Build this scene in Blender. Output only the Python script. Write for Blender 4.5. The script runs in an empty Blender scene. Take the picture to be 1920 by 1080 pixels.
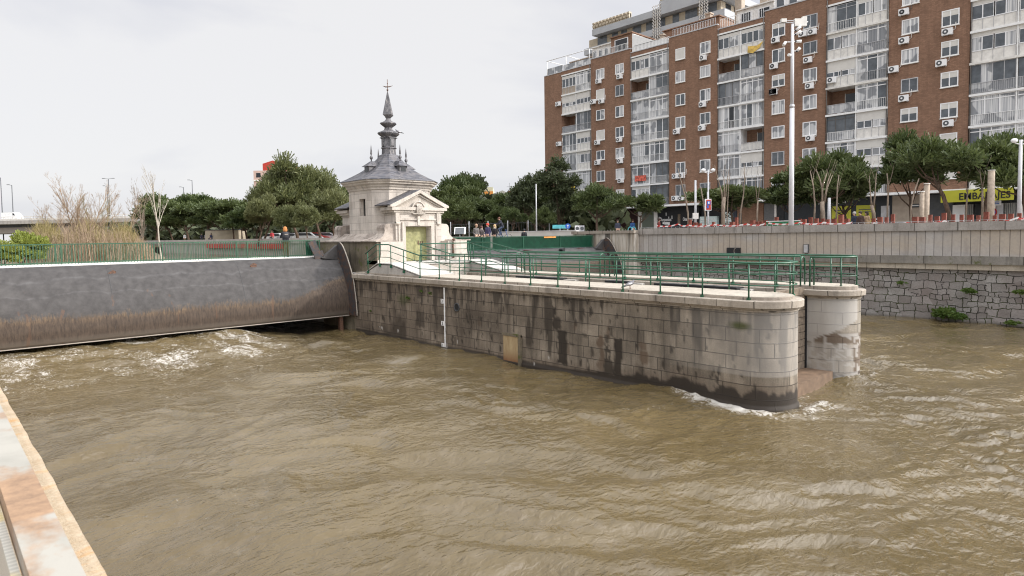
import bpy, bmesh, math, random
import numpy as np
from mathutils import Vector, Matrix
rnd = random.Random(7)
PI = math.pi
scene = bpy.context.scene
C = scene.collection
# ------------------------------------------------------------ camera (metres; X across the river, Y upstream, Z above the water)
F, PY, PITCH, YAW, ROLL, H = 1203.7, 500.2, 2.714, -42.635, -0.771, 5.0
RM = (Matrix.Rotation(math.radians(YAW), 3, 'Z') @ Matrix.Rotation(math.radians(90 - PITCH), 3, 'X') @ Matrix.Rotation(math.radians(ROLL), 3, 'Z'))
cam = bpy.data.cameras.new('camera'); camo = bpy.data.objects.new('camera', cam); C.objects.link(camo)
M4 = RM.to_4x4(); M4.translation = (0, 0, H); camo.matrix_world = M4
cam.sensor_width = 36; cam.lens = F / 1920 * 36; cam.shift_y = -(540 - PY) / 1920
cam.clip_end = 4000; cam.clip_start = 0.1
scene.camera = camo
def ray(x, y): return RM @ Vector(((x - 960) / F, -(y - PY) / F, -1))
def onx(x, y, X): d = ray(x, y); return Vector((0, 0, H)) + d * (X / d.x)
def ony(x, y, Y): d = ray(x, y); return Vector((0, 0, H)) + d * (Y / d.y)
def onz(x, y, z): d = ray(x, y); return Vector((0, 0, H)) + d * ((z - H) / d.z)
FW = Vector((0.67732, 0.73569, 0)); RT = Vector((0.73569, -0.67732, 0))
def atd(x, y, dep):                       # real point seen at that pixel at forward distance dep
    d = ray(x, y); return Vector((0, 0, H)) + d * (dep / d.dot(FW))
# ------------------------------------------------------------ node helper
class NT:
    def __init__(s, name):
        s.m = bpy.data.materials.new(name); s.m.use_nodes = True
        s.t = s.m.node_tree; s.n = s.t.nodes; s.l = s.t.links
        s.b = s.n['Principled BSDF']; s.tc = None
    def node(s, ty, **kw):
        n = s.n.new(ty)
        for k, v in kw.items(): setattr(n, k, v)
        return n
    def set(s, n, i, v):
        if hasattr(v, 'is_output') or isinstance(v, bpy.types.NodeSocket): s.l.new(v, n.inputs[i])
        else: n.inputs[i].default_value = v
    def obj(s):
        if not s.tc: s.tc = s.node('ShaderNodeTexCoord')
        return s.tc.outputs['Object']
    def uv(s):
        if not s.tc: s.tc = s.node('ShaderNodeTexCoord')
        return s.tc.outputs['UV']
    def map(s, vec, scale=(1, 1, 1), loc=(0, 0, 0), rot=(0, 0, 0)):
        n = s.node('ShaderNodeMapping'); s.set(n, 'Vector', vec)
        n.inputs['Scale'].default_value = scale; n.inputs['Location'].default_value = loc; n.inputs['Rotation'].default_value = rot
        return n.outputs[0]
    def noise(s, vec, scale, detail=4, rough=.55, dist=0):
        n = s.node('ShaderNodeTexNoise'); s.set(n, 'Vector', vec)
        n.inputs['Scale'].default_value = scale; n.inputs['Detail'].default_value = detail
        n.inputs['Roughness'].default_value = rough; n.inputs['Distortion'].default_value = dist
        return n.outputs['Fac']
    def vor(s, vec, scale, feat='F1', out='Distance', rand=1):
        n = s.node('ShaderNodeTexVoronoi', feature=feat); s.set(n, 'Vector', vec); n.inputs['Scale'].default_value = scale
        n.inputs['Randomness'].default_value = rand
        return n.outputs[out]
    def ramp(s, f, stops, interp='LINEAR'):
        n = s.node('ShaderNodeValToRGB'); s.set(n, 0, f); n.color_ramp.interpolation = interp
        e = n.color_ramp.elements
        while len(e) < len(stops): e.new(.5)
        for i, (p, c) in enumerate(stops):
            e[i].position = p; e[i].color = (c, c, c, 1) if not hasattr(c, '__len__') else (*c, 1)[:4]
        return n.outputs[0]
    def math(s, op, a, b=0, clamp=False):
        n = s.node('ShaderNodeMath', operation=op); n.use_clamp = clamp; s.set(n, 0, a); s.set(n, 1, b); return n.outputs[0]
    def mix(s, f, a, b, mode='MIX'):
        n = s.node('ShaderNodeMix', data_type='RGBA', blend_type=mode)
        s.set(n, 0, f)
        for i, v in ((6, a), (7, b)):
            if isinstance(v, (tuple, list)): n.inputs[i].default_value = (*v, 1)[:4]
            else: s.l.new(v, n.inputs[i])
        return n.outputs[2]
    def sep(s, vec):
        n = s.node('ShaderNodeSeparateXYZ'); s.set(n, 0, vec); return n.outputs
    def attr(s, name):
        n = s.node('ShaderNodeAttribute', attribute_name=name); return n.outputs['Fac']
    def bump(s, h, strength=.3, dist=.02, normal=None):
        n = s.node('ShaderNodeBump'); n.inputs['Strength'].default_value = strength; n.inputs['Distance'].default_value = dist
        s.set(n, 'Height', h)
        if normal: s.l.new(normal, n.inputs['Normal'])
        s.l.new(n.outputs[0], s.b.inputs['Normal']); return n.outputs[0]
    def col(s, c): s.set(s.b, 'Base Color', c if not isinstance(c, tuple) else (*c, 1)[:4]); return s
    def fin(s, rough=.8, metal=0, **kw):
        s.set(s.b, 'Roughness', rough); s.b.inputs['Metallic'].default_value = metal
        for k, v in kw.items(): s.b.inputs[k].default_value = v
        return s.m
def plain(name, c, rough=.6, metal=0, var=.15, sc=6, bump=0):
    t = NT(name); nz = t.noise(t.obj(), sc, 5)
    t.col(t.mix(t.ramp(nz, [(.3, 0), (.7, 1)]), tuple(x * (1 - var) for x in c), tuple(min(1, x * (1 + var)) for x in c)))
    if bump: t.bump(t.noise(t.obj(), sc * 6, 4), .4, bump)
    return t.fin(rough, metal)
# ------------------------------------------------------------ mesh helper
class MB:
    def __init__(s): s.v = []; s.f = []; s.mi = []; s.uv = []; s.cur = 0; s.smooth = False; s.sm = []
    def face(s, pts, uv=None):
        i = len(s.v); s.v += [tuple(p) for p in pts]; s.f.append(tuple(range(i, i + len(pts)))); s.mi.append(s.cur); s.uv.append(uv); s.sm.append(s.smooth)
    def raw(s, vs, fs):
        i = len(s.v); s.v += [tuple(p) for p in vs]
        for f in fs: s.f.append(tuple(a + i for a in f)); s.mi.append(s.cur); s.uv.append(None); s.sm.append(s.smooth)
    def box(s, x0, x1, y0, y1, z0, z1):
        if x0 > x1: x0, x1 = x1, x0
        if y0 > y1: y0, y1 = y1, y0
        if z0 > z1: z0, z1 = z1, z0
        v = [(x0, y0, z0), (x1, y0, z0), (x1, y1, z0), (x0, y1, z0), (x0, y0, z1), (x1, y0, z1), (x1, y1, z1), (x0, y1, z1)]
        s.raw(v, [(0, 3, 2, 1), (4, 5, 6, 7), (0, 1, 5, 4), (1, 2, 6, 5), (2, 3, 7, 6), (3, 0, 4, 7)]); return s
    def obox(s, c, size, M=None):
        x, y, z = [a / 2 for a in size]; M = M or Matrix.Identity(3); c = Vector(c)
        v = [c + M @ Vector(p) for p in [(-x, -y, -z), (x, -y, -z), (x, y, -z), (-x, y, -z), (-x, -y, z), (x, -y, z), (x, y, z), (-x, y, z)]]
        s.raw(v, [(0, 3, 2, 1), (4, 5, 6, 7), (0, 1, 5, 4), (1, 2, 6, 5), (2, 3, 7, 6), (3, 0, 4, 7)]); return s
    def prism(s, poly, z0, z1):          # plan polygon (ccw) extruded in z
        n = len(poly); v = [(x, y, z0) for x, y in poly] + [(x, y, z1) for x, y in poly]
        s.raw(v, [tuple(reversed(range(n))), tuple(range(n, 2 * n))] + [(i, (i + 1) % n, n + (i + 1) % n, n + i) for i in range(n)]); return s
    def extr(s, prof, axis, a, b):       # closed profile in the plane normal to axis
        n = len(prof)
        def P(p, t): return {'x': (t, p[0], p[1]), 'y': (p[0], t, p[1])}[axis]
        v = [P(p, a) for p in prof] + [P(p, b) for p in prof]
        s.raw(v, [tuple(range(n)), tuple(reversed(range(n, 2 * n)))] + [(i, i + n, (i + 1) % n + n, (i + 1) % n) for i in range(n)]); return s
    def tube(s, pts, r, n=8, cap=True):
        pts = [Vector(p) for p in pts]; rs = r if hasattr(r, '__len__') else [r] * len(pts)
        rings = []; up = None
        for i, p in enumerate(pts):
            if i == 0: d = pts[1] - p
            elif i == len(pts) - 1: d = p - pts[i - 1]
            else: d = (pts[i + 1] - p).normalized() + (p - pts[i - 1]).normalized()
            d = d.normalized() if d.length > 1e-9 else Vector((0, 0, 1))
            if up is None: up = Vector((0, 0, 1)) if abs(d.z) < .9 else Vector((1, 0, 0))
            a = d.cross(up)
            if a.length < 1e-4: a = d.cross(Vector((0, 1, .3)))
            a.normalize(); b = a.cross(d).normalized(); up = b
            rings.append([p + (a * math.cos(2 * PI * k / n) + b * math.sin(2 * PI * k / n)) * rs[i] for k in range(n)])
        base = len(s.v); s.v += [tuple(q) for rg in rings for q in rg]
        for i in range(len(rings) - 1):
            for k in range(n):
                k2 = (k + 1) % n
                s.f.append((base + i * n + k, base + i * n + k2, base + (i + 1) * n + k2, base + (i + 1) * n + k)); s.mi.append(s.cur); s.uv.append(None); s.sm.append(True)
        if cap:
            s.f.append(tuple(base + k for k in reversed(range(n)))); s.mi.append(s.cur); s.uv.append(None); s.sm.append(False)
            s.f.append(tuple(base + (len(rings) - 1) * n + k for k in range(n))); s.mi.append(s.cur); s.uv.append(None); s.sm.append(False)
        return s
    def lathe(s, prof, c, n=16, sides=None, smooth=True, rot=0, sx=1, sy=1):   # prof [(r,z)]
        c = Vector(c); base = len(s.v)
        for r, z in prof:
            for k in range(n):
                a = 2 * PI * k / n + rot; s.v.append((c.x + r * math.cos(a) * sx, c.y + r * math.sin(a) * sy, c.z + z))
        for i in range(len(prof) - 1):
            for k in range(n):
                k2 = (k + 1) % n
                s.f.append((base + i * n + k, base + i * n + k2, base + (i + 1) * n + k2, base + (i + 1) * n + k)); s.mi.append(s.cur); s.uv.append(None); s.sm.append(smooth)
        s.f.append(tuple(base + k for k in reversed(range(n)))); s.mi.append(s.cur); s.uv.append(None); s.sm.append(False)
        s.f.append(tuple(base + (len(prof) - 1) * n + k for k in range(n))); s.mi.append(s.cur); s.uv.append(None); s.sm.append(False)
        return s
    def ball(s, c, r, n=10, sc=(1, 1, 1)):
        m = max(4, n // 2 + 1)
        prof = [(max(.001, math.sin(PI * i / m)) * r, -math.cos(PI * i / m) * r * sc[2]) for i in range(m + 1)]
        return s.lathe(prof, c, n, sx=sc[0], sy=sc[1])
    def build(s, name, mats, parent=None, bevel=0):
        me = bpy.data.meshes.new(name); me.from_pydata(s.v, [], s.f)
        if not isinstance(mats, (list, tuple)): mats = [mats]
        for m in mats: me.materials.append(m)
        me.polygons.foreach_set('material_index', s.mi); me.polygons.foreach_set('use_smooth', s.sm)
        if any(u is not None for u in s.uv):
            uvl = me.uv_layers.new(name='UVMap'); k = 0
            for f, u in zip(s.f, s.uv):
                for j in range(len(f)):
                    if u is not None: uvl.data[k].uv = u[j]
                    k += 1
        me.update(); o = bpy.data.objects.new(name, me); C.objects.link(o)
        if parent: o.parent = parent; o.matrix_parent_inverse = parent.matrix_basis.inverted()
        if bevel:
            b = o.modifiers.new('bevel', 'BEVEL'); b.width = bevel; b.segments = 2; b.limit_method = 'ANGLE'
        return o
def tag(o, label=None, cat=None, group=None, kind=None):
    if label: o['label'] = label
    if cat: o['category'] = cat
    if group: o['group'] = group
    if kind: o['kind'] = kind
    return o
def thing(name, label, cat, loc=(0, 0, 0), rz=0, group=None):
    o = bpy.data.objects.new(name, None); C.objects.link(o); o.location = loc; o.rotation_euler = (0, 0, rz); o.empty_display_size = .2
    bpy.context.view_layer.update() if False else None
    return tag(o, label, cat, group)
def pbuild(mb, name, mats, parent):       # part modelled in world coordinates under a thing placed elsewhere
    o = mb.build(name, mats)
    o.parent = parent
    L = Matrix.LocRotScale(parent.location, parent.rotation_euler, parent.scale)
    o.matrix_parent_inverse = L.inverted(); return o
def lbuild(mb, name, mats, parent):       # part modelled in the thing's own coordinates
    o = mb.build(name, mats); o.parent = parent; return o
def copy_tree(o, parent=None):
    c = o.copy(); C.objects.link(c)
    if parent: c.parent = parent
    for ch in [x for x in KIDS.get(o.name, [])]: copy_tree(ch, c)
    return c
KIDS = {}
def kids(root):
    pass
def _k(root):
    for o in list(bpy.data.objects):
        if o.parent: KIDS.setdefault(o.parent.name, [])
    KIDS.clear()
    for o in bpy.data.objects:
        if o.parent: KIDS.setdefault(o.parent.name, []).append(o)
# ------------------------------------------------------------ value noise for weathering and waves (numpy)
_g = np.random.RandomState(3).rand(256, 256).astype(np.float32)
def vn(x, y):
    x = np.asarray(x, dtype=np.float64); y = np.asarray(y, dtype=np.float64)
    xi = np.floor(x).astype(int); yi = np.floor(y).astype(int); fx = x - xi; fy = y - yi
    fx = fx * fx * fx * (fx * (fx * 6 - 15) + 10); fy = fy * fy * fy * (fy * (fy * 6 - 15) + 10)
    a = _g[xi & 255, yi & 255]; b = _g[(xi + 1) & 255, yi & 255]; c = _g[xi & 255, (yi + 1) & 255]; d = _g[(xi + 1) & 255, (yi + 1) & 255]
    return (a * (1 - fx) + b * fx) * (1 - fy) + (c * (1 - fx) + d * fx) * fy
def fbm(x, y, o=4, g=.5):
    s = 0; a = 1; t = 0
    for i in range(o): s = s + a * vn(x * 2 ** i + 17 * i, y * 2 ** i + 31 * i); t += a; a *= g
    return s / t
def grid_obj(name, P, mats, attrs={}, UV=None, parent=None, smooth=True):
    """P: array (n,m,3) -> mesh with float attributes"""
    n, m, _ = P.shape; me = bpy.data.meshes.new(name)
    me.vertices.add(n * m); me.vertices.foreach_set('co', P.reshape(-1).astype(np.float32))
    idx = np.arange(n * m).reshape(n, m)
    q = np.stack([idx[:-1, :-1], idx[1:, :-1], idx[1:, 1:], idx[:-1, 1:]], -1).reshape(-1, 4)
    k = len(q); me.loops.add(k * 4); me.loops.foreach_set('vertex_index', q.reshape(-1).astype(np.int32))
    me.polygons.add(k); me.polygons.foreach_set('loop_start', np.arange(0, k * 4, 4, dtype=np.int32)); me.polygons.foreach_set('loop_total', np.full(k, 4, dtype=np.int32))
    me.polygons.foreach_set('use_smooth', np.full(k, smooth))
    me.update(calc_edges=True)
    for a, v in attrs.items():
        at = me.attributes.new(a, 'FLOAT', 'POINT'); at.data.foreach_set('value', v.reshape(-1).astype(np.float32))
    if UV is not None:
        l = me.uv_layers.new(name='UVMap'); l.data.foreach_set('uv', UV.reshape(-1, 2)[q.reshape(-1)].reshape(-1).astype(np.float32))
    for mt in (mats if isinstance(mats, (list, tuple)) else [mats]): me.materials.append(mt)
    o = bpy.data.objects.new(name, me); C.objects.link(o)
    if parent: o.parent = parent
    return o
def text_mesh(s, size, mat, name, parent, M, depth=.02, width=None):
    cu = bpy.data.curves.new('txt', 'FONT'); cu.body = s; cu.size = size; cu.extrude = depth / 2; cu.align_x = 'CENTER'; cu.align_y = 'CENTER'; cu.offset = size * .012
    o = bpy.data.objects.new('txt', cu); C.objects.link(o)
    dg = bpy.context.evaluated_depsgraph_get(); me = bpy.data.meshes.new_from_object(o.evaluated_get(dg))
    C.objects.unlink(o); bpy.data.objects.remove(o)
    if width:
        xs = [v.co.x for v in me.vertices]; w = max(xs) - min(xs); me.transform(Matrix.Scale(width / w, 4, (1, 0, 0)))
    me.transform(M); me.materials.clear(); me.materials.append(mat); me.name = name
    for p in me.polygons: p.material_index = 0
    t = bpy.data.objects.new(name, me); C.objects.link(t); t.parent = parent; t.matrix_parent_inverse = Matrix.LocRotScale(parent.location, parent.rotation_euler, parent.scale).inverted(); return t
def facing_west(x, y, z):                 # text seen from the river (normal -X)
    return Matrix(((0, 0, -1, x), (-1, 0, 0, y), (0, 1, 0, z), (0, 0, 0, 1)))
# ------------------------------------------------------------ materials
def m_masonry(name, base1, base2, rowh=.407, bw=1.0, offv=0., dark=.25, use_attr=True, mortar=.013):
    t = NT(name); uv = t.map(t.uv(), (1, 1, 1), (0, offv, 0))
    jit = t.noise(t.uv(), 1.3, 3)
    b = t.node('ShaderNodeTexBrick'); b.offset = .47; b.squash = 1.0; b.squash_frequency = 3
    wob = t.node('ShaderNodeVectorMath', operation='ADD'); t.l.new(uv, wob.inputs[0])
    cn = t.node('ShaderNodeCombineXYZ'); t.l.new(t.math('MULTIPLY', t.math('SUBTRACT', t.noise(t.uv(), 9, 3), .5), .02), cn.inputs[1]); wn = t.node('ShaderNodeTexWhiteNoise', noise_dimensions='1D'); t.l.new(t.math('FLOOR', t.math('DIVIDE', t.sep(uv)[1], rowh)), wn.inputs['W']); t.l.new(t.math('ADD', t.math('MULTIPLY', wn.outputs['Value'], .45), t.math('MULTIPLY', t.math('SUBTRACT', t.noise(t.map(t.uv(), (1, 0, 0)), .6, 1), .5), .9)), cn.inputs[0])
    t.l.new(cn.outputs[0], wob.inputs[1]); t.l.new(wob.outputs[0], b.inputs['Vector'])
    b.inputs['Scale'].default_value = 1; b.inputs['Brick Width'].default_value = bw; b.inputs['Row Height'].default_value = rowh
    b.inputs['Mortar Size'].default_value = mortar; b.inputs['Mortar Smooth'].default_value = .3; b.inputs['Bias'].default_value = 0
    b.inputs['Color1'].default_value = (0, 0, 0, 1); b.inputs['Color2'].default_value = (1, 1, 1, 1); b.inputs['Mortar'].default_value = (.5, .5, .5, 1)
    tint = t.mix(t.math('MULTIPLY', b.outputs['Color'], 1), base1, base2)
    big = t.noise(t.uv(), .9, 5); c = t.mix(t.ramp(big, [(.35, 0), (.65, .85)]), tint, tuple(x * .5 for x in base1))
    fine = t.noise(t.uv(), 26, 4, .7); c = t.mix(t.ramp(fine, [(.35, .0), (.62, .28)]), c, tuple(x * .35 for x in base1), 'MIX')
    sp = t.noise(t.uv(), 70, 2, .6); c = t.mix(t.ramp(sp, [(.55, 0), (.70, .45)]), c, tuple(min(1, x * 1.5) for x in base2))
    streak = t.noise(t.map(t.uv(), (3.2, .35, 1)), 1.2, 5, .65)
    c = t.mix(t.ramp(streak, [(.45, 0), (.68, .65)]), c, tuple(x * .3 for x in base1))
    c = t.mix(t.math('MULTIPLY', b.outputs['Fac'], .85), c, (dark * .12, dark * .1, dark * .08))
    rough = .85
    if use_attr:
        st = t.attr('stain'); ru = t.attr('rust'); c = t.mix(ru, c, (.10, .066, .042)); c = t.mix(t.math('MULTIPLY', st, .93), c, (.017, .0115, .007))
        pl = t.attr('pale'); c = t.mix(pl, c, (.42, .40, .37))
        ms = t.attr('moss'); c = t.mix(ms, c, (.05, .06, .012))
        rough = t.ramp(st, [(0, .88), (1, .7)])
    t.col(c)
    hgt = t.math('SUBTRACT', t.math('MULTIPLY', fine, .5), t.math('MULTIPLY', b.outputs['Fac'], 1.4))
    t.bump(hgt, .7, .02); return t.fin(rough)
MAT = {}
MAT['pier'] = m_masonry('pier_granite', (.20, .166, .126), (.38, .325, .255), .407, 1.05, offv=-.25 + .407 * 3)
def m_stone(name, c1, c2, joint=1.05, stain=.55, sc=1.0, green=0):
    t = NT(name); o = t.obj(); n1 = t.noise(o, .8 * sc, 6, .6); n2 = t.noise(o, 14 * sc, 5, .65); n3 = t.noise(t.map(o, (2.5, 2.5, .35)), 1.1 * sc, 5, .6)
    c = t.mix(t.ramp(n1, [(.35, 0), (.68, 1)]), c1, c2)
    c = t.mix(t.ramp(n2, [(.4, 0), (.7, .35)]), c, tuple(x * .45 for x in c1))
    c = t.mix(t.ramp(n3, [(.52, 0), (.75, stain)]), c, tuple(x * .25 for x in c1))
    if joint:
        s = t.sep(o); q = t.math('ADD', s[0], s[1]); fr = t.math('ABSOLUTE', t.math('SUBTRACT', t.math('FRACT', t.math('DIVIDE', q, joint)), .5))
        j = t.ramp(fr, [(0, 1), (.008, 1), (.016, 0)]); c = t.mix(t.math('MULTIPLY', j, .8), c, (.04, .033, .025))
    if green: c = t.mix(t.ramp(t.noise(o, 1.7, 5, .7), [(.58, 0), (.66, green)]), c, (.07, .08, .012))
    t.col(c); t.bump(n2, .5, .015); return t.fin(.88)
MAT['cap'] = m_stone('coping_granite', (.29, .25, .205), (.43, .38, .315), 1.05, .75)
MAT['cap_moss'] = m_stone('mossy_coping_granite', (.30, .27, .22), (.45, .41, .34), 1.05, .6, green=.9)
MAT['walk'] = m_stone('walkway_stone', (.37, .33, .27), (.46, .415, .345), 0, .45)
MAT['kerb'] = m_stone('kerb_stone', (.27, .23, .19), (.38, .33, .27), 1.35, .5)
MAT['concrete'] = m_stone('concrete', (.36, .34, .31), (.50, .47, .43), 0, .5)
MAT['ramp'] = m_stone('ramp_concrete', (.42, .40, .37), (.50, .48, .45), 0, .15)
MAT['darkstone'] = m_stone('mossy_dark_stone', (.085, .07, .045), (.22, .185, .13), .9, 1.0, green=.9)
def m_coursed(name, c1, c2, rowh=.42, bw=.9, mort=.01, stain=.35, jd=.5, axes=('x+y', 'z')):
    t = NT(name); o = t.obj(); s = t.sep(o); cb = t.node('ShaderNodeCombineXYZ')
    t.l.new(t.math('ADD', s[0], s[1]), cb.inputs[0]); t.l.new(s[2], cb.inputs[1]); v = cb.outputs[0]
    b = t.node('ShaderNodeTexBrick'); t.l.new(v, b.inputs['Vector']); b.inputs['Scale'].default_value = 1; b.inputs['Brick Width'].default_value = bw; b.inputs['Row Height'].default_value = rowh
    b.inputs['Mortar Size'].default_value = mort; b.inputs['Mortar Smooth'].default_value = .2
    b.inputs['Color1'].default_value = (*c1, 1); b.inputs['Color2'].default_value = (*c2, 1); b.inputs['Mortar'].default_value = (*[x * jd for x in c1], 1)
    n1 = t.noise(o, 1.1, 6, .6); n2 = t.noise(o, 16, 4); n3 = t.noise(t.map(o, (2.2, 2.2, .3)), 1.3, 5, .6)
    c = t.mix(t.ramp(n1, [(.4, 0), (.75, .5)]), b.outputs['Color'], tuple(x * .62 for x in c1))
    c = t.mix(t.ramp(n3, [(.46, 0), (.74, stain)]), c, tuple(x * .3 for x in c1))
    c = t.mix(t.ramp(n2, [(.45, 0), (.7, .2)]), c, tuple(x * .5 for x in c1))
    t.col(c); t.bump(t.math('SUBTRACT', t.math('MULTIPLY', n2, .4), b.outputs['Fac']), .4, .012); return t.fin(.85), t
MAT['pavstone'] = m_coursed('pavilion_limestone', (.47, .42, .37), (.58, .53, .47), .42, .95, .008, .55, .5)[0]
MAT['pavtrim'] = m_stone('pavilion_trim_stone', (.43, .385, .335), (.58, .53, .465), 0, .6)
MAT['pavdirty'] = m_stone('pavilion_weathered_stone', (.24, .20, .17), (.52, .46, .40), 0, 1.0, 1.5)
MAT['brick'] = m_coursed('facade_brick', (.225, .125, .078), (.33, .19, .122), .075, .25, .008, .28, .62)[0]
def m_slate():
    t = NT('slate_tiles'); o = t.obj(); s = t.sep(o); cb = t.node('ShaderNodeCombineXYZ'); t.l.new(t.math('ADD', s[0], s[1]), cb.inputs[0]); t.l.new(s[2], cb.inputs[1])
    b = t.node('ShaderNodeTexBrick'); t.l.new(cb.outputs[0], b.inputs['Vector']); b.inputs['Scale'].default_value = 1; b.inputs['Brick Width'].default_value = .26; b.inputs['Row Height'].default_value = .12; b.inputs['Mortar Size'].default_value = .008
    b.inputs['Color1'].default_value = (.032, .034, .042, 1); b.inputs['Color2'].default_value = (.10, .10, .115, 1); b.inputs['Mortar'].default_value = (.02, .02, .022, 1)
    c = t.mix(t.ramp(t.noise(o, 3.5, 5), [(.4, 0), (.65, .7)]), b.outputs['Color'], (.135, .125, .125)); t.col(c); t.bump(b.outputs['Fac'], .5, .01); return t.fin(.55)
MAT['slate'] = m_slate()
def m_lead():
    t = NT('weathered_lead'); o = t.obj(); n = t.noise(o, 3.5, 6, .65); n2 = t.noise(t.map(o, (5, 5, 1)), 3, 5)
    c = t.mix(t.ramp(n, [(.38, 0), (.65, 1)]), (.055, .055, .062), (.17, .165, .17)); c = t.mix(t.ramp(n2, [(.58, 0), (.68, .6)]), c, (.40, .37, .34)); t.col(c); t.bump(n, .3, .02); return t.fin(.6)
MAT['lead'] = m_lead()
def m_gate():
    t = NT('gate_steel'); o = t.obj(); s = t.sep(o)
    big = t.noise(t.map(o, (.45, 1, 1)), .8, 4); mid = t.noise(o, 3, 6, .6); fine = t.noise(o, 30, 4, .7)
    zz = t.math('ADD', t.math('SUBTRACT', s[2], t.math('MULTIPLY', t.ramp(t.math('MULTIPLY', s[0], .05), [(.68, 0), (.87, 1)]), 1.15)), t.math('MULTIPLY', t.math('SUBTRACT', big, .5), .5))
    c = t.mix(t.ramp(mid, [(.35, 0), (.7, 1)]), (.046, .043, .042), (.074, .070, .068))
    # chalky tide lines higher up
    for lv, w in ((3.45, .07), (2.85, .05)):
        zl = t.math('ADD', s[2], t.math('MULTIPLY', t.math('SUBTRACT', t.noise(t.map(o, (.35, 0, 0)), 1.0 + lv * .13, 3), .5), .9))
        d = t.math('ABSOLUTE', t.math('SUBTRACT', zl, lv)); ln = t.math('MULTIPLY', t.ramp(d, [(0, 1), (w, 0)]), t.ramp(mid, [(.35, .1), (.65, .5)]))
        c = t.mix(t.math('MULTIPLY', ln, .55), c, (.14, .138, .14))
    low = t.math('ADD', zz, t.math('MULTIPLY', t.math('SUBTRACT', t.noise(t.map(o, (9, 9, .9)), 1.5, 5, .7), .5), .75))
    brown = t.ramp(low, [(0, 1), (.3, 1), (.315, 0)]); lown = t.math('DIVIDE', low, 6.0)
    bm = t.ramp(lown, [(.0, 1), (.30, 1), (.325, 0)])
    bc = t.mix(t.ramp(t.noise(t.map(o, (4, 4, .8)), 3, 5, .7), [(.35, 0), (.7, 1)]), (.045, .034, .027), (.095, .070, .052))
    c = t.mix(bm, c, bc)
    edge = t.ramp(lown, [(.27, 0), (.30, .8), (.33, .45), (.345, 0)]); c = t.mix(t.math('MULTIPLY', t.math('MULTIPLY', edge, t.ramp(t.noise(t.map(o, (1, 1, 1)), .8, 3), [(.4, .25), (.6, 1)])), t.ramp(t.noise(t.map(o, (7, 7, 1.5)), 2, 5, .7), [(.42, 0), (.6, 1)])), c, (.165, .115, .07))
    bot = t.ramp(t.math('DIVIDE', s[2], 6), [(.155, .8), (.19, 0)]); c = t.mix(bot, c, (.12, .10, .08))
    st = t.noise(t.map(o, (2.6, 2.6, .10)), 1, 3); c = t.mix(t.math('MULTIPLY', t.ramp(st, [(.69, 0), (.73, .5)]), t.ramp(lown, [(.45, 1), (.52, 0)])), c, (.12, .068, .042))
    t.col(c); t.bump(t.math('ADD', fine, t.math('MULTIPLY', t.noise(t.map(o, (.5, 1, .4)), 1.2, 3), 3)), .2, .03); return t.fin(.7, .0, **{'Specular IOR Level': .25})
MAT['gate'] = m_gate()
def m_rust(name, a=(.05, .03, .022), b=(.20, .085, .04), base=(.05, .055, .065), k=.5):
    t = NT(name); o = t.obj(); n = t.noise(o, 5, 6, .65); c = t.mix(t.ramp(n, [(k - .08, 0), (k + .08, 1)]), base, t.mix(t.ramp(t.noise(o, 22, 4), [(.35, 0), (.65, 1)]), a, b)); t.col(c); t.bump(n, .3, .01); return t.fin(.65)
MAT['rust'] = m_rust('rusty_steel', (.04, .026, .02), (.11, .055, .033), (.035, .036, .04), .52); MAT['rust2'] = m_rust('rust_brown_steel', (.05, .03, .022), (.15, .07, .038), k=.3)
MAT['seal'] = plain('pale_rubber_seal', (.30, .265, .225), .7)
MAT['green_o'] = plain('faded_green_bars', (.028, .085, .045), .5, 0, .3, 2)
MAT['green'] = plain('green_paint', (.016, .088, .046), .38, 0, .3, 3)
MAT['green_d'] = plain('dark_green_paint', (.008, .065, .035), .45, 0, .25, 3)
MAT['white'] = plain('white_paint', (.78, .78, .77), .5, 0, .06, 3)
MAT['whitep'] = plain('white_plastic', (.80, .80, .80), .35, 0, .05, 2)
MAT['cream'] = plain('stained_white_render', (.68, .66, .62), .8, 0, .14, 2.5)
MAT['beige'] = plain('beige_render', (.36, .30, .24), .8, 0, .12, 2.5)
MAT['grey'] = plain('grey_metal', (.46, .46, .47), .45, .2, .12, 3)
MAT['dgrey'] = plain('dark_grey_metal', (.07, .075, .08), .5, 0, .2, 3)
MAT['black'] = plain('black_paint', (.012, .013, .015), .5, 0, .3, 3)
MAT['alum'] = plain('brown_aluminium', (.10, .09, .08), .45, 0, .2, 3)
MAT['curtain'] = plain('pale_curtain', (.46, .46, .45), .9, 0, .2, 5)
MAT['shutter'] = plain('roller_shutter', (.62, .60, .56), .6, 0, .06, 2)
MAT['red'] = plain('red_paint', (.42, .035, .022), .5, 0, .2, 3)
MAT['orange'] = plain('orange_paint', (.55, .22, .04), .6, 0, .15, 3)
MAT['yellow'] = plain('yellow_cloth', (.75, .52, .05), .8, 0, .15, 3)
MAT['post'] = plain('red_brown_timber', (.17, .045, .028), .8, 0, .35, 9, .01)
MAT['lime'] = plain('lime_yellow_sign', (.42, .41, .03), .5, 0, .05, 2)
MAT['doorgreen'] = plain('pale_green_door_paint', (.27, .265, .12), .6, 0, .25, 7)
MAT['blue'] = plain('blue_sign', (.02, .10, .42), .4, 0, .1, 3)
MAT['teal'] = plain('turquoise_panel', (.10, .42, .46), .6, 0, .3, 5)
MAT['wood'] = plain('weathered_timber', (.16, .125, .09), .85, 0, .4, 7, .01)
def m_glass(name, c, rough=.08):
    t = NT(name); t.col(t.mix(t.ramp(t.noise(t.obj(), 1.4, 3), [(.35, 0), (.65, 1)]), tuple(x * .62 for x in c), c)); return t.fin(rough, 0, **{'IOR': 1.5})
MAT['glass'] = m_glass('window_glass', (.12, .135, .15))
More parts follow.
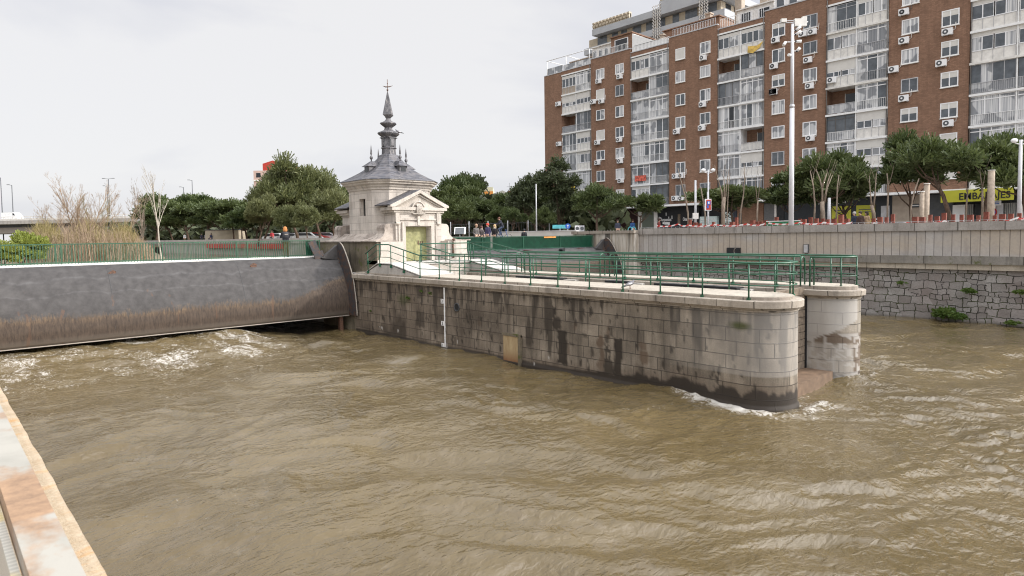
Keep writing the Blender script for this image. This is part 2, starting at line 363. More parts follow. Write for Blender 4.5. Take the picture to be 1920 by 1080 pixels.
def m_curt():
    t = NT('curtained_glass'); s = t.sep(t.obj()); cb = t.node('ShaderNodeCombineXYZ'); t.l.new(t.math('MULTIPLY', s[1], 7.0), cb.inputs[0]); t.l.new(t.math('MULTIPLY', s[2], .12), cb.inputs[1]); n = t.noise(cb.outputs[0], 1.0, 3, .6)
    c = t.mix(t.ramp(n, [(.38, 0), (.6, 1)]), (.30, .31, .33), (.66, .66, .65)); c = t.mix(t.ramp(t.noise(t.obj(), .55, 2), [(.5, 0), (.54, .75)]), c, (.13, .14, .155)); t.col(c); return t.fin(.12)
MAT['glass2'] = m_curt(); MAT['glassd'] = m_glass('dark_glass', (.025, .028, .032))
def m_bark(name, a, b):
    t = NT(name); o = t.obj(); n = t.noise(t.map(o, (1, 1, .25)), 9, 5, .7); t.col(t.mix(t.ramp(n, [(.35, 0), (.65, 1)]), a, b)); t.bump(n, .7, .03); return t.fin(.9)
MAT['bark'] = m_bark('pine_bark', (.055, .035, .024), (.17, .115, .08)); MAT['pale_bark'] = m_bark('pale_bark', (.14, .108, .08), (.30, .24, .185)); MAT['birch'] = m_bark('cream_bark', (.34, .30, .24), (.55, .50, .43))
def m_leaf(name, a, b, c):
    t = NT(name); o = t.obj(); n = t.noise(o, 1.3, 3); n2 = t.noise(o, 9, 3)
    k = t.mix(t.ramp(n, [(.35, 0), (.65, 1)]), a, b); k = t.mix(t.ramp(n2, [(.5, 0), (.7, .8)]), k, c)
    oi = t.node('ShaderNodeObjectInfo'); k = t.mix(t.math('MULTIPLY', oi.outputs['Random'], .35), k, c)
    t.col(k); tr = t.node('ShaderNodeBsdfTranslucent'); t.l.new(k, tr.inputs[0]); mx = t.node('ShaderNodeMixShader'); mx.inputs[0].default_value = .25
    t.l.new(t.b.outputs[0], mx.inputs[1]); t.l.new(tr.outputs[0], mx.inputs[2]); t.l.new(mx.outputs[0], t.n['Material Output'].inputs[0]); return t.fin(.6)
MAT['pine'] = m_leaf('pine_needles', (.035, .060, .018), (.085, .118, .034), (.14, .16, .055))
MAT['pine_far'] = m_leaf('olive_pine_needles', (.072, .092, .032), (.135, .15, .052), (.20, .20, .088))
MAT['broad'] = m_leaf('dark_broad_leaves', (.035, .05, .02), (.07, .09, .035), (.12, .13, .07))
MAT['lime_leaf'] = m_leaf('spring_green_leaves', (.15, .19, .03), (.25, .29, .05), (.32, .34, .09))
MAT['weed'] = m_leaf('weed_leaves', (.05, .10, .015), (.10, .16, .03), (.15, .2, .04))
MAT['twig'] = m_bark('tan_twigs', (.22, .155, .105), (.36, .27, .185)); MAT['twig2'] = m_leaf('olive_bud_twigs', (.19, .165, .055), (.28, .23, .085), (.34, .26, .13))
# ============================================================ SETTING: ground, river
def sheet(name, x0, x1, y0, y1, z, mat, kind='structure', t=.3):
    m = MB(); m.box(x0, x1, y0, y1, z - t, z); o = m.build(name, mat); return tag(o, kind=kind)
MAT['pave'] = plain('promenade_paving', (.30, .27, .24), .9, 0, .15, 1.2)
MAT['soil'] = plain('park_soil', (.16, .13, .08), .95, 0, .3, .6)
sheet('promenade_ground', 41.45, 1400, -400, 1600, 4.5, MAT['pave'])
sheet('park_ground', -1400, 41.45, 116, 1600, 4.3, MAT['soil'])
sheet('bank_ground', -1400, -14, -400, 116, 4.3, MAT['soil'])
sheet('terrace_ground', -14, -.35, -400, 33, 3.35, MAT['pave'])
m = MB(); m.box(-14, 41.5, -400, 1200, -2.5, -2.2); tag(m.build('riverbed', MAT['soil']), kind='structure')
def m_water(name, foam=True):
    t = NT(name); o = t.obj()
    n = t.noise(o, .22, 5, .6, .6)
    c = t.mix(t.ramp(n, [(.32, 0), (.68, 1)]), (.084, .061, .025), (.122, .092, .045))
    c = t.mix(t.ramp(t.noise(t.map(o, (1, 1, 1), rot=(0, 0, .8)), 1.1, 4, .6, 1.5), [(.5, 0), (.75, .5)]), c, (.155, .125, .085))
    w1 = t.noise(t.map(o, (1, 1.7, 1), rot=(0, 0, .74)), 3.4, 3, .5, .5); msk = t.ramp(t.noise(o, .4, 3, .5, 1.0), [(.42, .15), (.62, 1)]); w2 = t.noise(t.map(o, (1, 1.8, 1), rot=(0, 0, .8)), 9, 3, .5, .4)
    h = t.math('ADD', w1, t.math('MULTIPLY', t.math('MULTIPLY', w2, msk), .35)); rough = .03
    if foam:
        f = t.math('MULTIPLY', t.attr('foam'), .93); fn = t.noise(t.map(o, (1, 1, 1)), 9, 7, .75, 1.0); f2 = t.noise(o, 2.6, 4, .6, 1.5)
        f3 = t.noise(o, 26, 4, .7, .5); mm = lambda q, g: t.math('MULTIPLY', t.math('SUBTRACT', q, .5), g); k = t.math('ADD', f, t.math('ADD', mm(fn, 1.7), t.math('ADD', mm(f3, 1.3), mm(f2, 1.0)))); fm = t.ramp(k, [(.46, 0), (.66, .5), (.85, .95)])
        c = t.mix(fm, c, (.50, .48, .44)); rough = t.ramp(fm, [(0, .03), (1, .7)])
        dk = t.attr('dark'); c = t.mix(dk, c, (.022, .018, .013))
    t.col(c); t.bump(h, 1.0, .05); return t.fin(rough, 0, **{'IOR': 1.56, 'Specular IOR Level': .5})
MAT['water'] = m_water('muddy_water'); MAT['water_up'] = m_water('upstream_water', False)
def seg_d(X, Y, pts):
    d = np.full(X.shape, 1e9)
    for (ax, ay), (bx, by) in zip(pts[:-1], pts[1:]):
        vx, vy = bx - ax, by - ay; t = np.clip(((X - ax) * vx + (Y - ay) * vy) / (vx * vx + vy * vy), 0, 1)
        d = np.minimum(d, np.hypot(X - ax - t * vx, Y - ay - t * vy))
    return d
xs = np.concatenate([np.arange(.3, 28, .10), np.arange(28, 41.6, .16)]); ys = np.concatenate([np.arange(-46, -6, .25), np.arange(-6, 22, .10), np.arange(22, 41, .14)])
X, Y = np.meshgrid(xs, ys, indexing='ij')
wx = X + 1.6 * (fbm(X * .25, Y * .25, 3) - .5) * 2; wy = Y + 1.6 * (fbm(X * .25 + 40, Y * .25 + 9, 3) - .5) * 2
ca, sa = math.cos(.75), math.sin(.75)
ca, sa = RT.x, RT.y
def rg(x, y, o=2): return 1 - np.abs(2 * fbm(x, y, o, .5) - 1)
w2x = X + 2.6 * (fbm(X * .16 + 4, Y * .16, 3) - .5) * 2 + .55 * (fbm(X * .7, Y * .7 + 60, 2) - .5) * 2; w2y = Y + 2.6 * (fbm(X * .16 + 44, Y * .16 + 9, 3) - .5) * 2 + .55 * (fbm(X * .7 + 30, Y * .7, 2) - .5) * 2
u = w2x * ca + w2y * sa; v = -w2x * sa + w2y * ca
patch = np.clip((fbm(X * .22 + 70, Y * .22, 3) - .40) * 5.0, .10, 1)
Z = .20 * (fbm(u * .22, v * .42, 2) - .5) * 2 + .11 * (rg(u * .42, v * .85 + 30) - .6) + .075 * (rg(u * .85 + 20, v * 1.75) - .6) * (.4 + .6 * patch) + .048 * (rg(u * 1.8, v * 3.5 + 9) - .6) * patch + .026 * (fbm(u * 3.6, v * 6.5, 2) - .5) * 2 * patch
foam = .10 * (fbm(X * .5 + 3, Y * .5, 3) > .58) * 1.0
def P2(x, y, z=0): p = onz(x, y, z); return (p.x, p.y)
foam = .10 * (fbm(X * .5 + 3, Y * .5, 3) > .58) * 1.0
bow = [P2(1240, 728), P2(1300, 742), P2(1345, 758), P2(1400, 772), P2(1450, 778), P2(1500, 772), P2(1548, 758)]
db = seg_d(X, Y, bow); wig = .25 + 1.5 * fbm(X * 1.3, Y * 1.3 + 3, 3); foam = np.maximum(foam, (.46 * np.exp(-(db / .36) ** 2) + .25 * np.exp(-(db / 1.0) ** 2)) * wig); foam *= 1.0; Z += .09 * np.exp(-(db / .34) ** 2) * (.3 + 1.4 * fbm(X * 2.5, Y * 2.5, 3))
bow2 = [P2(1060, 690), P2(1140, 708), P2(1240, 728)]; db = seg_d(X, Y, bow2); foam = np.maximum(foam, .40 * np.exp(-(db / .28) ** 2))
tail = [P2(1330, 748), P2(1270, 760), P2(1170, 770), P2(1120, 776)]; db = seg_d(X, Y, tail); foam = np.maximum(foam, .33 * np.exp(-(db / .35) ** 2))
tail2 = [P2(1500, 735), P2(1510, 758), P2(1440, 768)]; db = seg_d(X, Y, tail2); foam = np.maximum(foam, .45 * np.exp(-(db / .3) ** 2))
b3 = [P2(1585, 712), P2(1622, 712), P2(1640, 704), P2(1632, 700)]; db = seg_d(X, Y, b3); foam = np.maximum(foam, .50 * np.exp(-(db / .25) ** 2)); Z += .07 * np.exp(-(db / .25) ** 2)
for a, b, wd, k in (((410, 712), (480, 708), .3, .42), ((425, 655), (520, 645), .5, .30), ((470, 690), (500, 686), .25, .4), ((600, 690), (640, 680), .35, .34), ((720, 700), (760, 680), .3, .28), ((1110, 775), (1180, 772), .35, .33), ((930, 690), (1010, 702), .4, .3), ((1640, 640), (1760, 655), .5, .3), ((1570, 712), (1640, 722), .4, .3), ((1780, 632), (1900, 640), .6, .25)):
    db = seg_d(X, Y, [P2(*a), P2(*b)]); foam = np.maximum(foam, k * np.exp(-(db / wd) ** 2))
# churned outflow below the gates
ch = np.exp(-((Y - 29.8) / 3.0) ** 2) * (X < 17.0)
bul = np.clip((Y - 27.6) / 4.0, 0, 1); bul = bul * bul * (3 - 2 * bul) * np.clip((14.6 - X) / 4, 0, 1); Z += .66 * bul; Z += ch * (.16 * (fbm(X * .9, Y * 1.9, 3) - .5) * 2); lft = np.clip((14.5 - X) / 3.5, .12, 1) * (X < 17)
wb = np.clip((Y - 24.5) / 4.5, 0, 1); foam = np.maximum(foam, wb * lft * (.36 + 1.1 * (fbm(u * .35, v * 1.3 + 7, 4, .6) - .42)))  # foam tone also paints the silvery sky reflection on the churned water
dark = np.clip((Y - 31.6) / .8, 0, 1) * .9 * np.clip((X - 12) / 2.5, 0, 1)  # water colour darkened under the gate's right end, painted shade
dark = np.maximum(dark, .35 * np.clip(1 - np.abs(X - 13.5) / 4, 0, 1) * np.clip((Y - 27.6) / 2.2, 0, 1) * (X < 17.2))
near = np.clip((17.3 - X) / .5, 0, 1)
W = np.stack([X, Y, Z], -1)
W = W[:, :, :]
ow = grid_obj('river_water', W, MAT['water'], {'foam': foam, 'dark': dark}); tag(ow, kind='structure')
xs = np.linspace(-14, 41.5, 90); ys = np.linspace(35.2, 117, 120); X2, Y2 = np.meshgrid(xs, ys, indexing='ij')
ow2 = grid_obj('upstream_water', np.stack([X2, Y2, 3.12 + .04 * (fbm(X2, Y2, 3) - .5)], -1), MAT['water_up']); tag(ow2, kind='structure')

# ============================================================ PIER with the lock between its two walls
pier = thing('stone_pier', 'long granite pier with two round noses and stained side wall rising from the muddy river', 'pier', (20.5, 20, 0))
def path_with_arc(x0, x1, ystart, cy, step=.06, back=None):
    r = (x1 - x0) / 2; cx = (x0 + x1) / 2; pts = []; nor = []
    n = int((ystart - cy) / step)
    for i in range(n): pts.append((x0, ystart - i * step)); nor.append((-1, 0))
    k = max(8, int(PI * r / step))
    for i in range(k + 1): a = PI + PI * i / k; pts.append((cx + r * math.cos(a), cy + r * math.sin(a))); nor.append((math.cos(a), math.sin(a)))
    b = back if back is not None else ystart; n = int((b - cy) / (step * 4))
    for i in range(1, n + 1): pts.append((x1, cy + i * step * 4)); nor.append((1, 0))
    return np.array(pts), np.array(nor)
def sweep(name, path, nor, prof, mat, attrs=None, parent=pier, smooth=True):
    s = np.concatenate([[0], np.cumsum(np.hypot(*(path[1:] - path[:-1]).T))])
    prof = np.array(prof); P = np.zeros((len(path), len(prof), 3))
    P[:, :, 0] = path[:, None, 0] + nor[:, None, 0] * prof[None, :, 0]; P[:, :, 1] = path[:, None, 1] + nor[:, None, 1] * prof[None, :, 0]; P[:, :, 2] = prof[None, :, 1]
    UV = np.stack([np.repeat(s[:, None], len(prof), 1), np.repeat(prof[None, :, 1], len(path), 0)], -1)
    a = attrs(P, s) if attrs else {}
    o = grid_obj(name, P[:, ::-1], mat, {k: v[:, ::-1] for k, v in a.items()}, UV[:, ::-1], None, smooth)
    o.parent = parent; o.matrix_parent_inverse = Matrix.Translation(parent.location).inverted(); return o
XP = 17.21; XI = 19.31
pa, na = path_with_arc(XP, XI, 31.3, 9.0)
def stains(P, s):
    Yc = P[:, :, 1]; Zc = P[:, :, 2]; S = np.repeat(s[:, None], P.shape[1], 1)
    st = np.zeros(Yc.shape); ru = np.zeros(Yc.shape); pl = np.zeros(Yc.shape); ms = np.zeros(Yc.shape)
    jx = (fbm(S * 4, Zc * 4, 3) - .5) * .35; jz = (fbm(S * 5 + 50, Zc * 3, 3) - .5) * .35
    def blob(a, x0, y0, x1, y1, k, soft=.05, taper=0):
        p0 = onx(x0, y0, XP); p1 = onx(x1, y1, XP); pm = onx(x1, y0, XP)
        ya, yb = p1.y, p0.y; zt = p0.z; zb = onx((x0 + x1) / 2, y1, XP).z
        yc = (ya + yb) / 2; hw = (yb - ya) / 2 * (1 - taper * np.abs((Zc - (zt + zb) / 2) / max(.01, (zt - zb) / 2)) ** 2)
        d = np.maximum(np.abs(Yc + jx * .6 - yc) - hw, np.maximum(Zc + jz * .5 - zt, zb - Zc - jz * .5)); on = (P[:, :, 0] < XP + .3)
        a[:] = np.maximum(a, k * np.clip(.5 - d / soft, 0, 1) * on)
    for b in ((1046, 619, 1063, 684, .93), (1037, 575, 1042, 592, .9), (1038, 597, 1051, 617, .8), (1055, 640, 1062, 686, .7), (1152, 634, 1168, 704, .93), (1133, 672, 1150, 704, .8), (1143, 610, 1150, 630, .75), (1110, 650, 1115, 668, .7),
              (1094, 626, 1102, 634, .6), (1066, 640, 1078, 646, .6), (1021, 594, 1025, 602, .6), (780, 582, 795, 612, .6), (781, 530, 793, 560, .5), (1195, 684, 1207, 702, .5), (1134, 628, 1141, 642, .7), (811, 570, 813, 582, .7), (881, 598, 885, 625, .6)): blob(st, *b)
    for b in ((1120, 628, 1132, 652, .85), (1125, 652, 1134, 695, .75), (1119, 672, 1133, 696, .7), (1198, 656, 1216, 684, .8), (1201, 641, 1212, 656, .7), (1076, 602, 1082, 621, .6), (1063, 644, 1068, 664, .6), (895, 597, 903, 612, .5), (1137, 612, 1143, 634, .6)): blob(ru, *b, .05, .3)
    # wet foot and ragged dark band near the nose
    ft = .13 + .10 * fbm(S * .8, Zc * 0 + 3, 3) + .38 * np.clip((S - 15.5) / 5, 0, 1) * (fbm(S * 2.2, 0 * S + 8, 4, .6) * 1.5)
    st = np.maximum(st, .9 * np.clip((ft - Zc) / .07, 0, 1)); ru = np.maximum(ru, .35 * np.clip((ft + .35 - Zc) / .35, 0, 1))
    # drips under the moulding
    dr = fbm(S * 5, Zc * .35, 4, .6); ln = np.clip((Zc - (2.72 - 1.1 * vn(S * 3.1, 0 * S))) / .3, 0, 1); st = np.maximum(st, ln * np.clip((dr - .50) * 5, 0, .75))
    st = np.maximum(st, .6 * np.clip((fbm(S * .9, Zc * .7 + 20, 4) - .50) * 5, 0, 1) * np.clip((Yc - 17) / 8, 0, 1)); vs = fbm(S * 2.6, Zc * .22 + 5, 4, .62); st = np.maximum(st, .72 * np.clip((vs - .60) * 16, 0, 1) * np.clip((Zc - .2 - 2.2 * vn(S * 1.7, 0 * S + 4)) * 3, 0, 1)); bits = fbm(S * 6, Zc * 2.2 + 33, 3, .6); st = np.maximum(st, .8 * np.clip((bits - .70) * 18, 0, 1)); ru = np.maximum(ru, .38 * np.clip((Yc - 14) / 13, 0, 1))
    pl = np.maximum(pl, .35 * np.clip((2.6 - Zc) * .0 + (S - 19.5) / 3, 0, 1) * (Zc > .9))
    sp = (vn(S * 9, Zc * 2.2) > .93) * (Zc < .45) * (Zc > .05); pl = np.maximum(pl, .8 * sp * (vn(S * .7, Zc * 0) > .55))
    # plant pocket stain near the nose and moss
    p = onx(1387, 611, XP); ms = np.maximum(ms, .9 * np.clip(1.6 - np.hypot((Yc - p.y) / .26, (Zc - p.z) / .10) + jx, 0, 1) * (P[:, :, 0] < XP + .3))
    p = onx(757, 562, XP); ms = np.maximum(ms, .5 * np.clip(1.4 - np.hypot((Yc - p.y) / .5, (Zc - p.z) / .25) + jx * 2, 0, 1))
    return {'stain': np.clip(st * 1.12, 0, 1), 'rust': np.clip(ru, 0, 1), 'pale': pl, 'moss': ms}
wprof = [(0, z) for z in np.arange(-1.2, 2.78, .055)] + [(0, 2.78)]
wprof = [(.05, z) if z < .02 else p for p, z in [(p, p[1]) for p in wprof]]
sweep('near_wall', pa, na, wprof, MAT['pier'], stains)
cprof = [(-.1, 2.76), (.03, 2.765), (.035, 2.81), (.075, 2.83), (.08, 2.86), (.155, 2.885), (.16, 3.07), (.14, 3.088), (-.3, 3.092)]
pc, nc = path_with_arc(XP, XI, 31.3, 9.0, .12)
def capmoss(P, s): return {}
sweep('coping', pc, nc, cprof, MAT['cap'], None, smooth=False)
kpath = [(p[0] - n[0] * .09, p[1] - n[1] * .09) for p, n in zip(pc, nc)]
m = MB(); m.prism([(x, y) for x, y in kpath[::2]] , 3.02, 3.165); pbuild(m, 'kerb_course', MAT['kerb'], pier)
kp2 = [(p[0] - n[0] * .12, p[1] - n[1] * .12) for p, n in zip(pc, nc)]
m = MB(); m.prism([(x, y) for x, y in kp2[::2]], 3.10, 3.185); pbuild(m, 'walkway', MAT['walk'], pier)
# far wall
XA, XB = 22.47, 24.2
pf, nf = path_with_arc(XA, XB, 31.3, 8.85, .09)
def stains2(P, s):
    Xc = P[:, :, 0]; Yc = P[:, :, 1]; Zc = P[:, :, 2]; S = np.repeat(s[:, None], P.shape[1], 1) - s.max() * 0
    A = np.arctan2(Xc - 23.3, -(Yc - 8.85)); j = (fbm(S * 3, Zc * 3, 3) - .5) * .3
    front = Yc < 10.2
    low = np.clip((1.62 + j * .3 - Zc) / .04, 0, 1); patch = ((A < -.35) & (Zc + j * .0 < 1.22)) | (Zc > 1.62)
    ru = low * np.where(patch, .15, .75) * front
    pl = np.where((A < -.15), .75, .0) * (Zc > 1.6 + .4 * (A + 1.2)) * front; pl = np.maximum(pl, .7 * ((np.abs(j) < .02) & (Zc < 1.6)) * front); pl = np.maximum(pl, .35 * (A < -.35) * (Zc < 1.2) * front)
    st = .8 * np.clip((.30 + j - Zc) / .08, 0, 1); dr = fbm(S * 5, Zc * .4, 4); st = np.maximum(st, .5 * np.clip((dr - .55) * 5, 0, 1) * (Zc > 2.2)); st = np.maximum(st, np.clip((Yc - 9.25) / .1, 0, 1) * .6 * (Xc < 22.6))  # lock-side face also darkened evenly through the stain mask, painted shade
    return {'stain': st, 'rust': ru, 'pale': pl, 'moss': 0 * ru}
MAT['pier2'] = m_masonry('pale_pier_granite', (.33, .29, .235), (.42, .375, .31), .407, 1.3, offv=-.25 + .407 * 3)
sweep('far_wall', pf, nf, wprof, MAT['pier2'], stains2)
pf2, nf2 = path_with_arc(XA, XB, 31.3, 8.85, .15)
sweep('coping', pf2, nf2, [(-.1, 2.74), (.02, 2.745), (.03, 2.80), (.09, 2.82), (.15, 2.86), (.16, 3.02), (.14, 3.035), (-.3, 3.04)], MAT['cap'], None, smooth=False)
m = MB(); m.prism([(p[0] - n[0] * .08, p[1] - n[1] * .08) for p, n in zip(pf2, nf2)], 2.98, 3.15); pbuild(m, 'kerb_course', MAT['kerb'], pier)
m = MB(); m.prism([(p[0] - n[0] * .1, p[1] - n[1] * .1) for p, n in zip(pf2, nf2)], 3.10, 3.165); pbuild(m, 'walkway', MAT['walk'], pier)
m = MB(); m.box(XI - .02, XA + .02, 8.5, 11.5, -1, .30); pbuild(m, 'footing_slab', plain('brown_wet_slab', (.15, .10, .065), .6, 0, .3, 4), pier)
m = MB()
for i in range(11): m.box(XI + .02, XA - .03, 9.42, 9.62, .31 + i * .255, .31 + i * .255 + .235)
pbuild(m, 'stop_logs', MAT['wood'], pier)
m = MB(); m.box(XA - .04, XA + .005, 9.36, 9.72, .3, 3.0); pbuild(m, 'log_groove', MAT['black'], pier)
m = MB(); m.box(XI, XA, 9.63, 27.9, .5, 1.9); pbuild(m, 'lock_floor', MAT['darkstone'], pier)
m = MB(); m.box(XI + .01, XI + .45, 12, 27.9, 1.9, 2.75); m.box(XA - .5, XA - .01, 10.5, 27.9, 1.9, 2.62); pbuild(m, 'inner_ledge', MAT['darkstone'], pier)
m = MB(); m.tube([(XI, 9.5, 2.93), (XA, 9.5, 2.93)], .04); pbuild(m, 'cross_bar', MAT['green'], pier)
m = MB()
for (y, w, a) in ((22.6, 1.3, .1), (21.2, 1.2, -.1), (17.2, .9, .15), (14.4, 1.3, .05), (12.6, 1.5, -.04)):
    m.obox((XA - .35, y, 2.98), (.5, w * 1.3, .09), Matrix.Rotation(a, 3, 'Z'))
pbuild(m, 'rubber_sheets', MAT['black'], pier)
m = MB()
for (y, w) in ((19.7, 1.0), (16.0, .8), (11.2, .7)): m.box(XA - .42, XA - .02, y, y + w, 1.9, 2.96)
pbuild(m, 'concrete_blocks', MAT['concrete'], pier)
# island block under the pavilion, landing and the two ramps
m = MB(); m.box(XP + .02, 24.18, 29.4, 40.5, -1.2, 3.12); pbuild(m, 'island_block', MAT['concrete'], pier)
m = MB(); m.box(19.3, 22.5, 27.95, 29.7, 2.0, 3.62); pbuild(m, 'landing_wall', MAT['pavtrim'], pier)
m = MB(); m.box(19.2, 22.6, 27.88, 30.2, 3.60, 3.69); pbuild(m, 'landing', MAT['ramp'], pier)
for x0, x1 in ((17.36, 19.3), (22.5, 24.1)):
    m = MB(); m.extr([(25.35, 3.17), (27.9, 3.62), (29.05, 3.62), (30.3, 3.17)], 'x', x0, x1); pbuild(m, 'ramp_base', MAT['concrete'], pier)
    m = MB(); m.box(max(x0, 17.72), min(x1, 23.85), 28.3, 30.4, 3.12, 3.66); pbuild(m, 'landing_block', MAT['concrete'], pier)
    m = MB(); m.extr([(25.2, 3.17), (27.9, 3.67), (29.15, 3.67), (30.4, 3.17), (30.4, 3.2), (29.15, 3.715), (27.9, 3.715), (25.2, 3.21)], 'x', x0 - .02, x1 + .02); pbuild(m, 'ramp', MAT['ramp'], pier)
# gauge, drain, plate on the side wall
gy = onx(834, 600, XP).y
g = thing('river_gauge', 'white painted depth gauge with numbers on the side wall of the pier', 'gauge', (XP, gy, 0))
m = MB(); zz = .02
while zz < 2.72: h_ = .05 + .05 * rnd.random(); w_ = .035 + .012 * rnd.random(); m.box(XP - .012, XP + .01, gy - w_, gy + w_, zz, zz + h_ + .002); zz += h_
pbuild(m, 'scale_strip', MAT['white'], g)
for k, s_ in ((1, '1'), (2, '2'), (3, '3')):
    z_ = k - .88; m = MB(); m.box(XP - .014, XP + .01, gy + .06, gy + .26, z_ - .10, z_ + .10); pl_ = pbuild(m, 'number_plate', MAT['white'], g)
    t_ = text_mesh(s_, .2, MAT['dgrey'], 'number', g, facing_west(XP - .022, gy + .16, z_), .01); t_.matrix_parent_inverse = Matrix.Translation(g.location).inverted()
p = onx(857, 576, XP); d_ = thing('drain_hole', 'round dark drain opening in the pier wall right of the gauge', 'drain', p)
m = MB(); m.lathe([(.19, 0), (.19, .03), (.155, .03), (.155, -.0)], (0, 0, 0), 20); o = lbuild(m, 'rim', MAT['dgrey'], d_); o.rotation_euler = (0, -PI / 2, 0)
m = MB(); m.lathe([(.158, .0), (.158, .012)], (0, 0, 0), 20); o = lbuild(m, 'hole', MAT['black'], d_); o.rotation_euler = (0, -PI / 2, 0)
a = onx(945, 626, XP); b = onx(976, 675, XP)
hp = thing('sluice_plate', 'ochre rust-streaked plate set in a stone surround at the water line', 'hatch', (XP, (a.y + b.y) / 2, 0))
def m_plate():
    t = NT('ochre_plate'); o = t.obj(); s = t.sep(o); n = t.noise(t.map(o, (3, 3, .7)), 3, 5, .65)
    c = t.mix(t.ramp(n, [(.35, 0), (.65, 1)]), (.42, .33, .19), (.30, .21, .11)); c = t.mix(t.ramp(t.math('ADD', s[2], t.math('MULTIPLY', n, .6)), [(.3, 1), (.75, 0)]), c, (.20, .095, .04)); t.col(c); return t.fin(.7)
m = MB(); m.box(XP - .045, XP + .02, b.y + .05, a.y, -.3, 1.02); pbuild(m, 'plate', m_plate(), hp)
m = MB(); m.box(XP - .10, XP + .01, b.y - .10, b.y + .045, -.3, 1.10); m.box(XP - .07, XP + .01, b.y - .1, a.y + .06, 1.03, 1.14); pbuild(m, 'surround', MAT['darkstone'], hp)

# ============================================================ GATES
GP = [(32.15, .80), (31.76, .84), (31.68, 1.2), (31.66, 1.5), (31.72, 2.0), (31.86, 2.4), (32.05, 2.8), (32.3, 3.2), (32.62, 3.6), (32.9, 3.85), (33.15, 3.96), (33.4, 3.985)]
def smoothp(P, n=4):
    out = []
    for i in range(len(P) - 1):
        p0 = P[max(0, i - 1)]; p1 = P[i]; p2 = P[i + 1]; p3 = P[min(len(P) - 1, i + 2)]
        for k in range(n):
            t = k / n; out.append(tuple(.5 * ((2 * p1[j]) + (-p0[j] + p2[j]) * t + (2 * p0[j] - 5 * p1[j] + 4 * p2[j] - p3[j]) * t * t + (-p0[j] + 3 * p1[j] - 3 * p2[j] + p3[j]) * t ** 3) for j in (0, 1)))
    return out + [P[-1]]
def gate(x0, x1, label, end_left, tone=None):
    g = thing('river_gate', label, 'sluice gate', ((x0 + x1) / 2, 33.5, .8))
    m = MB(); prof = smoothp(GP, 3); body = prof + [(35.1, 3.985), (35.1, 1.2)]
    m.smooth = True; xsn = 24
    rows = []
    for i in range(xsn + 1):
        x = x0 + (x1 - x0) * i / xsn; rows.append([(x, y + .012 * math.sin(i * 1.7 + z * 2), z) for y, z in prof])
    vs = [q for r in rows for q in r]; n = len(prof); fs = [(i * n + k, i * n + k + 1, (i + 1) * n + k + 1, (i + 1) * n + k) for i in range(xsn) for k in range(n - 1)]
    m.raw(vs, fs); pbuild(m, 'skin_plate', MAT['gate'], g)
    m = MB(); m.box(x0 + .05, x1 - .05, 33.3, 35.0, 3.55, 3.97); m.extr([(32.1, 1.5), (35, 1.9), (35, 3.6), (33.2, 3.6), (32.3, 2.9), (32.0, 1.9)], 'x', x0 + .1, x1 - .1); pbuild(m, 'gate_body', MAT['dgrey'], g)
    m = MB(); m.box(x0, x1, 33.38, 33.56, 3.97, 4.035); m.box(x0, x1, 34.88, 35.02, 3.97, 4.06); pbuild(m, 'kerb', MAT['cream'] if x0 < 5 else MAT['dgrey'], g)
    m = MB(); m.box(x0, x1, 33.56, 34.88, 3.96, 4.0); pbuild(m, 'deck', MAT['grey'], g)
    m = MB(); m.box(x0, x1, 31.74, 31.79, .795, .835); pbuild(m, 'bottom_seal', MAT['seal'], g)
    nsm = 3
    for i in range(1, nsm):
        m = MB(); xx = x0 + (x1 - x0) * i / nsm; m.tube([(xx, y - .004, z) for y, z in prof[6:-3]], .0045, 5); pbuild(m, 'weld_seam', MAT['dgrey'], g)
    # end plates: flat ring sectors standing out from the skin
    inner = [(33.15, 4.55), (32.85, 4.1), (32.5, 3.45), (32.08, 2.6), (31.85, 2.0), (31.74, 1.43), (31.76, .84)]; outer = [(30.88, .84), (30.92, 1.4), (31.0, 1.9), (31.24, 2.91), (31.85, 4.02), (32.3, 4.6), (32.6, 4.78)]
    inner = smoothp(inner, 3); outer = smoothp(outer, 3)
    for side in ((x1,) if end_left is None else (x0, x1)):
        s = -1 if side == x1 else 1
        m = MB(); m.extr([(y, z) for y, z in inner + outer], 'x', side - .06 * (1 if s < 0 else 0), side + .06 * (0 if s < 0 else 1)); e = pbuild(m, 'end_plate', MAT['rust'], g)
        m = MB(); xe = side + s * .035
        m.tube([(xe, y - .02, z) for y, z in outer], .035, 6); pbuild(m, 'edge_seal', MAT['seal'], e)
        m = MB()
        for (y, z) in inner[::1]: m.ball((side + s * .08, y + .02, z), .032, 6)
        pbuild(m, 'bolts', MAT['rust2'], e)
        m = MB(); m.extr([(side + s * 1.0, 3.95), (side + s * .1, 4.62), (side + s * .02, 4.66), (side + s * .02, 3.8)], 'y', 32.85, 33.1); pbuild(m, 'gusset', MAT['gate'], g)
    return g
g1 = gate(.45, 17.12, 'long dark curved steel gate with brown tide band across the left channel', None)
g2 = gate(24.4, 40.35, 'dark curved steel gate across the right channel behind the green railings', None)
for g, px, py in ((g1, 209, 513), (g1, 474, 499), (g2, 1055, 468)):
    Yg = 32.75 if g is g1 else 32.7; p = ony(px, py, Yg); m = MB(); m.extr([(p.x - .16, p.z - .05), (p.x + .13, p.z - .14), (p.x + .16, p.z + .10), (p.x + .04, p.z + .15), (p.x - .16, p.z + .03)], 'y', Yg - .12, Yg + .25); pbuild(m, 'lifting_lug', MAT['rust2'] if g is g1 else MAT['black'], g)
m = MB(); m.obox((15.9, 33.1, 4.35), (.42, .1, 1.15), Matrix.Rotation(-.42, 3, 'Y')); m.obox((16.05, 33.05, 4.1), (.55, .08, .4), Matrix.Rotation(-.3, 3, 'Y')); pbuild(m, 'hinge_arm', MAT['rust'], g1)
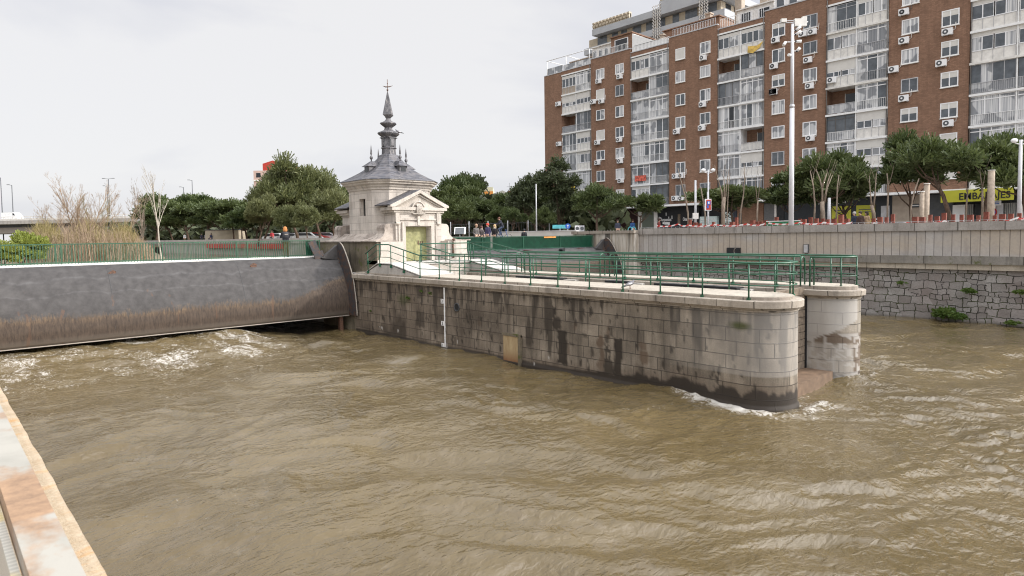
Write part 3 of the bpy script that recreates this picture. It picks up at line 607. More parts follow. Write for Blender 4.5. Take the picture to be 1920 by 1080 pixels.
m = MB(); m.box(16.6, 16.8, 31.9, 32.1, -1, .85); pbuild(m, 'orange_prop', MAT['rust2'], g1)
m = MB(); m.box(XP - .02, XP + .01, 31.3, 35, -1.2, 3.1); pbuild(m, 'gap_shade_sheet', MAT['darkstone'], pier)  # dark sheet over the block face, painting the shaded gap under the gate
for x, w in ((32.2, 1.0), (37.9, .8)):
    m = MB(); m.obox((x, 33.28, 4.0), (w, .25, .012), Matrix.Rotation(.25, 3, 'Z')); pbuild(m, 'red_paint_mark', plain('faded_red_mark', (.22, .09, .08), .7), g2)
# gate walkway railings
def bar_railing(x0, x1, y, z0, z1, label, mat, step=.12, panel=None):
    r = thing('gate_railing', label, 'railing', ((x0 + x1) / 2, y, z0))
    m = MB(); x = x0
    while x <= x1: m.box(x - .009, x + .009, y - .014, y + .014, z0, z1 - .04); x += step
    pbuild(m, 'bars', mat, r)
    m = MB(); m.box(x0 - .03, x1 + .03, y - .028, y + .028, z1 - .045, z1); m.box(x0, x1, y - .02, y + .02, z0 + .03, z0 + .06); pbuild(m, 'top_rail', mat, r)
    x = x0
    while x <= x1 + .01:
        m = MB(); m.box(x - .024, x + .024, y - .03, y + .03, z0, z1 + .01); pbuild(m, 'post', mat, r); x += (x1 - x0) / max(1, round((x1 - x0) / 4))
    if panel:
        for a, b in panel: m = MB(); m.box(a, b, y + .03, y + .045, z0 + .05, z1 - .06); pbuild(m, 'mesh_panel', MAT['green_d'], r)
    return r
bar_railing(.5, 16.3, 33.47, 4.05, 4.94, 'green vertical-bar railing along the river side of the left gate walkway', MAT['green_o'], .12, [(15.5, 16.25)])
bar_railing(.5, 16.3, 34.95, 4.05, 4.94, 'green vertical-bar railing along the far side of the left gate walkway', MAT['green_o'], .12)
bar_railing(24.6, 40.3, 34.0, 4.05, 5.0, 'dark green barred railing closed with sheet along the right gate walkway', MAT['green_d'], .10, [(24.7, 29.3), (29.5, 40.2)])
m = MB(); m.box(34.6, 35.9, 33.975, 33.995, 4.84, 4.97); oo = m.build('notice_board', MAT['orange']); tag(oo, 'small orange notice strip fixed high on the dark green railing', 'sign')
# red hull-like panel on the far quay seen through the railing
# ============================================================ PAVILION
CX, CY, OA, OB = 20.8, 33.3, 2.0, 1.3
pav = thing('gatehouse_pavilion', 'small pale stone pavilion with slate roof, lead spire and green double door on the pier', 'pavilion', (CX, CY, 3.15))
def octp(o, z, a=OA, b=OB):
    A = a + o; B = b + o * .414
    return [(CX + sx, CY + sy, z) for sx, sy in ((-A, -B), (-B, -A), (B, -A), (A, -B), (A, B), (B, A), (-B, A), (-A, B))]
def loft(m, secs, cap=True):
    n = len(secs[0]); vs = [q for s in secs for q in s]; fs = []
    for i in range(len(secs) - 1):
        for k in range(n): fs.append((i * n + k, i * n + (k + 1) % n, (i + 1) * n + (k + 1) % n, (i + 1) * n + k))
    if cap: fs += [tuple(reversed(range(n))), tuple(range((len(secs) - 1) * n, len(secs) * n))]
    m.raw(vs, fs); return m
wy0 = onx(687, 390, CX - OA).y; wy1 = onx(674, 390, CX - OA).y; wz0 = onx(680, 405, CX - OA).z; wz1 = onx(680, 373, CX - OA).z
XW = CX - OA
m = MB(); core = [(XW + .32, CY - OB), (CX - OB, CY - OA), (CX + OB, CY - OA), (CX + OA, CY - OB), (CX + OA, CY + OB), (CX + OB, CY + OA), (CX - OB, CY + OA), (XW + .32, CY + OB)]
m.prism([(XW, CY - OB), (CX - OB, CY - OA), (CX + OB, CY - OA), (CX + OA, CY - OB), (CX + OA, CY + OB), (CX + OB, CY + OA), (CX - OB, CY + OA), (XW, CY + OB)], 4.8, wz0)
m.prism([(XW, CY - OB), (CX - OB, CY - OA), (CX + OB, CY - OA), (CX + OA, CY - OB), (CX + OA, CY + OB), (CX + OB, CY + OA), (CX - OB, CY + OA), (XW, CY + OB)], wz1, 7.9)
m.prism(core, wz0, wz1); m.prism([(XW, CY - OB), (XW + .32, CY - OB - .0), (XW + .32, wy0), (XW, wy0)], wz0, wz1); m.box(XW, XW + .32, wy1, CY + OB, wz0, wz1)
m.prism([(XW, CY - OB), (XW + .7, CY - OA), (XW + .7, CY - OB + .3), (XW, CY - OB + .01)], wz0, wz1)
pbuild(m, 'wall', MAT['pavstone'], pav)
w = MB(); w.box(XW + .26, XW + .31, wy0 + .16, wy1, wz0, wz1); wf = pbuild(w, 'window', MAT['glassd'], pav)
w = MB(); w.box(XW + .2, XW + .27, wy0 + .14, wy0 + .19, wz0, wz1); w.box(XW + .2, XW + .27, wy1 - .05, wy1 - .004, wz0, wz1); w.box(XW + .02, XW + .3, wy0 + .002, wy0 + .14, wz0, wz1); pbuild(w, 'reveal', MAT['pavtrim'], pav)
m = MB(); loft(m, [octp(o, z) for o, z in ((.0, 7.72), (.06, 7.75), (.06, 7.84), (.14, 7.92), (.16, 8.0), (.30, 8.06), (.32, 8.16), (.42, 8.19), (.44, 8.28), (.0, 8.30))]); pbuild(m, 'cornice', MAT['pavtrim'], pav)
RS = [(2.47, 8.27), (2.46, 8.31), (2.15, 8.47), (1.83, 8.66), (1.5, 8.86), (1.2, 9.08), (.94, 9.32), (.72, 9.56), (.55, 9.78), (.47, 9.93)]
m = MB(); loft(m, [octp(r - OA, z, OA, OB) if False else [(CX + sx * r, CY + sy * r, z) for sx, sy in ((-1, -.62), (-.62, -1), (.62, -1), (1, -.62), (1, .62), (.62, 1), (-.62, 1), (-1, .62))] for r, z in RS]); rf = pbuild(m, 'roof', MAT['slate'], pav)
for dx, dy in ((-1, 0), (0, -1), (1, 0), (0, 1)):
    R_ = Matrix(((dx, -dy, 0), (dy, dx, 0), (0, 0, 1)))       # local +x points outward
    def T(p): q = R_ @ Vector(p); return (CX + q.x, CY + q.y, q.z)
    m = MB(); m.raw([T(p) for p in [(.7, -.26, 8.75), (1.52, -.26, 8.72), (1.52, .26, 8.72), (.7, .26, 8.75), (.7, -.26, 9.22), (1.52, -.26, 9.22), (1.52, .26, 9.22), (.7, .26, 9.22)]], [(0, 3, 2, 1), (4, 5, 6, 7), (0, 1, 5, 4), (1, 2, 6, 5), (2, 3, 7, 6), (3, 0, 4, 7)]); dm = pbuild(m, 'dormer', MAT['lead'], rf)
    m = MB(); m.raw([T(p) for p in [(.5, -.36, 9.2), (1.66, -.36, 9.16), (1.66, .36, 9.16), (.5, .36, 9.2), (.5, -.12, 9.5), (1.25, -.10, 9.48), (1.25, .10, 9.48), (.5, .12, 9.5)]], [(0, 3, 2, 1), (4, 5, 6, 7), (0, 1, 5, 4), (1, 2, 6, 5), (2, 3, 7, 6), (3, 0, 4, 7)]); pbuild(m, 'dormer_roof', MAT['slate'], rf)
    m = MB(); m.raw([T(p) for p in [(1.5, -.15, 8.82), (1.535, -.15, 8.82), (1.535, .15, 8.82), (1.5, .15, 8.82), (1.5, -.15, 9.14), (1.535, -.15, 9.14), (1.535, .15, 9.14), (1.5, .15, 9.14)]], [(0, 3, 2, 1), (4, 5, 6, 7), (0, 1, 5, 4), (1, 2, 6, 5), (2, 3, 7, 6), (3, 0, 4, 7)]); pbuild(m, 'dormer_window', MAT['glassd'], rf)
    m = MB(); m.lathe([(.05, 0), (.03, .12), (.09, .2), (.10, .28), (.04, .36), (.03, .42), (.06, .46), (.02, .9), (.004, 1.0)], T((1.2, 0, 9.45)), 8); pbuild(m, 'finial', MAT['lead'], rf)
sp = MB()
sp.lathe([(.52, 9.86), (.50, 9.93), (.43, 9.97), (.41, 10.3), (.47, 10.32), (.47, 10.37), (.40, 10.4), (.38, 10.95), (.44, 11.0), (.46, 11.05)], (CX, CY, 0), 8, rot=PI / 8, smooth=False)
sp.lathe([(.46, 11.02), (.60, 11.12), (.66, 11.2), (.62, 11.27), (.44, 11.33), (.26, 11.42), (.22, 11.55), (.30, 11.62)], (CX, CY, 0), 8, rot=PI / 8, smooth=False)
sp.lathe([(.28, 11.6), (.44, 11.72), (.50, 11.79), (.46, 11.85), (.30, 11.9), (.16, 12.0), (.13, 12.1), (.18, 12.16)], (CX, CY, 0), 8, rot=PI / 8, smooth=False)
spire = pbuild(sp, 'spire', MAT['lead'], pav)
sp = MB(); sp.lathe([(.15, 12.12), (.24, 12.2), (.37, 12.3), (.36, 12.34), (.05, 13.62)], (CX, CY, 0), 4, rot=0.0, smooth=False); pbuild(sp, 'spire_cap', MAT['lead'], spire).rotation_euler = (0, 0, 0)
for dx, dy in ((-1, 0), (0, -1), (1, 0), (0, 1)):
    sp = MB(); cx, cy = CX + dx * .385, CY + dy * .385; ex, ey = abs(dy) * .13 + .02, abs(dx) * .13 + .02
    sp.box(cx - ex, cx + ex, cy - ey, cy + ey, 10.42, 10.92); pbuild(sp, 'lantern_opening', MAT['dgrey'], spire)
    sp = MB(); ex, ey = abs(dy) * .2 + .06, abs(dx) * .2 + .06; sp.box(cx - ex, cx + ex, cy - ey, cy + ey, 10.92, 10.97); ex, ey = abs(dy) * .045 + .05, abs(dx) * .045 + .05; sp.box(cx - ex, cx + ex, cy - ey, cy + ey, 10.45, 10.85); pbuild(sp, 'lantern_trim', MAT['lead'], spire)
sp = MB(); sp.tube([(CX, CY, 13.5), (CX, CY, 14.4)], .018, 6); sp.ball((CX, CY, 13.78), .06, 8); sp.tube([(CX - .2, CY + .18, 14.02), (CX - .08, CY + .07, 13.96), (CX + .08, CY - .07, 13.97), (CX + .24, CY - .22, 14.03)], [.01, .035, .03, .008], 6); sp.ball((CX, CY, 14.17), .035, 6); pbuild(sp, 'weathervane', MAT['rust2'], spire)
# front and rear wings
def wing(sgn):
    y0 = CY + sgn * 3.0; y1 = CY + sgn * 1.9; f = -1 if sgn < 0 else 1
    m = MB()
    if sgn < 0:
        m.box(19.25, 19.87, y0, y1, 3.69, 6.5); m.box(21.53, 22.35, y0, y1, 3.69, 6.5); m.box(19.87, 21.53, y0, y1, 5.62, 6.5); m.box(19.87, 21.53, y0 + .45, y1, 3.69, 5.62)
    else: m.box(19.25, 22.35, y0, y1, 3.2, 6.5)
    pbuild(m, 'wing_wall', MAT['pavstone'], pav)
    m = MB(); ya = y0 + .18 * sgn
    m.box(18.95, 22.65, ya, y1, 6.53, 6.70); m.box(19.1, 22.5, y0 + .09 * sgn, y1, 6.40, 6.53); m.box(19.18, 22.42, y0 + .03 * sgn, y1, 6.30, 6.33)
    m.extr([(19.15, 6.7), (22.45, 6.7), (CX, 7.50)], 'y', y0 - .02 * sgn, y1)
    for s in (-1, 1):     # raking cornices
        m.extr([(CX + s * 1.97, 6.70), (CX + s * 1.97, 6.80), (CX, 7.68), (CX, 7.50), (CX + s * 1.70, 6.70)], 'y', y0 + .20 * sgn, y0 - .1 * sgn)
        m.extr([(CX + s * 1.62, 6.72), (CX + s * 1.45, 6.72), (CX, 7.36), (CX, 7.44)], 'y', y0 + .07 * sgn, y0 - .05 * sgn)
    pbuild(m, 'pediment', MAT['pavtrim'], pav)
    m = MB()
    for s in (-1, 1): m.extr([(CX + s * 1.99, 6.78), (CX + s * 2.01, 6.83), (CX, 7.71), (CX, 7.64)], 'y', y0 + .16 * sgn, y1 - .3 * sgn)
    pbuild(m, 'wing_roof', MAT['slate'], pav)
    for s in (-1, 1):     # scrolled buttresses
        prof = [(1.5, 5.8), (2.0, 5.78), (2.13, 5.7), (2.18, 5.55), (2.17, 5.38), (2.2, 5.25), (2.3, 5.1), (2.45, 4.98), (2.65, 4.9), (2.92, 4.86), (2.92, 4.80), (1.5, 4.80)]
        m = MB(); m.extr([(CX + s * a, b) for a, b in prof], 'y', y0 - .12 * sgn, y0 - .95 * sgn); pbuild(m, 'buttress', MAT['pavdirty'] if s < 0 else MAT['pavtrim'], pav)
wing(-1); wing(1)
yf = CY - 3.0
for s in (-1, 1):
    prof = [(1.5, 4.8), (2.9, 4.8), (2.9, 4.15), (2.93, 4.0), (3.02, 3.85), (3.1, 3.8), (3.1, 3.6), (1.5, 3.6)]
    m = MB(); m.extr([(CX + s * a, b) for a, b in prof], 'y', yf - .66, yf + .5); pbuild(m, 'buttress_base', MAT['pavtrim'], pav)
m = MB(); m.box(17.70, 18.9, 29.72, 37.4, 3.1, 4.80); m.box(22.7, 23.9, 30.2, 37.4, 3.1, 4.80); m.box(18.9, 22.7, 32.0, 37.4, 3.1, 4.80); pbuild(m, 'plinth', MAT['darkstone'], pav)
m = MB(); m.box(17.60, 18.9, 29.66, 37.5, 4.80, 4.87); m.box(22.7, 24.0, 29.66, 37.5, 4.80, 4.87); m.box(18.9, 22.7, 32.3, 37.5, 4.79, 4.865)
m.extr([(18.82, 5.28), (18.6, 5.1), (18.3, 4.97), (17.95, 4.9), (17.72, 4.87), (18.82, 4.87)], 'y', 31.3, 35.3); m.extr([(22.78, 5.28), (23.0, 5.1), (23.3, 4.97), (23.65, 4.9), (23.88, 4.87), (22.78, 4.87)], 'y', 31.3, 35.3)
pbuild(m, 'plinth_ledge', MAT['pavdirty'], pav)
m = MB()      # door surround
m.box(19.40, 19.50, yf - .06, yf, 3.7, 5.98); m.box(21.90, 22.0, yf - .06, yf, 3.7, 5.98); m.box(19.40, 22.0, yf - .065, yf, 5.98, 6.07)
m.box(19.62, 19.84, yf - .10, yf, 3.7, 5.68); m.box(21.56, 21.78, yf - .10, yf, 3.7, 5.68); m.box(19.62, 21.78, yf - .105, yf, 5.66, 5.86); m.box(20.62, 20.78, yf - .14, yf, 5.7, 6.2)
for x in (19.32, 22.08): m.box(x - .12, x + .12, yf - .12, yf + .02, 5.82, 6.38); m.tube([(x - .12, yf - .05, 5.80), (x + .12, yf - .05, 5.80)], .09, 10)
pbuild(m, 'door_surround', MAT['pavtrim'], pav)

m = MB(); m.box(19.87, 21.53, yf + .36, yf + .42, 3.7, 5.62); door = pbuild(m, 'door', MAT['doorgreen'], pav)
m = MB()
for x0, x1 in ((19.95, 20.66), (20.76, 21.45)):
    for z0, z1 in ((3.85, 4.65), (4.8, 5.5)):
        m.box(x0, x1, yf + .345, yf + .362, z1 - .05, z1); m.box(x0, x1, yf + .345, yf + .362, z0, z0 + .05); m.box(x0, x0 + .05, yf + .345, yf + .362, z0 + .05, z1 - .05); m.box(x1 - .05, x1, yf + .345, yf + .362, z0 + .05, z1 - .05)
m.box(20.68, 20.74, yf + .335, yf + .365, 3.7, 5.62); pbuild(m, 'door_moulding', MAT['doorgreen'], door)
m = MB()      # flaked rusty patch of old lettering on the right leaf
for x, s in ((20.95, 1), (21.10, .8), (21.24, .9)):
    m.extr([(x - .05, 4.62), (x + .05, 4.60), (x + .03, 4.62 + .2 * s), (x - .01, 4.62 + .24 * s)], 'y', yf + .338, yf + .344)
pbuild(m, 'rust_marks', MAT['rust2'], door)
m = MB(); m.extr([(20.7 + .42 * math.cos(a), 6.5 + .50 * math.sin(a)) for a in np.linspace(0, PI, 14)], 'y', yf - .125, yf - .07); pbuild(m, 'niche', MAT['pavdirty'], pav)
m = MB()
pr = [(20.7 + .44 * math.cos(a), 6.5 + .52 * math.sin(a)) for a in np.linspace(0, PI, 14)]; m.tube([(x, yf - .13, z) for x, z in pr], .045, 8)
for i in range(4): m.tube([(20.56 + .09 * i + .02 * math.sin(t * 2.2), yf - .19 + .03 * math.cos(t), 6.36 + t * .10) for t in np.linspace(0, 5, 9)], .05, 8)
m.box(20.3, 21.1, yf - .2, yf - .02, 6.31, 6.36); pbuild(m, 'carved_shield', MAT['pavtrim'], pav)
m = MB(); m.tube([(22.62, 29.55, 3.8), (22.62, 29.55, 4.75)], .06, 8); m.ball((22.62, 29.5, 4.86), .09, 8); pbuild(m, 'drain_spout', MAT['rust2'], pav)
p = onx(708, 358, 17.65)
# ============================================================ RAILINGS on the pier
def rail(label, pts, posts, name='tube_railing', hts=(.36, .68, 1.0), r=.026, mat='green', loops=()):
    pts = [Vector(p) for p in pts]; c = pts[0]
    g = thing(name, label, 'railing', c)
    for i, h in enumerate(hts):
        m = MB(); m.tube([p + Vector((0, 0, h)) for p in pts], r * (1.15 if i == len(hts) - 1 else .62), 8); pbuild(m, 'handrail' if i == len(hts) - 1 else 'mid_rail', MAT[mat], g)
    m = MB()
    for i, q in enumerate(posts):
        q = Vector(q); m = MB(); m.tube([q - Vector((0, 0, .08)), q + Vector((0, 0, hts[-1]))], r * .95, 8); m.box(q.x - .045, q.x + .045, q.y - .045, q.y + .045, q.z - .09, q.z + .03); pbuild(m, 'post', MAT[mat], g)
    for (q, dx) in loops:
        q = Vector(q); w = abs(dx) / 2; cx = q.x + dx / 2; R_ = w
        arc = [(q.x, q.y, q.z)] + [(cx - math.copysign(R_, dx) * math.cos(a), q.y, q.z + hts[-1] - R_ + R_ * math.sin(a) + .0) for a in np.linspace(0, PI, 9)] + [(q.x + dx, q.y, q.z)]
        m = MB(); m.tube(arc, r * 1.15, 8); pbuild(m, 'end_hoop', MAT[mat], g)
    return g
X1, X2_, X3, X4 = 17.30, 19.22, 22.52, 24.08
def zr(Y): # ramp height
    return 3.17 if Y < 25.3 else 3.17 + (Y - 25.3) / 2.65 * .5 if Y < 27.95 else 3.67 if Y < 29.1 else max(3.17, 3.67 - (Y - 29.1) * .43)
tipO = [(18.3 + 1.0 * math.cos(a), 9.0 + 1.0 * math.sin(a), 3.15) for a in np.linspace(PI, PI * 1.78, 12)]
pp = [(690, 500), (712, 490), (733, 490), (757, 500)] + [(x, 530) for x in (788, 824, 862, 903, 947, 995, 1046, 1105, 1168, 1238, 1317, 1404)]
posts = [(X1, onx(a, b, X1).y) for a, b in pp]; posts = [(x, y, zr(y) - .04) for x, y in posts]
rail('green tube railing along the river edge of the pier, curving round the near nose', [(X1, 30.25, 3.17), (X1, 29.1, 3.67), (X1, 27.95, 3.67), (X1, 25.3, 3.17), (X1, 9.4, 3.17)] + tipO, posts + [tipO[-1]])
ys_ = [onx(a, 530, X2_).y for a in (872, 911, 953, 1000, 1048, 1098, 1156, 1220, 1290, 1367, 1453)]
rail('green tube railing on the lock side of the near walkway', [(X2_, 28.0, 3.67), (X2_, 25.3, 3.17), (X2_, 9.6, 3.17), (X2_ - .05, 8.9, 3.17), (19.08, 8.37, 3.15)], [(X2_, 27.9, 3.66), (X2_, 25.4, 3.17)] + [(X2_, y, 3.15) for y in ys_] + [(19.06, 8.45, 3.15)])
rail('short green tube railing across the landing before the pavilion door', [(X2_ + .05, 27.98, 3.67), (X3, 27.98, 3.67)], [(X2_ + .08, 27.98, 3.67), (20.9, 27.98, 3.67), (X3 - .04, 27.98, 3.67)])
y1a = onx(969, 500, X3).y; y1b = onx(984, 500, X3).y; y2a = onx(1125, 500, X3).y; y2b = onx(1143, 500, X3).y; y3a = 9.62; y3b = 9.3
rail('green tube railing sloping down the ramp on the far lock wall', [(X3, 27.9, 3.67), (X3, 25.3, 3.17), (X3, y1a, 3.17)], [(X3, 27.85, 3.66), (X3, 26.5, 3.4), (X3, 25.2, 3.17)], loops=(((X3, y1a, 3.15), .34),))
n_ = int((y1b - y2a) / 1.5)
rail('green tube railing between two hooped ends midway along the far lock wall', [(X3, y1b, 3.17), (X3, y2a, 3.17)], [(X3, y1b + (y2a - y1b) * (i + .5) / n_, 3.15) for i in range(n_)], loops=(((X3, y1b, 3.15), .34), ((X3, y2a, 3.15), .34)))
n_ = int((y2b - y3a) / 1.5)
rail('long green tube railing at the lock edge running up to the stop logs', [(X3, y2b, 3.17), (X3, y3a, 3.17)], [(X3, y2b + (y3a - y2b) * (i + .5) / n_, 3.15) for i in range(n_)], loops=(((X3, y2b, 3.15), .34), ((X3, y3a, 3.15), .34)))
tip2 = [(23.28 + .82 * math.cos(a), 8.95 + .82 * math.sin(a), 3.15) for a in np.linspace(PI * 1.98, PI * 1.62, 6)]
rail('green tube railing with a hooped end on the nose of the far lock wall', [(X3, y3b, 3.17), (X3 + .12, 8.75, 3.17), (X3 + .45, 8.35, 3.17), (23.4, 8.12, 3.17), (23.75, 8.22, 3.17)], [(22.9, 8.42, 3.15), (23.75, 8.22, 3.15)], loops=(((X3, y3b, 3.15), .34),), hts=(.33, .66, .98))
n_ = 12
rail('green tube railing along the outer edge of the far lock wall', [(X4, 29.6, 3.67), (X4, 28.0, 3.67), (X4, 25.3, 3.17), (X4, 9.0, 3.17), (23.8, 8.3, 3.17)], [(X4, 29.5, 3.66), (X4, 28.0, 3.66), (X4, 26.6, 3.4)] + [(X4, 25.2 - 16.0 * i / n_, 3.15) for i in range(n_ + 1)])
# ============================================================ RIVER WALLS on the right bank
def m_rubble():
    t = NT('rubble_masonry'); uv = t.uv(); wob = t.node('ShaderNodeVectorMath', operation='ADD'); t.l.new(uv, wob.inputs[0]); cn = t.node('ShaderNodeCombineXYZ')
    t.l.new(t.math('MULTIPLY', t.math('SUBTRACT', t.noise(uv, 1.7, 3), .5), .34), cn.inputs[0]); t.l.new(t.math('MULTIPLY', t.math('SUBTRACT', t.noise(t.map(uv, loc=(9, 4, 0)), 1.5, 3), .5), .36), cn.inputs[1]); t.l.new(cn.outputs[0], wob.inputs[1])
    def br(w, h, sq, sf, of):
        b = t.node('ShaderNodeTexBrick'); t.l.new(wob.outputs[0], b.inputs['Vector']); b.offset = of; b.squash = sq; b.squash_frequency = sf; b.inputs['Scale'].default_value = 1; b.inputs['Brick Width'].default_value = w; b.inputs['Row Height'].default_value = h; b.inputs['Mortar Size'].default_value = .022; b.inputs['Mortar Smooth'].default_value = .6; b.inputs['Color1'].default_value = (0, 0, 0, 1); b.inputs['Color2'].default_value = (1, 1, 1, 1); return b
    b1 = br(.46, .30, .7, 2, .37); b2 = br(.62, .44, 1.35, 3, .6); sel = t.ramp(t.vor(uv, .9, out='Color'), [(.45, 0), (.46, 1)], 'CONSTANT')
    fac = t.mix(sel, b1.outputs['Fac'], b2.outputs['Fac']); colr = t.mix(sel, b1.outputs['Color'], b2.outputs['Color'])
    c = t.mix(colr, (.23, .21, .195), (.38, .36, .34)); o = t.obj(); fine = t.noise(o, 14, 6, .7); c = t.mix(t.ramp(fine, [(.35, 0), (.65, .5)]), c, (.13, .115, .10))
    c = t.mix(t.ramp(t.noise(o, .5, 4), [(.45, 0), (.7, .55)]), c, (.20, .155, .14))
    ms = t.math('MULTIPLY', t.ramp(fac, [(.0, 0), (.5, 1)]), t.ramp(t.noise(o, 1.2, 4), [(.42, 0), (.6, 1)])); c = t.mix(t.math('MULTIPLY', fac, .92), c, (.018, .015, .012)); c = t.mix(t.math('MULTIPLY', ms, .75), c, (.06, .075, .015))
    c = t.mix(t.ramp(t.sep(o)[2], [(.0, .75), (.22, 0)]), c, (.05, .045, .025))
    t.col(c); t.bump(t.math('SUBTRACT', t.math('MULTIPLY', fine, .5), t.math('MULTIPLY', fac, 1.5)), .9, .05); return t.fin(.9)
def m_panels():
    t = NT('ribbed_wall_panels'); o = t.obj(); s = t.sep(o); y = t.math('DIVIDE', s[1], .42); fr = t.math('ABSOLUTE', t.math('SUBTRACT', t.math('FRACT', y), .5)); j = t.ramp(fr, [(0, 1), (.025, .9), (.05, 0)])
    vt = t.node('ShaderNodeTexWhiteNoise', noise_dimensions='1D'); t.l.new(t.math('FLOOR', t.math('ADD', y, .5)), vt.inputs['W']); n = t.noise(o, 6, 5, .7)
    c = t.mix(vt.outputs['Value'], (.38, .35, .32), (.47, .445, .42)); c = t.mix(t.ramp(t.noise(t.map(o, (1, .12, .3)), 2, 3), [(.42, 0), (.6, .8)]), c, (.44, .37, .29)); c = t.mix(t.ramp(n, [(.4, 0), (.7, .4)]), c, (.26, .24, .23))
    c = t.mix(t.math('MULTIPLY', j, .7), c, (.05, .045, .04)); c = t.mix(t.ramp(t.noise(t.map(o, (1, 1.4, .15)), 1.5, 4), [(.58, 0), (.75, .4)]), c, (.12, .11, .10))
    t.col(c); t.bump(t.math('SUBTRACT', t.noise(o, 18, 4, .7), j), .6, .03); return t.fin(.9)
rw = thing('river_wall', 'tall quay wall with ribbed panels above rubble masonry along the right bank', 'wall', (41.2, 10, 0)); Y0w, Y1w = -60, 30.1
m = MB(); m.box(41.05, 41.75, Y0w, Y1w, 5.0, 5.46); pbuild(m, 'coping', m_stone('granite_coping_blocks', (.27, .245, .22), (.40, .37, .34), 2.05, .6), rw)
m = MB(); m.box(41.15, 41.6, Y0w, Y1w, 3.6, 5.0); pbuild(m, 'panel_wall', m_panels(), rw)
m = MB(); m.box(40.98, 41.6, Y0w, Y1w, 3.18, 3.62); pbuild(m, 'ledge', m_stone('ledge_blocks', (.19, .175, .15), (.28, .26, .23), 2.2, .6, green=.8), rw)
m = MB(); m.box(41.08, 41.6, Y0w, Y1w, 2.88, 3.18); pbuild(m, 'pale_course', m_stone('pale_course_blocks', (.38, .33, .26), (.55, .49, .40), 1.5, .4), rw)
ysw = np.arange(Y0w, Y1w + .01, .12); zsw = np.arange(-1.2, 2.9, .12); Yw, Zw = np.meshgrid(ysw, zsw, indexing='ij')
Xw = 41.14 + .08 * (2.88 - Zw) / 2.88 * 0 + .05 * (vn(Yw * 2.1, Zw * 2.6) - .5) + .03 * (vn(Yw * 6, Zw * 6) - .5) + .12
rb = grid_obj('rubble_base', np.stack([Xw, Yw, Zw], -1), m_rubble(), {}, np.stack([Yw, Zw], -1)); rb.parent = rw; rb.matrix_parent_inverse = Matrix.Translation(rw.location).inverted()
m = MB()
y = Y0w
while y < Y1w: m.tube([(41.2, y, 5.45), (41.2, y, 5.53)], .012, 4); y += .35
m.tube([(41.2, Y0w, 5.53), (41.2, Y1w, 5.53)], .008, 4); pbuild(m, 'wire_edge', MAT['grey'], rw)
# abutment where the right gate meets the bank
ab = thing('gate_abutment', 'streaked pale concrete abutment where the right gate meets the quay', 'wall', (41.2, 33, 0))
def m_abut():
    t = NT('streaked_concrete'); o = t.obj(); n = t.noise(t.map(o, (1.6, 1.6, .12)), 1.6, 5, .6); n2 = t.noise(t.map(o, (7, 7, .3)), 2, 4); c = t.mix(t.ramp(n, [(.42, 0), (.62, 1)]), (.52, .48, .42), (.30, .25, .19)); c = t.mix(t.ramp(n2, [(.58, 0), (.66, .85)]), c, (.05, .035, .025)); c = t.mix(t.ramp(t.noise(t.map(o, (1, 1, .1)), .55, 2), [(.60, 0), (.63, .8)]), c, (.035, .03, .025)); t.col(c); return t.fin(.9)
m = MB(); m.box(40.55, 41.9, 30.1, 36.4, -1.2, 5.12); pbuild(m, 'abutment_wall', m_abut(), ab)
m = MB(); m.box(40.45, 42, 30.05, 36.5, 5.12, 5.34); pbuild(m, 'slab', MAT['kerb'], ab)
m = MB()
y = 30.2
while y < 36.5: m.tube([(41.2, y, 5.34), (41.2, y, 5.42)], .012, 4); y += .3
pbuild(m, 'wire_edge', MAT['grey'], ab)
up = thing('quay_parapet', 'long smooth white parapet wall upstream of the right gate', 'wall', (41.3, 50, 0))
m = MB(); m.box(41.2, 41.5, 36.6, 49.5, 4.0, 5.42); pbuild(m, 'white_panel', plain('white_panels', (.60, .57, .53), .8, 0, .08, 1), up)
m = MB(); m.box(41.2, 41.5, 49.5, 112, 3.9, 5.05); m.box(41.0, 41.6, 36.5, 112, -1.2, 4.0); pbuild(m, 'concrete_wall', MAT['concrete'], up)
m = MB(); m.box(41.15, 41.55, 36.6, 49.5, 5.42, 5.46); pbuild(m, 'cap_strip', MAT['white'], up)
lw = MB(); a = atd(250, 450, 118); b = atd(655, 450, 62)
v_ = Vector((b.x - a.x, b.y - a.y, 0)); L_ = v_.length; ang = math.atan2(v_.y, v_.x)
fq = thing('far_quay_wall', 'long low concrete quay wall across the upstream basin', 'wall', (a.x, a.y, 0), ang)
m = MB(); m.box(0, L_, 0, .5, 1, 4.55); lbuild(m, 'quay_face', m_panels(), fq)
m = MB(); m.box(0, L_, -.15, .6, 4.55, 5.12); lbuild(m, 'parapet', MAT['concrete'], fq)
m = MB(); m.box(L_ * .50, L_ * .83, -.35, -.2, 3.95, 4.5); lbuild(m, 'red_boarding', MAT['red'], fq)
m = MB(); m.prism([(0, .5), (L_, .5), (L_ + 60, 90), (-60, 90)], 3.6, 4.42); lbuild(m, 'park_terrace', MAT['soil'], fq)
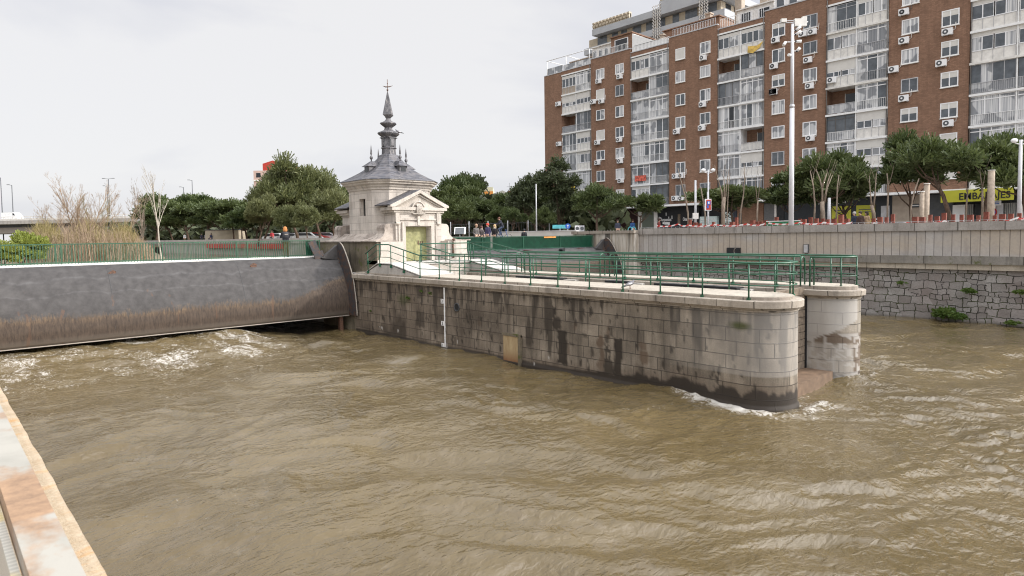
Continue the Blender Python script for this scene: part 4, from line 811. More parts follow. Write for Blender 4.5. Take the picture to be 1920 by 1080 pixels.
# hatch and bits on the quay wall
p = onx(1376, 472, 41.1); fl = thing('wall_flap', 'black square flap valve low on the ribbed quay wall', 'hatch', (41.1, p.y, p.z)); m = MB(); m.box(-.12, .02, -.48, .48, -.22, .28); lbuild(m, 'flap', MAT['black'], fl); m = MB(); m.tube([(-.14, -.18 + .10 * math.cos(t), .05 + .18 * math.sin(t)) for t in np.linspace(-1.6, 1.6, 8)], .02, 6); lbuild(m, 'handle', MAT['seal'], fl)
p = onx(1512, 467, 41.1); fl = thing('junction_box', 'narrow dark box fixed to the ribbed quay wall', 'box', (41.1, p.y, p.z)); m = MB(); m.box(-.1, .06, -.14, .14, -.25, .3); lbuild(m, 'casing', MAT['dgrey'], fl); m = MB(); m.box(-.115, -.1, -.12, .12, -.22, .27); lbuild(m, 'lid', MAT['grey'], fl)
# ============================================================ NEAR-LEFT LEDGE and rail
def m_ledge():
    t = NT('yellow_granite_ledge'); o = t.obj(); n = t.noise(o, 6, 5, .65); g = t.noise(o, 60, 4, .75); c = t.mix(t.ramp(n, [(.4, 0), (.65, 1)]), (.37, .29, .195), (.46, .385, .285)); c = t.mix(t.ramp(g, [(.45, 0), (.65, .45)]), c, (.30, .20, .11)); c = t.mix(t.ramp(t.noise(t.map(o, (1, 2.5, 1)), 2.3, 4), [(.52, 0), (.62, .75)]), c, (.44, .24, .08)); t.col(c); t.bump(g, .8, .01); return t.fin(.85)
lxs = np.linspace(-.6, .37, 40); lys = np.arange(-1.0, 33, .05); LX, LY = np.meshgrid(lxs, lys, indexing='ij')
edge = .006 * (fbm(LY * 3, LY * 0, 4, .6) - .5) * 2; LX2 = LX + edge * np.clip((LX - .1) / .27, 0, 1)
top = np.stack([LX2, LY, 4.0 + .012 * (fbm(LX * 6, LY * 6, 4) - .5)], -1); side = np.stack([np.full_like(lys, .37) + edge[-1], lys, np.full_like(lys, -1.5)], -1)[None]
lg = grid_obj('stone_ledge', np.concatenate([top, side]), m_ledge()); tag(lg, 'rough yellow granite ledge running from the lower left corner beside the rusty rail', 'ledge')
def m_railp():
    t = NT('flaking_white_paint'); o = t.obj(); n = t.noise(t.map(o, (1, .55, 1)), 5, 6, .6); c = t.mix(t.ramp(t.noise(o, 9, 4), [(.4, 0), (.7, 1)]), (.33, .315, .275), (.27, .26, .225)); rn = t.mix(t.ramp(t.noise(o, 22, 5, .7), [(.35, 0), (.65, 1)]), (.20, .125, .075), (.34, .215, .125)); c = t.mix(t.ramp(n, [(.50, 0), (.60, .9)]), c, rn)
    y = t.sep(o)[1]; d = t.math('ABSOLUTE', t.math('SUBTRACT', t.math('ADD', y, t.math('MULTIPLY', t.math('SUBTRACT', t.noise(o, 10, 3), .5), .12)), 1.86)); c = t.mix(t.ramp(d, [(0, 1), (.15, 1), (.17, 0)]), c, rn); t.col(c); t.bump(n, .4, .005); return t.fin(.6)
rl = thing('rusty_rail', 'thick white parapet rail with flaking rust in the lower left corner', 'railing', (.15, 1, 3.4))
m = MB(); m.box(.118, .192, -1, 8, 4.36, 4.41); pbuild(m, 'top_rail', m_railp(), rl)
def m_meshp():
    t = NT('perforated_panel'); o = t.obj(); s = t.sep(o); a = t.math('FRACT', t.math('MULTIPLY', t.math('ADD', s[1], s[2]), 55)); c = t.mix(t.ramp(a, [(.3, 0), (.5, 1)]), (.50, .48, .42), (.38, .365, .32)); c = t.mix(t.ramp(t.noise(o, 4, 4), [(.5, 0), (.6, .7)]), c, (.6, .45, .12)); t.col(c); return t.fin(.6)
m = MB(); m.box(.10, .115, -1, 8, 3.45, 4.37); pbuild(m, 'mesh_panel', m_meshp(), rl)
for y in (-.5, 1.4, 3.3, 5.2, 7.1): m = MB(); m.box(.13, .18, y - .03, y + .03, 3.36, 4.36); pbuild(m, 'post', MAT['rust2'], rl)
# ============================================================ APARTMENT BUILDING
FX = 71.4; FH = 2.85; Z0 = 8.85
YS = [69.7, 60.4, 53.45, 47.4, 40.6, 34.75, 28.0, 22.0, 15.3, 8.3, 1.5, -5]
def yy(px, X=FX): return onx(px, 250, X).y
bl = thing('apartment_block', 'long brown brick apartment block with white glazed balconies on the right bank', 'apartment building', (FX, 32, 4.5))
rb_ = random.Random(21)
m = MB()
bricks = [(YS[i], YS[i + 1]) for i in (1, 3, 5, 7, 9)]
for a, b in bricks: m.box(FX, 84, b, a, Z0, 30.0)
ya1 = 66.1; m.box(FX, 84, ya1, YS[0], Z0, 29.35)
bals = [(ya1, YS[1]), (YS[2], YS[3]), (YS[4], YS[5]), (YS[6], YS[7]), (YS[8], YS[9])]
for a, b in bals:
    m.box(FX + 1.6, 84, b, a, Z0, 28.85); m.box(FX + .02, 84, b, a, 28.85, 29.4); m.box(FX + .2, FX + 1.6, a - .12, a, Z0, 28.85) if a == ya1 else None
m.box(FX, 84, YS[10] - 3, YS[10], Z0, 29.4)
pbuild(m, 'brick_wall', MAT['brick'], bl)
m = MB()
for a, b in bricks: m.box(FX - .05, FX + .35, b - .03, a + .03, 30.0, 30.12)
for a, b in bals: m.box(FX - .03, FX + .35, b + .03, a - .03, 29.4, 29.5)
m.box(FX - .04, FX + .35, ya1, YS[0], 29.35, 29.45); pbuild(m, 'roof_coping', MAT['grey'], bl)
m = MB(); m.box(FX - .35, FX + 2, YS[10], YS[0] + .1, 8.6, 8.84); pbuild(m, 'fascia_band', MAT['white'], bl)
m = MB()
for i in range(1, 10): m.tube([(FX - .06, YS[i] + (.12 if i % 2 else -.12), 8.9), (FX - .06, YS[i] + (.12 if i % 2 else -.12), 29.3)], .055, 6)
pbuild(m, 'downpipes', MAT['alum'], bl)
# flat-bay windows
def window(y0, y1, z0, z1, kind):
    m = MB(); t = .09; x0, x1 = FX - .05, FX + .04
    m.box(x0, x1, y0, y0 + t, z0, z1); m.box(x0, x1, y1 - t, y1, z0, z1); m.box(x0, x1, y0 + t, y1 - t, z1 - t, z1); m.box(x0, x1, y0 + t, y1 - t, z0, z0 + t); ym = (y0 + y1) / 2
    if kind != 'full': m.box(x0 + .02, x1, ym - .045, ym + .045, z0 + t, z1 - t)
    w = pbuild(m, 'window', MAT['whitep'] if kind != 'bare' else MAT['grey'], bl)
    if kind == 'full': m = MB(); m.box(x0 + .02, x1 - .01, y0 + t, y1 - t, z0 + t, z1 - t); pbuild(m, 'shutter', MAT['shutter'], w)
    else:
        for a, b in ((y0 + t, ym - .045), (ym + .045, y1 - t)):
            m = MB(); m.box(FX - .012, FX + .012, a, b, z0 + t, z1 - t); pbuild(m, 'pane', MAT['glass2'] if kind == 'curtain' or (kind == 'mixed' and a < ym) else MAT['glass'], w)
        if kind == 'half': m = MB(); m.box(x0 + .022, FX - .013, y0 + t, y1 - t, z1 - t - .48, z1 - t); pbuild(m, 'shutter', MAT['shutter'], w)
    m = MB(); m.box(FX - .1, FX + .02, y0 - .05, y1 + .05, z0 - .06, z0 - .003); pbuild(m, 'sill', MAT['cream'], w)
cols = [(1118.5, 1134), (1154.5, 1170), (1267, 1285), (1312.5, 1332), (1447, 1471), (1505, 1531), (1688, 1720), (1762, 1795)]
kinds = ['curtain', 'half', 'mixed', 'bare', 'curtain', 'full', 'half', 'mixed']
for ci, (p0, p1) in enumerate(cols):
    for k in range(7):
        kd = rb_.choice(['curtain', 'curtain', 'half', 'mixed', 'bare', 'dark'])
        if (ci, k) in ((0, 5), (2, 6), (0, 3), (7, 0), (7, 1)): kd = 'full'
        if ci == 7: kd = {6: 'half', 5: 'half', 4: 'half', 3: 'half', 2: 'half', 1: 'full', 0: 'full'}[k]
        z = Z0 + k * FH + 1.0; dz = rb_.choice([0, 0, .1, -.08]); window(yy(p1), yy(p0), z + dz, z + 1.42, kd)
def recess_frame(x, y0, y1, z0, z1, n, mat, parent, glass, transom=.0, fr=.05, name='glazing_frame'):
    m = MB(); zt = z1 - transom if transom else z1
    for i in range(n + 1): y = y0 + (y1 - y0) * i / n; m.box(x - .03, x + .03, y - fr / 2 if i else y, y + fr / 2 if i < n else y, z0 + fr, z1 - fr)
    m.box(x - .032, x + .032, y0, y1, z0, z0 + fr); m.box(x - .032, x + .032, y0, y1, z1 - fr, z1)
    if transom: m.box(x - .034, x + .034, y0, y1, zt - fr / 2, zt + fr / 2)
    pbuild(m, name, mat, parent)
    gm = [MB(), MB(), MB()]
    for i in range(n): y = y0 + (y1 - y0) * i / n; g = gm[rb_.choice(glass)]; g.box(x - .008, x + .008, y + fr / 2, y + (y1 - y0) / n - fr / 2, z0 + fr, z1 - fr)
    for g, mt in zip(gm, ('glass', 'glass2', 'glassd')):
        if g.v: pbuild(g, 'pane', MAT[mt], parent)
def barrail(x, y0, y1, z0, z1, mat, parent, glassy=False):
    m = MB(); m.box(x - .02, x + .02, y0, y1, z1 - .04, z1); m.box(x - .02, x + .02, y0, y1, z0 + .05, z0 + .08)
    n = max(2, int((y1 - y0) / .16))
    for i in range(n + 1): y = y0 + (y1 - y0) * i / n; m.box(x - .01, x + .01, y - .012, y + .012, z0 + .08, z1 - .04)
    pbuild(m, 'balcony_railing', mat, parent)
    if glassy: m = MB(); m.box(x + .025, x + .035, y0 + .03, y1 - .03, z0 + .09, z1 - .05); pbuild(m, 'railing_panel', MAT['cream'] if glassy == 2 else MAT['glass2'], parent)
def halfbay(y0, y1, z, style, parent):
    zc = z + FH - .2; x = FX + .03; zr_ = z + 1.0
    if style == 'O':
        barrail(FX + .02, y0 + .03, y1 - .03, z + .03, zr_, MAT['grey'], parent, rb_.choice([0, 1, 2]))
        m = MB(); m.box(FX + 1.57, FX + 1.62, y0 + .4, y0 + 1.5, z + .05, z + 2.2); pbuild(m, 'balcony_door', MAT['glassd'], parent)
        m = MB(); m.box(FX + 1.55, FX + 1.63, y0 + .32, y0 + .39, z + .05, z + 2.27); m.box(FX + 1.55, FX + 1.63, y0 + 1.51, y0 + 1.58, z + .05, z + 2.27); m.box(FX + 1.2, FX + 1.6, y0 + 1.9, y0 + 2.2, z + .05, z + .95); pbuild(m, 'door_frame', MAT['cream'], parent)
    elif style in 'GVBD':
        mat = {'G': MAT['whitep'], 'V': MAT['grey'], 'B': MAT['alum'], 'D': MAT['whitep']}[style]
        gl = {'G': [1, 1, 1, 0, 1], 'V': [0, 1, 0], 'B': [0, 1, 0], 'D': [0, 2, 1, 1]}[style]; n = rb_.choice([4, 4, 3]) if style != 'B' else 3
        recess_frame(x + .05, y0 + .03, y1 - .03, z + .02, zc, n, mat, parent, gl, rb_.choice([.38, .38, .0]), .085 if style in 'GD' else .05)
        m = MB(); m.box(x + .051, x + .085, y0 + .05, y1 - .05, z + .92, z + 1.0); pbuild(m, 'mid_transom', mat, parent)
        barrail(FX - .02, y0 + .03, y1 - .03, z + .03, zr_ - .02, rb_.choice([MAT['grey'], MAT['white']]), parent, rb_.choice([0, 0, 1]))
    else:       # W / S solid parapet with windows (and roller boxes) above
        m = MB(); m.box(x - .02, x + .06, y0 + .02, y1 - .02, z + .02, z + .98); pp_ = pbuild(m, 'parapet_panel', MAT['cream'] if style != 'C' else MAT['beige'], parent)
        m = MB(); zz_ = z + .2
        for i in range(5): yq = y0 + .1 + (y1 - y0 - .2) * i / 4; m.box(x - .05, x - .03, yq - .015, yq + .015, z + .05, z + .97)
        m.box(x - .05, x - .03, y0 + .05, y1 - .05, z + .97, z + 1.0); pbuild(m, 'balcony_railing', MAT['grey'], parent)
        top = zc - (.85 if style == 'S' else .35)
        if style == 'S' and rb_.random() < .5: top = zc - 1.05
        m = MB(); m.box(x + .0, x + .06, y0 + .02, y1 - .02, top, zc); pbuild(m, 'shutter', MAT['shutter'], parent)
        w_ = (y1 - y0)
        recess_frame(x + .05, y0 + .05, y0 + w_ * .47, z + 1.0, top, 2, MAT['whitep'], parent, [0, 1, 1], 0, .08); recess_frame(x + .05, y0 + w_ * .5, y1 - .05, z + 1.0, top, 2, MAT['whitep'], parent, [0, 1, 0], 0, .08)
styles = [ # per bay from top floor down: (left half, right half) as seen from the river
 ['CG', 'SS', 'OV', 'GS', 'GW', 'GG', 'GV'], ['WG', 'OV', 'DG', 'GG', 'GG', 'GB', 'WB'], ['WW', 'OB', 'BG', 'DG', 'GO', 'GS', 'GD'],
 ['VW', 'WG', 'SG', 'OG', 'BS', 'GS', 'OV'], ['WW', 'WW', 'WW', 'VB', 'GG', 'DG', 'WG']]
for (a, b), st in zip(bals, styles):
    for i in range(7):
        k = 6 - i; z = Z0 + k * FH; m = MB(); m.box(FX - .12, FX + 1.6, b + .02, a - .02, z - .2, z)
        s = pbuild(m, 'balcony', MAT['white'] if rb_.random() < .75 else MAT['cream'], bl); mid = (a + b) / 2
        m = MB(); m.box(FX - .02, FX + .1, mid - .05, mid + .05, z + .01, z + FH - .2); m.box(FX + .1, FX + 1.6, mid - .04, mid + .04, z + .01, z + FH - .2); pbuild(m, 'divider', MAT['white'], s)
        halfbay(mid + .05, a - .03, z, st[i][0], s); halfbay(b + .03, mid - .05, z, st[i][1], s)
    m = MB(); m.box(FX - .06, FX + .03, b + .03, a - .03, 28.68, 28.86); pbuild(m, 'head_band', MAT['white'], bl)
# air conditioners
def acu(px, py, dark=False, off=0):
    p = onx(px, py, FX - .3); m = MB(); w, h, d = .43, .30, .30
    m.box(FX - d - .08, FX - .08, p.y - w, p.y + w, p.z - h, p.z + h); a = pbuild(m, 'air_conditioner', MAT['whitep'] if not off else MAT['cream'], bl)
    m = MB(); m.tube([(FX - d - .085, p.y + .13, p.z), (FX - d - .10, p.y + .13, p.z)], .23, 16); pbuild(m, 'fan_grille', MAT['black'] if dark else MAT['dgrey'], a)
    m = MB(); m.tube([(FX - d - .095, p.y + .13, p.z), (FX - d - .112, p.y + .13, p.z)], .09, 10); pbuild(m, 'fan_hub', MAT['whitep'] if not dark else MAT['grey'], a)
    for yq in (p.y - w + .08, p.y + w - .08): m = MB(); m.box(FX - d - .05, FX - .01, yq - .02, yq + .02, p.z - h - .06, p.z - h - .005); pbuild(m, 'bracket', MAT['grey'], a)
    m = MB(); m.tube([(FX - .1, p.y - w, p.z + .1), (FX - .06, p.y - w - .15, p.z + .15), (FX - .05, p.y - w - .2, p.z + .8)], .025, 5); pbuild(m, 'pipe', MAT['cream'] if not dark else MAT['alum'], a)
for (x, y) in ((112, 478), (115, 662), (115, 745), (298, 373), (273, 468), (311, 465), (395, 352), (292, 655), (293, 748), (393, 642), (397, 740), (400, 830), (397, 922), (657, 605), (652, 810), (680, 808), (650, 912), (680, 912), (779, 265), (777, 480), (773, 588)): acu(1000 + x / 2.454, y / 2.454)
for (x, y, dk) in ((1112, 183, 1), (1105, 303, 1), (1102, 422, 0)): acu(1000 + x / 2.454, y / 2.454, dk)
for (x, y, dk) in ((980, 85, 1), (250, 243, 0), (318, 228, 0), (285, 432, 0), (35, 662, 0), (298, 620, 0), (302, 998, 0), (980, 292, 0), (458, 578, 0), (905, 500, 0), (1250, 455, 0), (978, 710, 0), (1295, 228, 0), (1300, 890, 0)): acu(1440 + x / 3.856, y / 3.856, dk)
# things hung on balconies
p = onx(1417, 88, FX - .1); m = MB(); m.extr([(p.y + .9, p.z + .25), (p.y + .95, p.z - .45), (p.y + .3, p.z - .65), (p.y - .5, p.z - .2), (p.y - .95, p.z + .45), (p.y - .2, p.z + .1)], 'x', FX - .2, FX - .17); o = m.build('hanging_cloth', plain('yellow_orange_cloth', (.62, .42, .10), .8, 0, .35, 3)); tag(o, 'yellow and orange cloth hung over the top white balcony', 'cloth')
p = onx(1201, 334, FX - .1); m = MB(); m.box(FX - .14, FX - .11, p.y - .9, p.y + .9, p.z - .4, p.z + .35); o = m.build('hanging_flag', plain('red_yellow_flag', (.6, .12, .08), .8, 0, .8, 4)); tag(o, 'red and yellow flag hung on a low balcony of the brick block', 'flag')
p = onx(1075, 350, FX - .1); m = MB(); m.extr([(p.y + .35, p.z - .9), (p.y - .3, p.z - .8), (p.y - .35, p.z + .8), (p.y + .3, p.z + .75)], 'x', FX - .16, FX - .13); o = m.build('hanging_flag', MAT['yellow']); tag(o, 'narrow yellow and red flag hanging on the leftmost balcony stack', 'flag')
# rooftop structures
m = MB()
for y in (61.0, 65.5, 69.4): m.tube([(71.8, y, 29.4), (71.8, y, 31.7)], .05, 5); m.tube([(71.8, y, 31.7), (75.5, y, 31.7)], .05, 5)
m.tube([(71.8, 61, 31.7), (71.8, 69.5, 31.7)], .06, 5); pbuild(m, 'pergola_frame', MAT['white'], bl)
m = MB(); m.box(74, 78, 62.2, 66.5, 29.4, 31.2); m.box(73.8, 78.2, 62, 66.7, 31.2, 31.35); pbuild(m, 'roof_hut', MAT['beige'], bl)
m = MB(); m.box(71.75, 71.8, 66.2, 69.3, 29.5, 30.5); m.box(71.75, 71.8, 60.6, 66, 29.5, 30.4); pbuild(m, 'glass_screen', MAT['glass2'], bl)
def pent(y0, y1, z1, x0, mat, nwin, zb=30.0, wm='glass'):
    m = MB(); m.box(x0, x0 + 6, y0, y1, 29.3, z1); m.box(x0 - .2, x0 + 6, y0 - .1, y1 + .1, z1, z1 + .14); r = pbuild(m, 'penthouse', mat, bl)
    for i in range(nwin):
        a = y0 + (y1 - y0) * (i + .18) / nwin; b = y0 + (y1 - y0) * (i + .82) / nwin
        m = MB(); m.box(x0 - .04, x0 + .01, a, b, zb + .3, z1 - .4); f = pbuild(m, 'penthouse_window', MAT['whitep'], r)
    for i in range(nwin):
        a = y0 + (y1 - y0) * (i + .22) / nwin; b = y0 + (y1 - y0) * (i + .78) / nwin
        m = MB(); m.box(x0 - .06, x0 - .045, a, b, zb + .38, z1 - .48); pbuild(m, 'penthouse_pane', MAT[wm], r)
pent(57.4, 61.6, 32.1, 73.2, MAT['cream'], 4); pent(53.6, 57.2, 32.3, 72.0, MAT['brick'], 1, wm='glassd'); pent(43.5, 52, 33.0, 77, MAT['brick'], 0); pent(35.4, 40, 32.2, 75, MAT['cream'], 2, wm='glassd'); pent(28.6, 34.4, 32.4, 73, MAT['white'], 4); pent(17, 27, 32.4, 76, MAT['cream'], 5)
m = MB(); m.extr([(53.3, 29.5), (47.6, 29.5), (47.6, 30.1), (50, 30.4), (53.3, 32.0)], 'x', 71.6, 71.75); m.box(71.75, 75, 53.2, 53.35, 29.5, 32); pbuild(m, 'white_screen_wall', MAT['white'], bl)
def bars(y0, y1, z0, z1, nm, mat, x=71.6):
    m = MB(); m.box(x, x + .05, y0, y1, z1 - .05, z1); y = y0
    while y < y1: m.box(x, x + .03, y, y + .03, z0, z1 - .05); y += .22
    pbuild(m, nm, mat, bl)
bars(35.0, 40.4, 29.5, 30.6, 'roof_railing', MAT['white']); bars(47.5, 53, 29.5, 30.3, 'roof_railing', MAT['white']); bars(41, 47, 30.1, 31, 'roof_railing', MAT['grey']); bars(54, 60, 30.1, 31.0, 'roof_railing', MAT['white'])
m = MB()
for (x, y, h, w) in ((77, 40.5, 34.6, .9), (79, 46, 34.4, .7), (78, 37.6, 34.2, 1.0), (76, 36, 33.6, .6), (75, 50.7, 31.9, .5)): m = MB(); m.box(x, x + w, y, y + w, 29.5, h); m.box(x - .1, x + w + .1, y - .1, y + w + .1, h, h + .18); pbuild(m, 'chimney', MAT['beige'], bl)
# ---------------------------------------------------------- ground floor
GX = 72.5
def yg(px): return onx(px, 400, GX).y
m = MB(); m.box(GX + .3, 84, YS[10], YS[0], 4.5, 8.6); pbuild(m, 'ground_floor_wall', MAT['black'], bl)
def shop(p0, p1, z0, z1, mat, name='shopfront', x=0, t=.1): m = MB(); m.box(GX - x, GX + .31, yg(p1), yg(p0), z0, z1); return pbuild(m, name, mat, bl)
shop(1060, 1139, 4.5, 8.2, MAT['red'], 'red_shopfront'); shop(1139, 1147, 4.5, 8.6, MAT['grey'], 'pillar', .1); shop(1140, 1196, 4.5, 8.4, plain('oxblood_front', (.035, .01, .008), .6), 'dark_shopfront', -.05); shop(1197, 1204, 4.5, 8.6, MAT['cream'], 'pillar', .12)
shop(1204, 1226, 4.5, 8.6, plain('grey_green_wall', (.13, .15, .12), .7), 'side_wall', .02); shop(1227, 1233, 4.5, 8.6, MAT['cream'], 'pillar', .14)
s1 = shop(1234, 1311, 4.5, 8.6, MAT['black'], 'black_shopfront', .03)
m = MB(); m.box(GX - .06, GX - .035, yg(1308), yg(1236), 4.6, 6.3); pbuild(m, 'window_band', plain('navy_vinyl', (.02, .028, .035), .35), s1)
def sign(txt, px, py, size, mat, parent, x, width=None):
    p = onx(px, py, x); t = text_mesh(txt, size, MAT[mat], 'lettering', parent, facing_west(x, p.y, p.z), .02, width); return t
MAT['lit'] = MAT['white']
def fixinv(t, par):
    L = par.matrix_parent_inverse if par.parent else None
    return t
sign('Acupuntura', 1249, 412, .62, 'white', bl, GX - .09, 2.1 * .75); sign('Osteopatía', 1290, 411, .62, 'white', bl, GX - .09, 1.5)
for i, (px, w) in enumerate(((1244, .25), (1249, .5), (1254, .3))): m = MB(); p = onx(px, 418.5, GX - .09); m.box(GX - .1, GX - .07, p.y - w / 2, p.y + w / 2, p.z - .12 - .05 * i, p.z + .14); pbuild(m, 'white_logo', MAT['white'], bl)
for px, py, hh in ((1249, 401.5, .4), (1254, 408, .25), (1260, 407.5, .45), (1236, 408, .2), (1239, 408.5, .2)): m = MB(); p = onx(px, py, GX - .05); m.box(GX - .07, GX - .04, p.y - .05, p.y + .05, p.z - hh / 2, p.z + hh / 2); pbuild(m, 'white_motif', MAT['white'], bl)
m = MB(); m.box(GX - .05, GX - .03, yg(1276), yg(1271), 5.3, 7.6); pbuild(m, 'amber_door', MAT['wood'], bl)
mint = plain('mint_poster', (.52, .62, .60), .6, 0, .12, 2)
for p0, p1, zt in ((1314, 1346, 7.15), (1357, 1375.5, 7.6)):
    b = shop(p0, p1, 4.5, zt, mint, 'poster_board', .25); m = MB(); a0, a1 = yg(p1) + .1, yg(p0) - .1; xx = GX - .27
    m.box(xx, xx + .015, a0, a1, 5.0, 5.95 if p0 == 1314 else 6.3); pbuild(m, 'black_panel', MAT['black'], b)
    m = MB(); rr = random.Random(5)
    for z in (6.1, 6.5, 6.75, 5.7, 5.35, 4.8):
        y = a0 + .15
        while y < a1 - .2: w = rr.uniform(.1, .35); m.box(xx - .012, xx - .0005, y, min(y + w, a1 - .1), z, z + rr.choice([.1, .14])); y += w + .07
    m2 = pbuild(m, 'printed_lines', MAT['white'] if p0 > 1 else MAT['black'], b)
shop(1376, 1382, 4.5, 8.6, plain('navy_pillar', (.03, .035, .05), .6), 'pillar', .12); shop(1383, 1432, 4.5, 8.5, MAT['brick'], 'brick_front', .08)
m = MB(); m.box(GX - .1, GX - .07, yg(1432), yg(1385), 4.5, 5.6); pbuild(m, 'plinth_band', MAT['beige'], bl)
m = MB(); m.box(GX - .12, GX - .07, yg(1391.5), yg(1387), 5.9, 7.4); pbuild(m, 'vent_louver', MAT['dgrey'], bl)
shop(1433, 1452, 4.5, 8.4, plain('steel_door', (.12, .12, .12), .5), 'steel_door', .05); shop(1452.5, 1456, 4.5, 8.6, MAT['cream'], 'pillar', .1); shop(1457, 1470, 4.5, 8.5, MAT['black'], 'dark_shopfront')
s2 = shop(1471, 1672, 4.5, 8.55, plain('near_black_front', (.012, .016, .02), .5), 'long_black_shopfront', .02)
sign('MOTOS   BICICLETAS   ELÉCTRICAS', 1548, 377.5, .75, 'white', bl, GX - .05, yg(1500) - yg(1596)) if False else None
sign('AS   AT  CAS', 1560, 378, .85, 'white', bl, GX - .05, (yg(1533) - yg(1584)))
for p0, p1 in ((1560, 1596), (1606, 1641)):
    b = shop(p0, p1, 4.6, 7.75, MAT['lime'], 'yellow_poster', .10); a0, a1 = yg(p1), yg(p0); xx = GX - .13
    m = MB(); m.box(xx, xx + .02, a0 + .3, a1 - .25, 7.25, 7.33); m.box(xx, xx + .02, a0 + .35, a1 - .5, 7.02, 7.08); pbuild(m, 'printed_lines', MAT['dgrey'], b)
    yc = (a0 + a1) / 2 + .05; m = MB()
    for dy in (-.78, .78): m.tube([(xx, yc + dy + .52 * math.cos(t), 5.35 + .52 * math.sin(t)) for t in np.linspace(0, 2 * PI, 25)], .04, 6)
    for q in ([(.78, 5.35), (.55, 6.25), (.5, 6.5)], [(.5, 6.1), (-.25, 5.3), (-.78, 5.35)], [(-.25, 5.3), (-.5, 6.2)], [(.55, 5.95), (-.3, 5.75)], [(-.3, 6.22), (-.7, 6.22)], [(.38, 6.5), (.68, 6.5)]): m.tube([(xx, yc + a, z) for a, z in q], .035, 6)
    pbuild(m, 'printed_bicycle', MAT['black'], b)
m = MB(); m.box(GX - .06, GX - .03, yg(1668), yg(1652), 5.9, 7.6); pbuild(m, 'shop_window', MAT['grey'], bl)
m = MB()
for z in (5.55, 5.9, 6.2): m.box(GX - .07, GX - .04, yg(1646.5), yg(1643), z, z + .14)
pbuild(m, 'white_motif', MAT['white'], bl)
shop(1673, 1738, 4.5, 8.55, MAT['beige'], 'rendered_front', .03); m = MB(); m.box(GX - .06, GX - .035, yg(1738), yg(1673), 4.5, 5.9); pbuild(m, 'grey_dado', MAT['grey'], bl)
m = MB(); p = onx(1716, 385.5, GX - .1); m.box(GX - .12, GX - .06, p.y - .5, p.y + .5, p.z - .17, p.z + .17); ns = pbuild(m, 'number_sign', MAT['dgrey'], bl); m = MB(); m.box(GX - .13, GX - .121, p.y - .35, p.y + .3, p.z - .03, p.z + .05); pbuild(m, 'printed_lines', MAT['white'], ns)
shop(1739, 1786, 4.5, 8.5, MAT['dgrey'], 'dark_shopfront', -.1); 
m = MB(); m.box(70.9, 71.0, onx(1901, 365, 70.9).y, onx(1764, 365, 70.9).y, 7.62, 8.72); sg = pbuild(m, 'shop_sign', MAT['lime'], bl); sign('EMBALAJES', 1845, 367, .86, 'black', bl, 70.87, onx(1797, 366, 70.87).y - onx(1893, 366, 70.87).y)
shut = plain('ribbed_shutter', (.38, .37, .34), .5, .2, .1, 2)
for p0, p1, mt, nm in ((1787, 1810, MAT['white'], 'white_board'), (1812, 1826, shut, 'steel_shutter'), (1828, 1841, MAT['black'], 'shop_opening'), (1843, 1868, MAT['cream'], 'notice_door'), (1869, 1882, MAT['grey'], 'shop_window'), (1884, 1906, shut, 'steel_shutter'), (1907, 1935, MAT['cream'], 'notice_door')):
    s_ = shop(p0, p1, 4.5, 7.4, mt, nm, .2)
    if mt is shut:
        m = MB(); a0, a1 = yg(p1), yg(p0); y = a0
        while y < a1: m.box(GX - .23, GX - .2, y, y + .05, 4.6, 7.38); y += .13
        pbuild(m, 'shutter_rib', MAT['dgrey'], s_)
p = onx(1858, 398, GX - .3); m = MB(); m.tube([(GX - .22, p.y, p.z), (GX - .25, p.y, p.z)], .45, 24); ns = pbuild(m, 'no_parking_disc', MAT['red'], bl); m = MB(); m.tube([(GX - .25, p.y, p.z), (GX - .262, p.y, p.z)], .34, 24); pbuild(m, 'disc_centre', MAT['blue'], ns); m = MB(); m.obox((GX - .265, p.y, p.z), (.012, .7, .08), Matrix.Rotation(PI / 4, 3, 'X')); pbuild(m, 'disc_bar', MAT['red'], ns)
p = onx(1858, 381, GX - .3); m = MB(); m.box(GX - .24, GX - .2, p.y - .75, p.y + .75, p.z - .22, p.z + .22); ns = pbuild(m, 'notice_board', MAT['white'], bl); m = MB()
for z in (-.1, .05): m.box(GX - .252, GX - .241, p.y - .6, p.y + .6, p.z + z, p.z + z + .07)
pbuild(m, 'printed_lines', MAT['blue'], ns)

# ============================================================ GREY TOWER BLOCK behind
MAT['slab'] = plain('blue_grey_render', (.36, .375, .39), .7, 0, .08, .4); MAT['tan'] = plain('tan_render', (.42, .36, .27), .8, 0, .15, 1)
gb = thing('grey_block', 'grey stepped apartment block with long bands of balconies rising behind the brick block', 'apartment building', (95, 67, 4.5)); TX = 95; TY0, TY1 = 52.8, 82
m = MB(); m.box(TX + 1.5, 115, TY0 + 1.5, TY1, 4.5, 42.5); pbuild(m, 'wall', MAT['tan'], gb)
for i, z in enumerate((42.6, 39.4, 36.2, 33.0, 29.8)):
    e = 0 if i else 0
    m = MB(); y1 = TY1 if i else 80; m.box(TX, TX + 18, TY0, y1, z, z + 1.15); pbuild(m, 'balcony_band', MAT['slab'], gb)
    m = MB()
    y = TY0 + 2.2
    while y < y1 - 2: w = rb_.uniform(1.2, 2.6); m = MB(); m.box(TX + 1.42, TX + 1.5, y, y + w, z - 1.9, z - .15); y += w + rb_.uniform(.5, 1.6); pbuild(m, 'window', MAT['glass'], gb)
    m = MB(); x = TX + 3
    while x < TX + 17: m = MB(); m.box(x, x + 1.6, TY0 + 1.42, TY0 + 1.5, z - 1.9, z - .2); x += 2.8; pbuild(m, 'window', MAT['glassd'], gb)
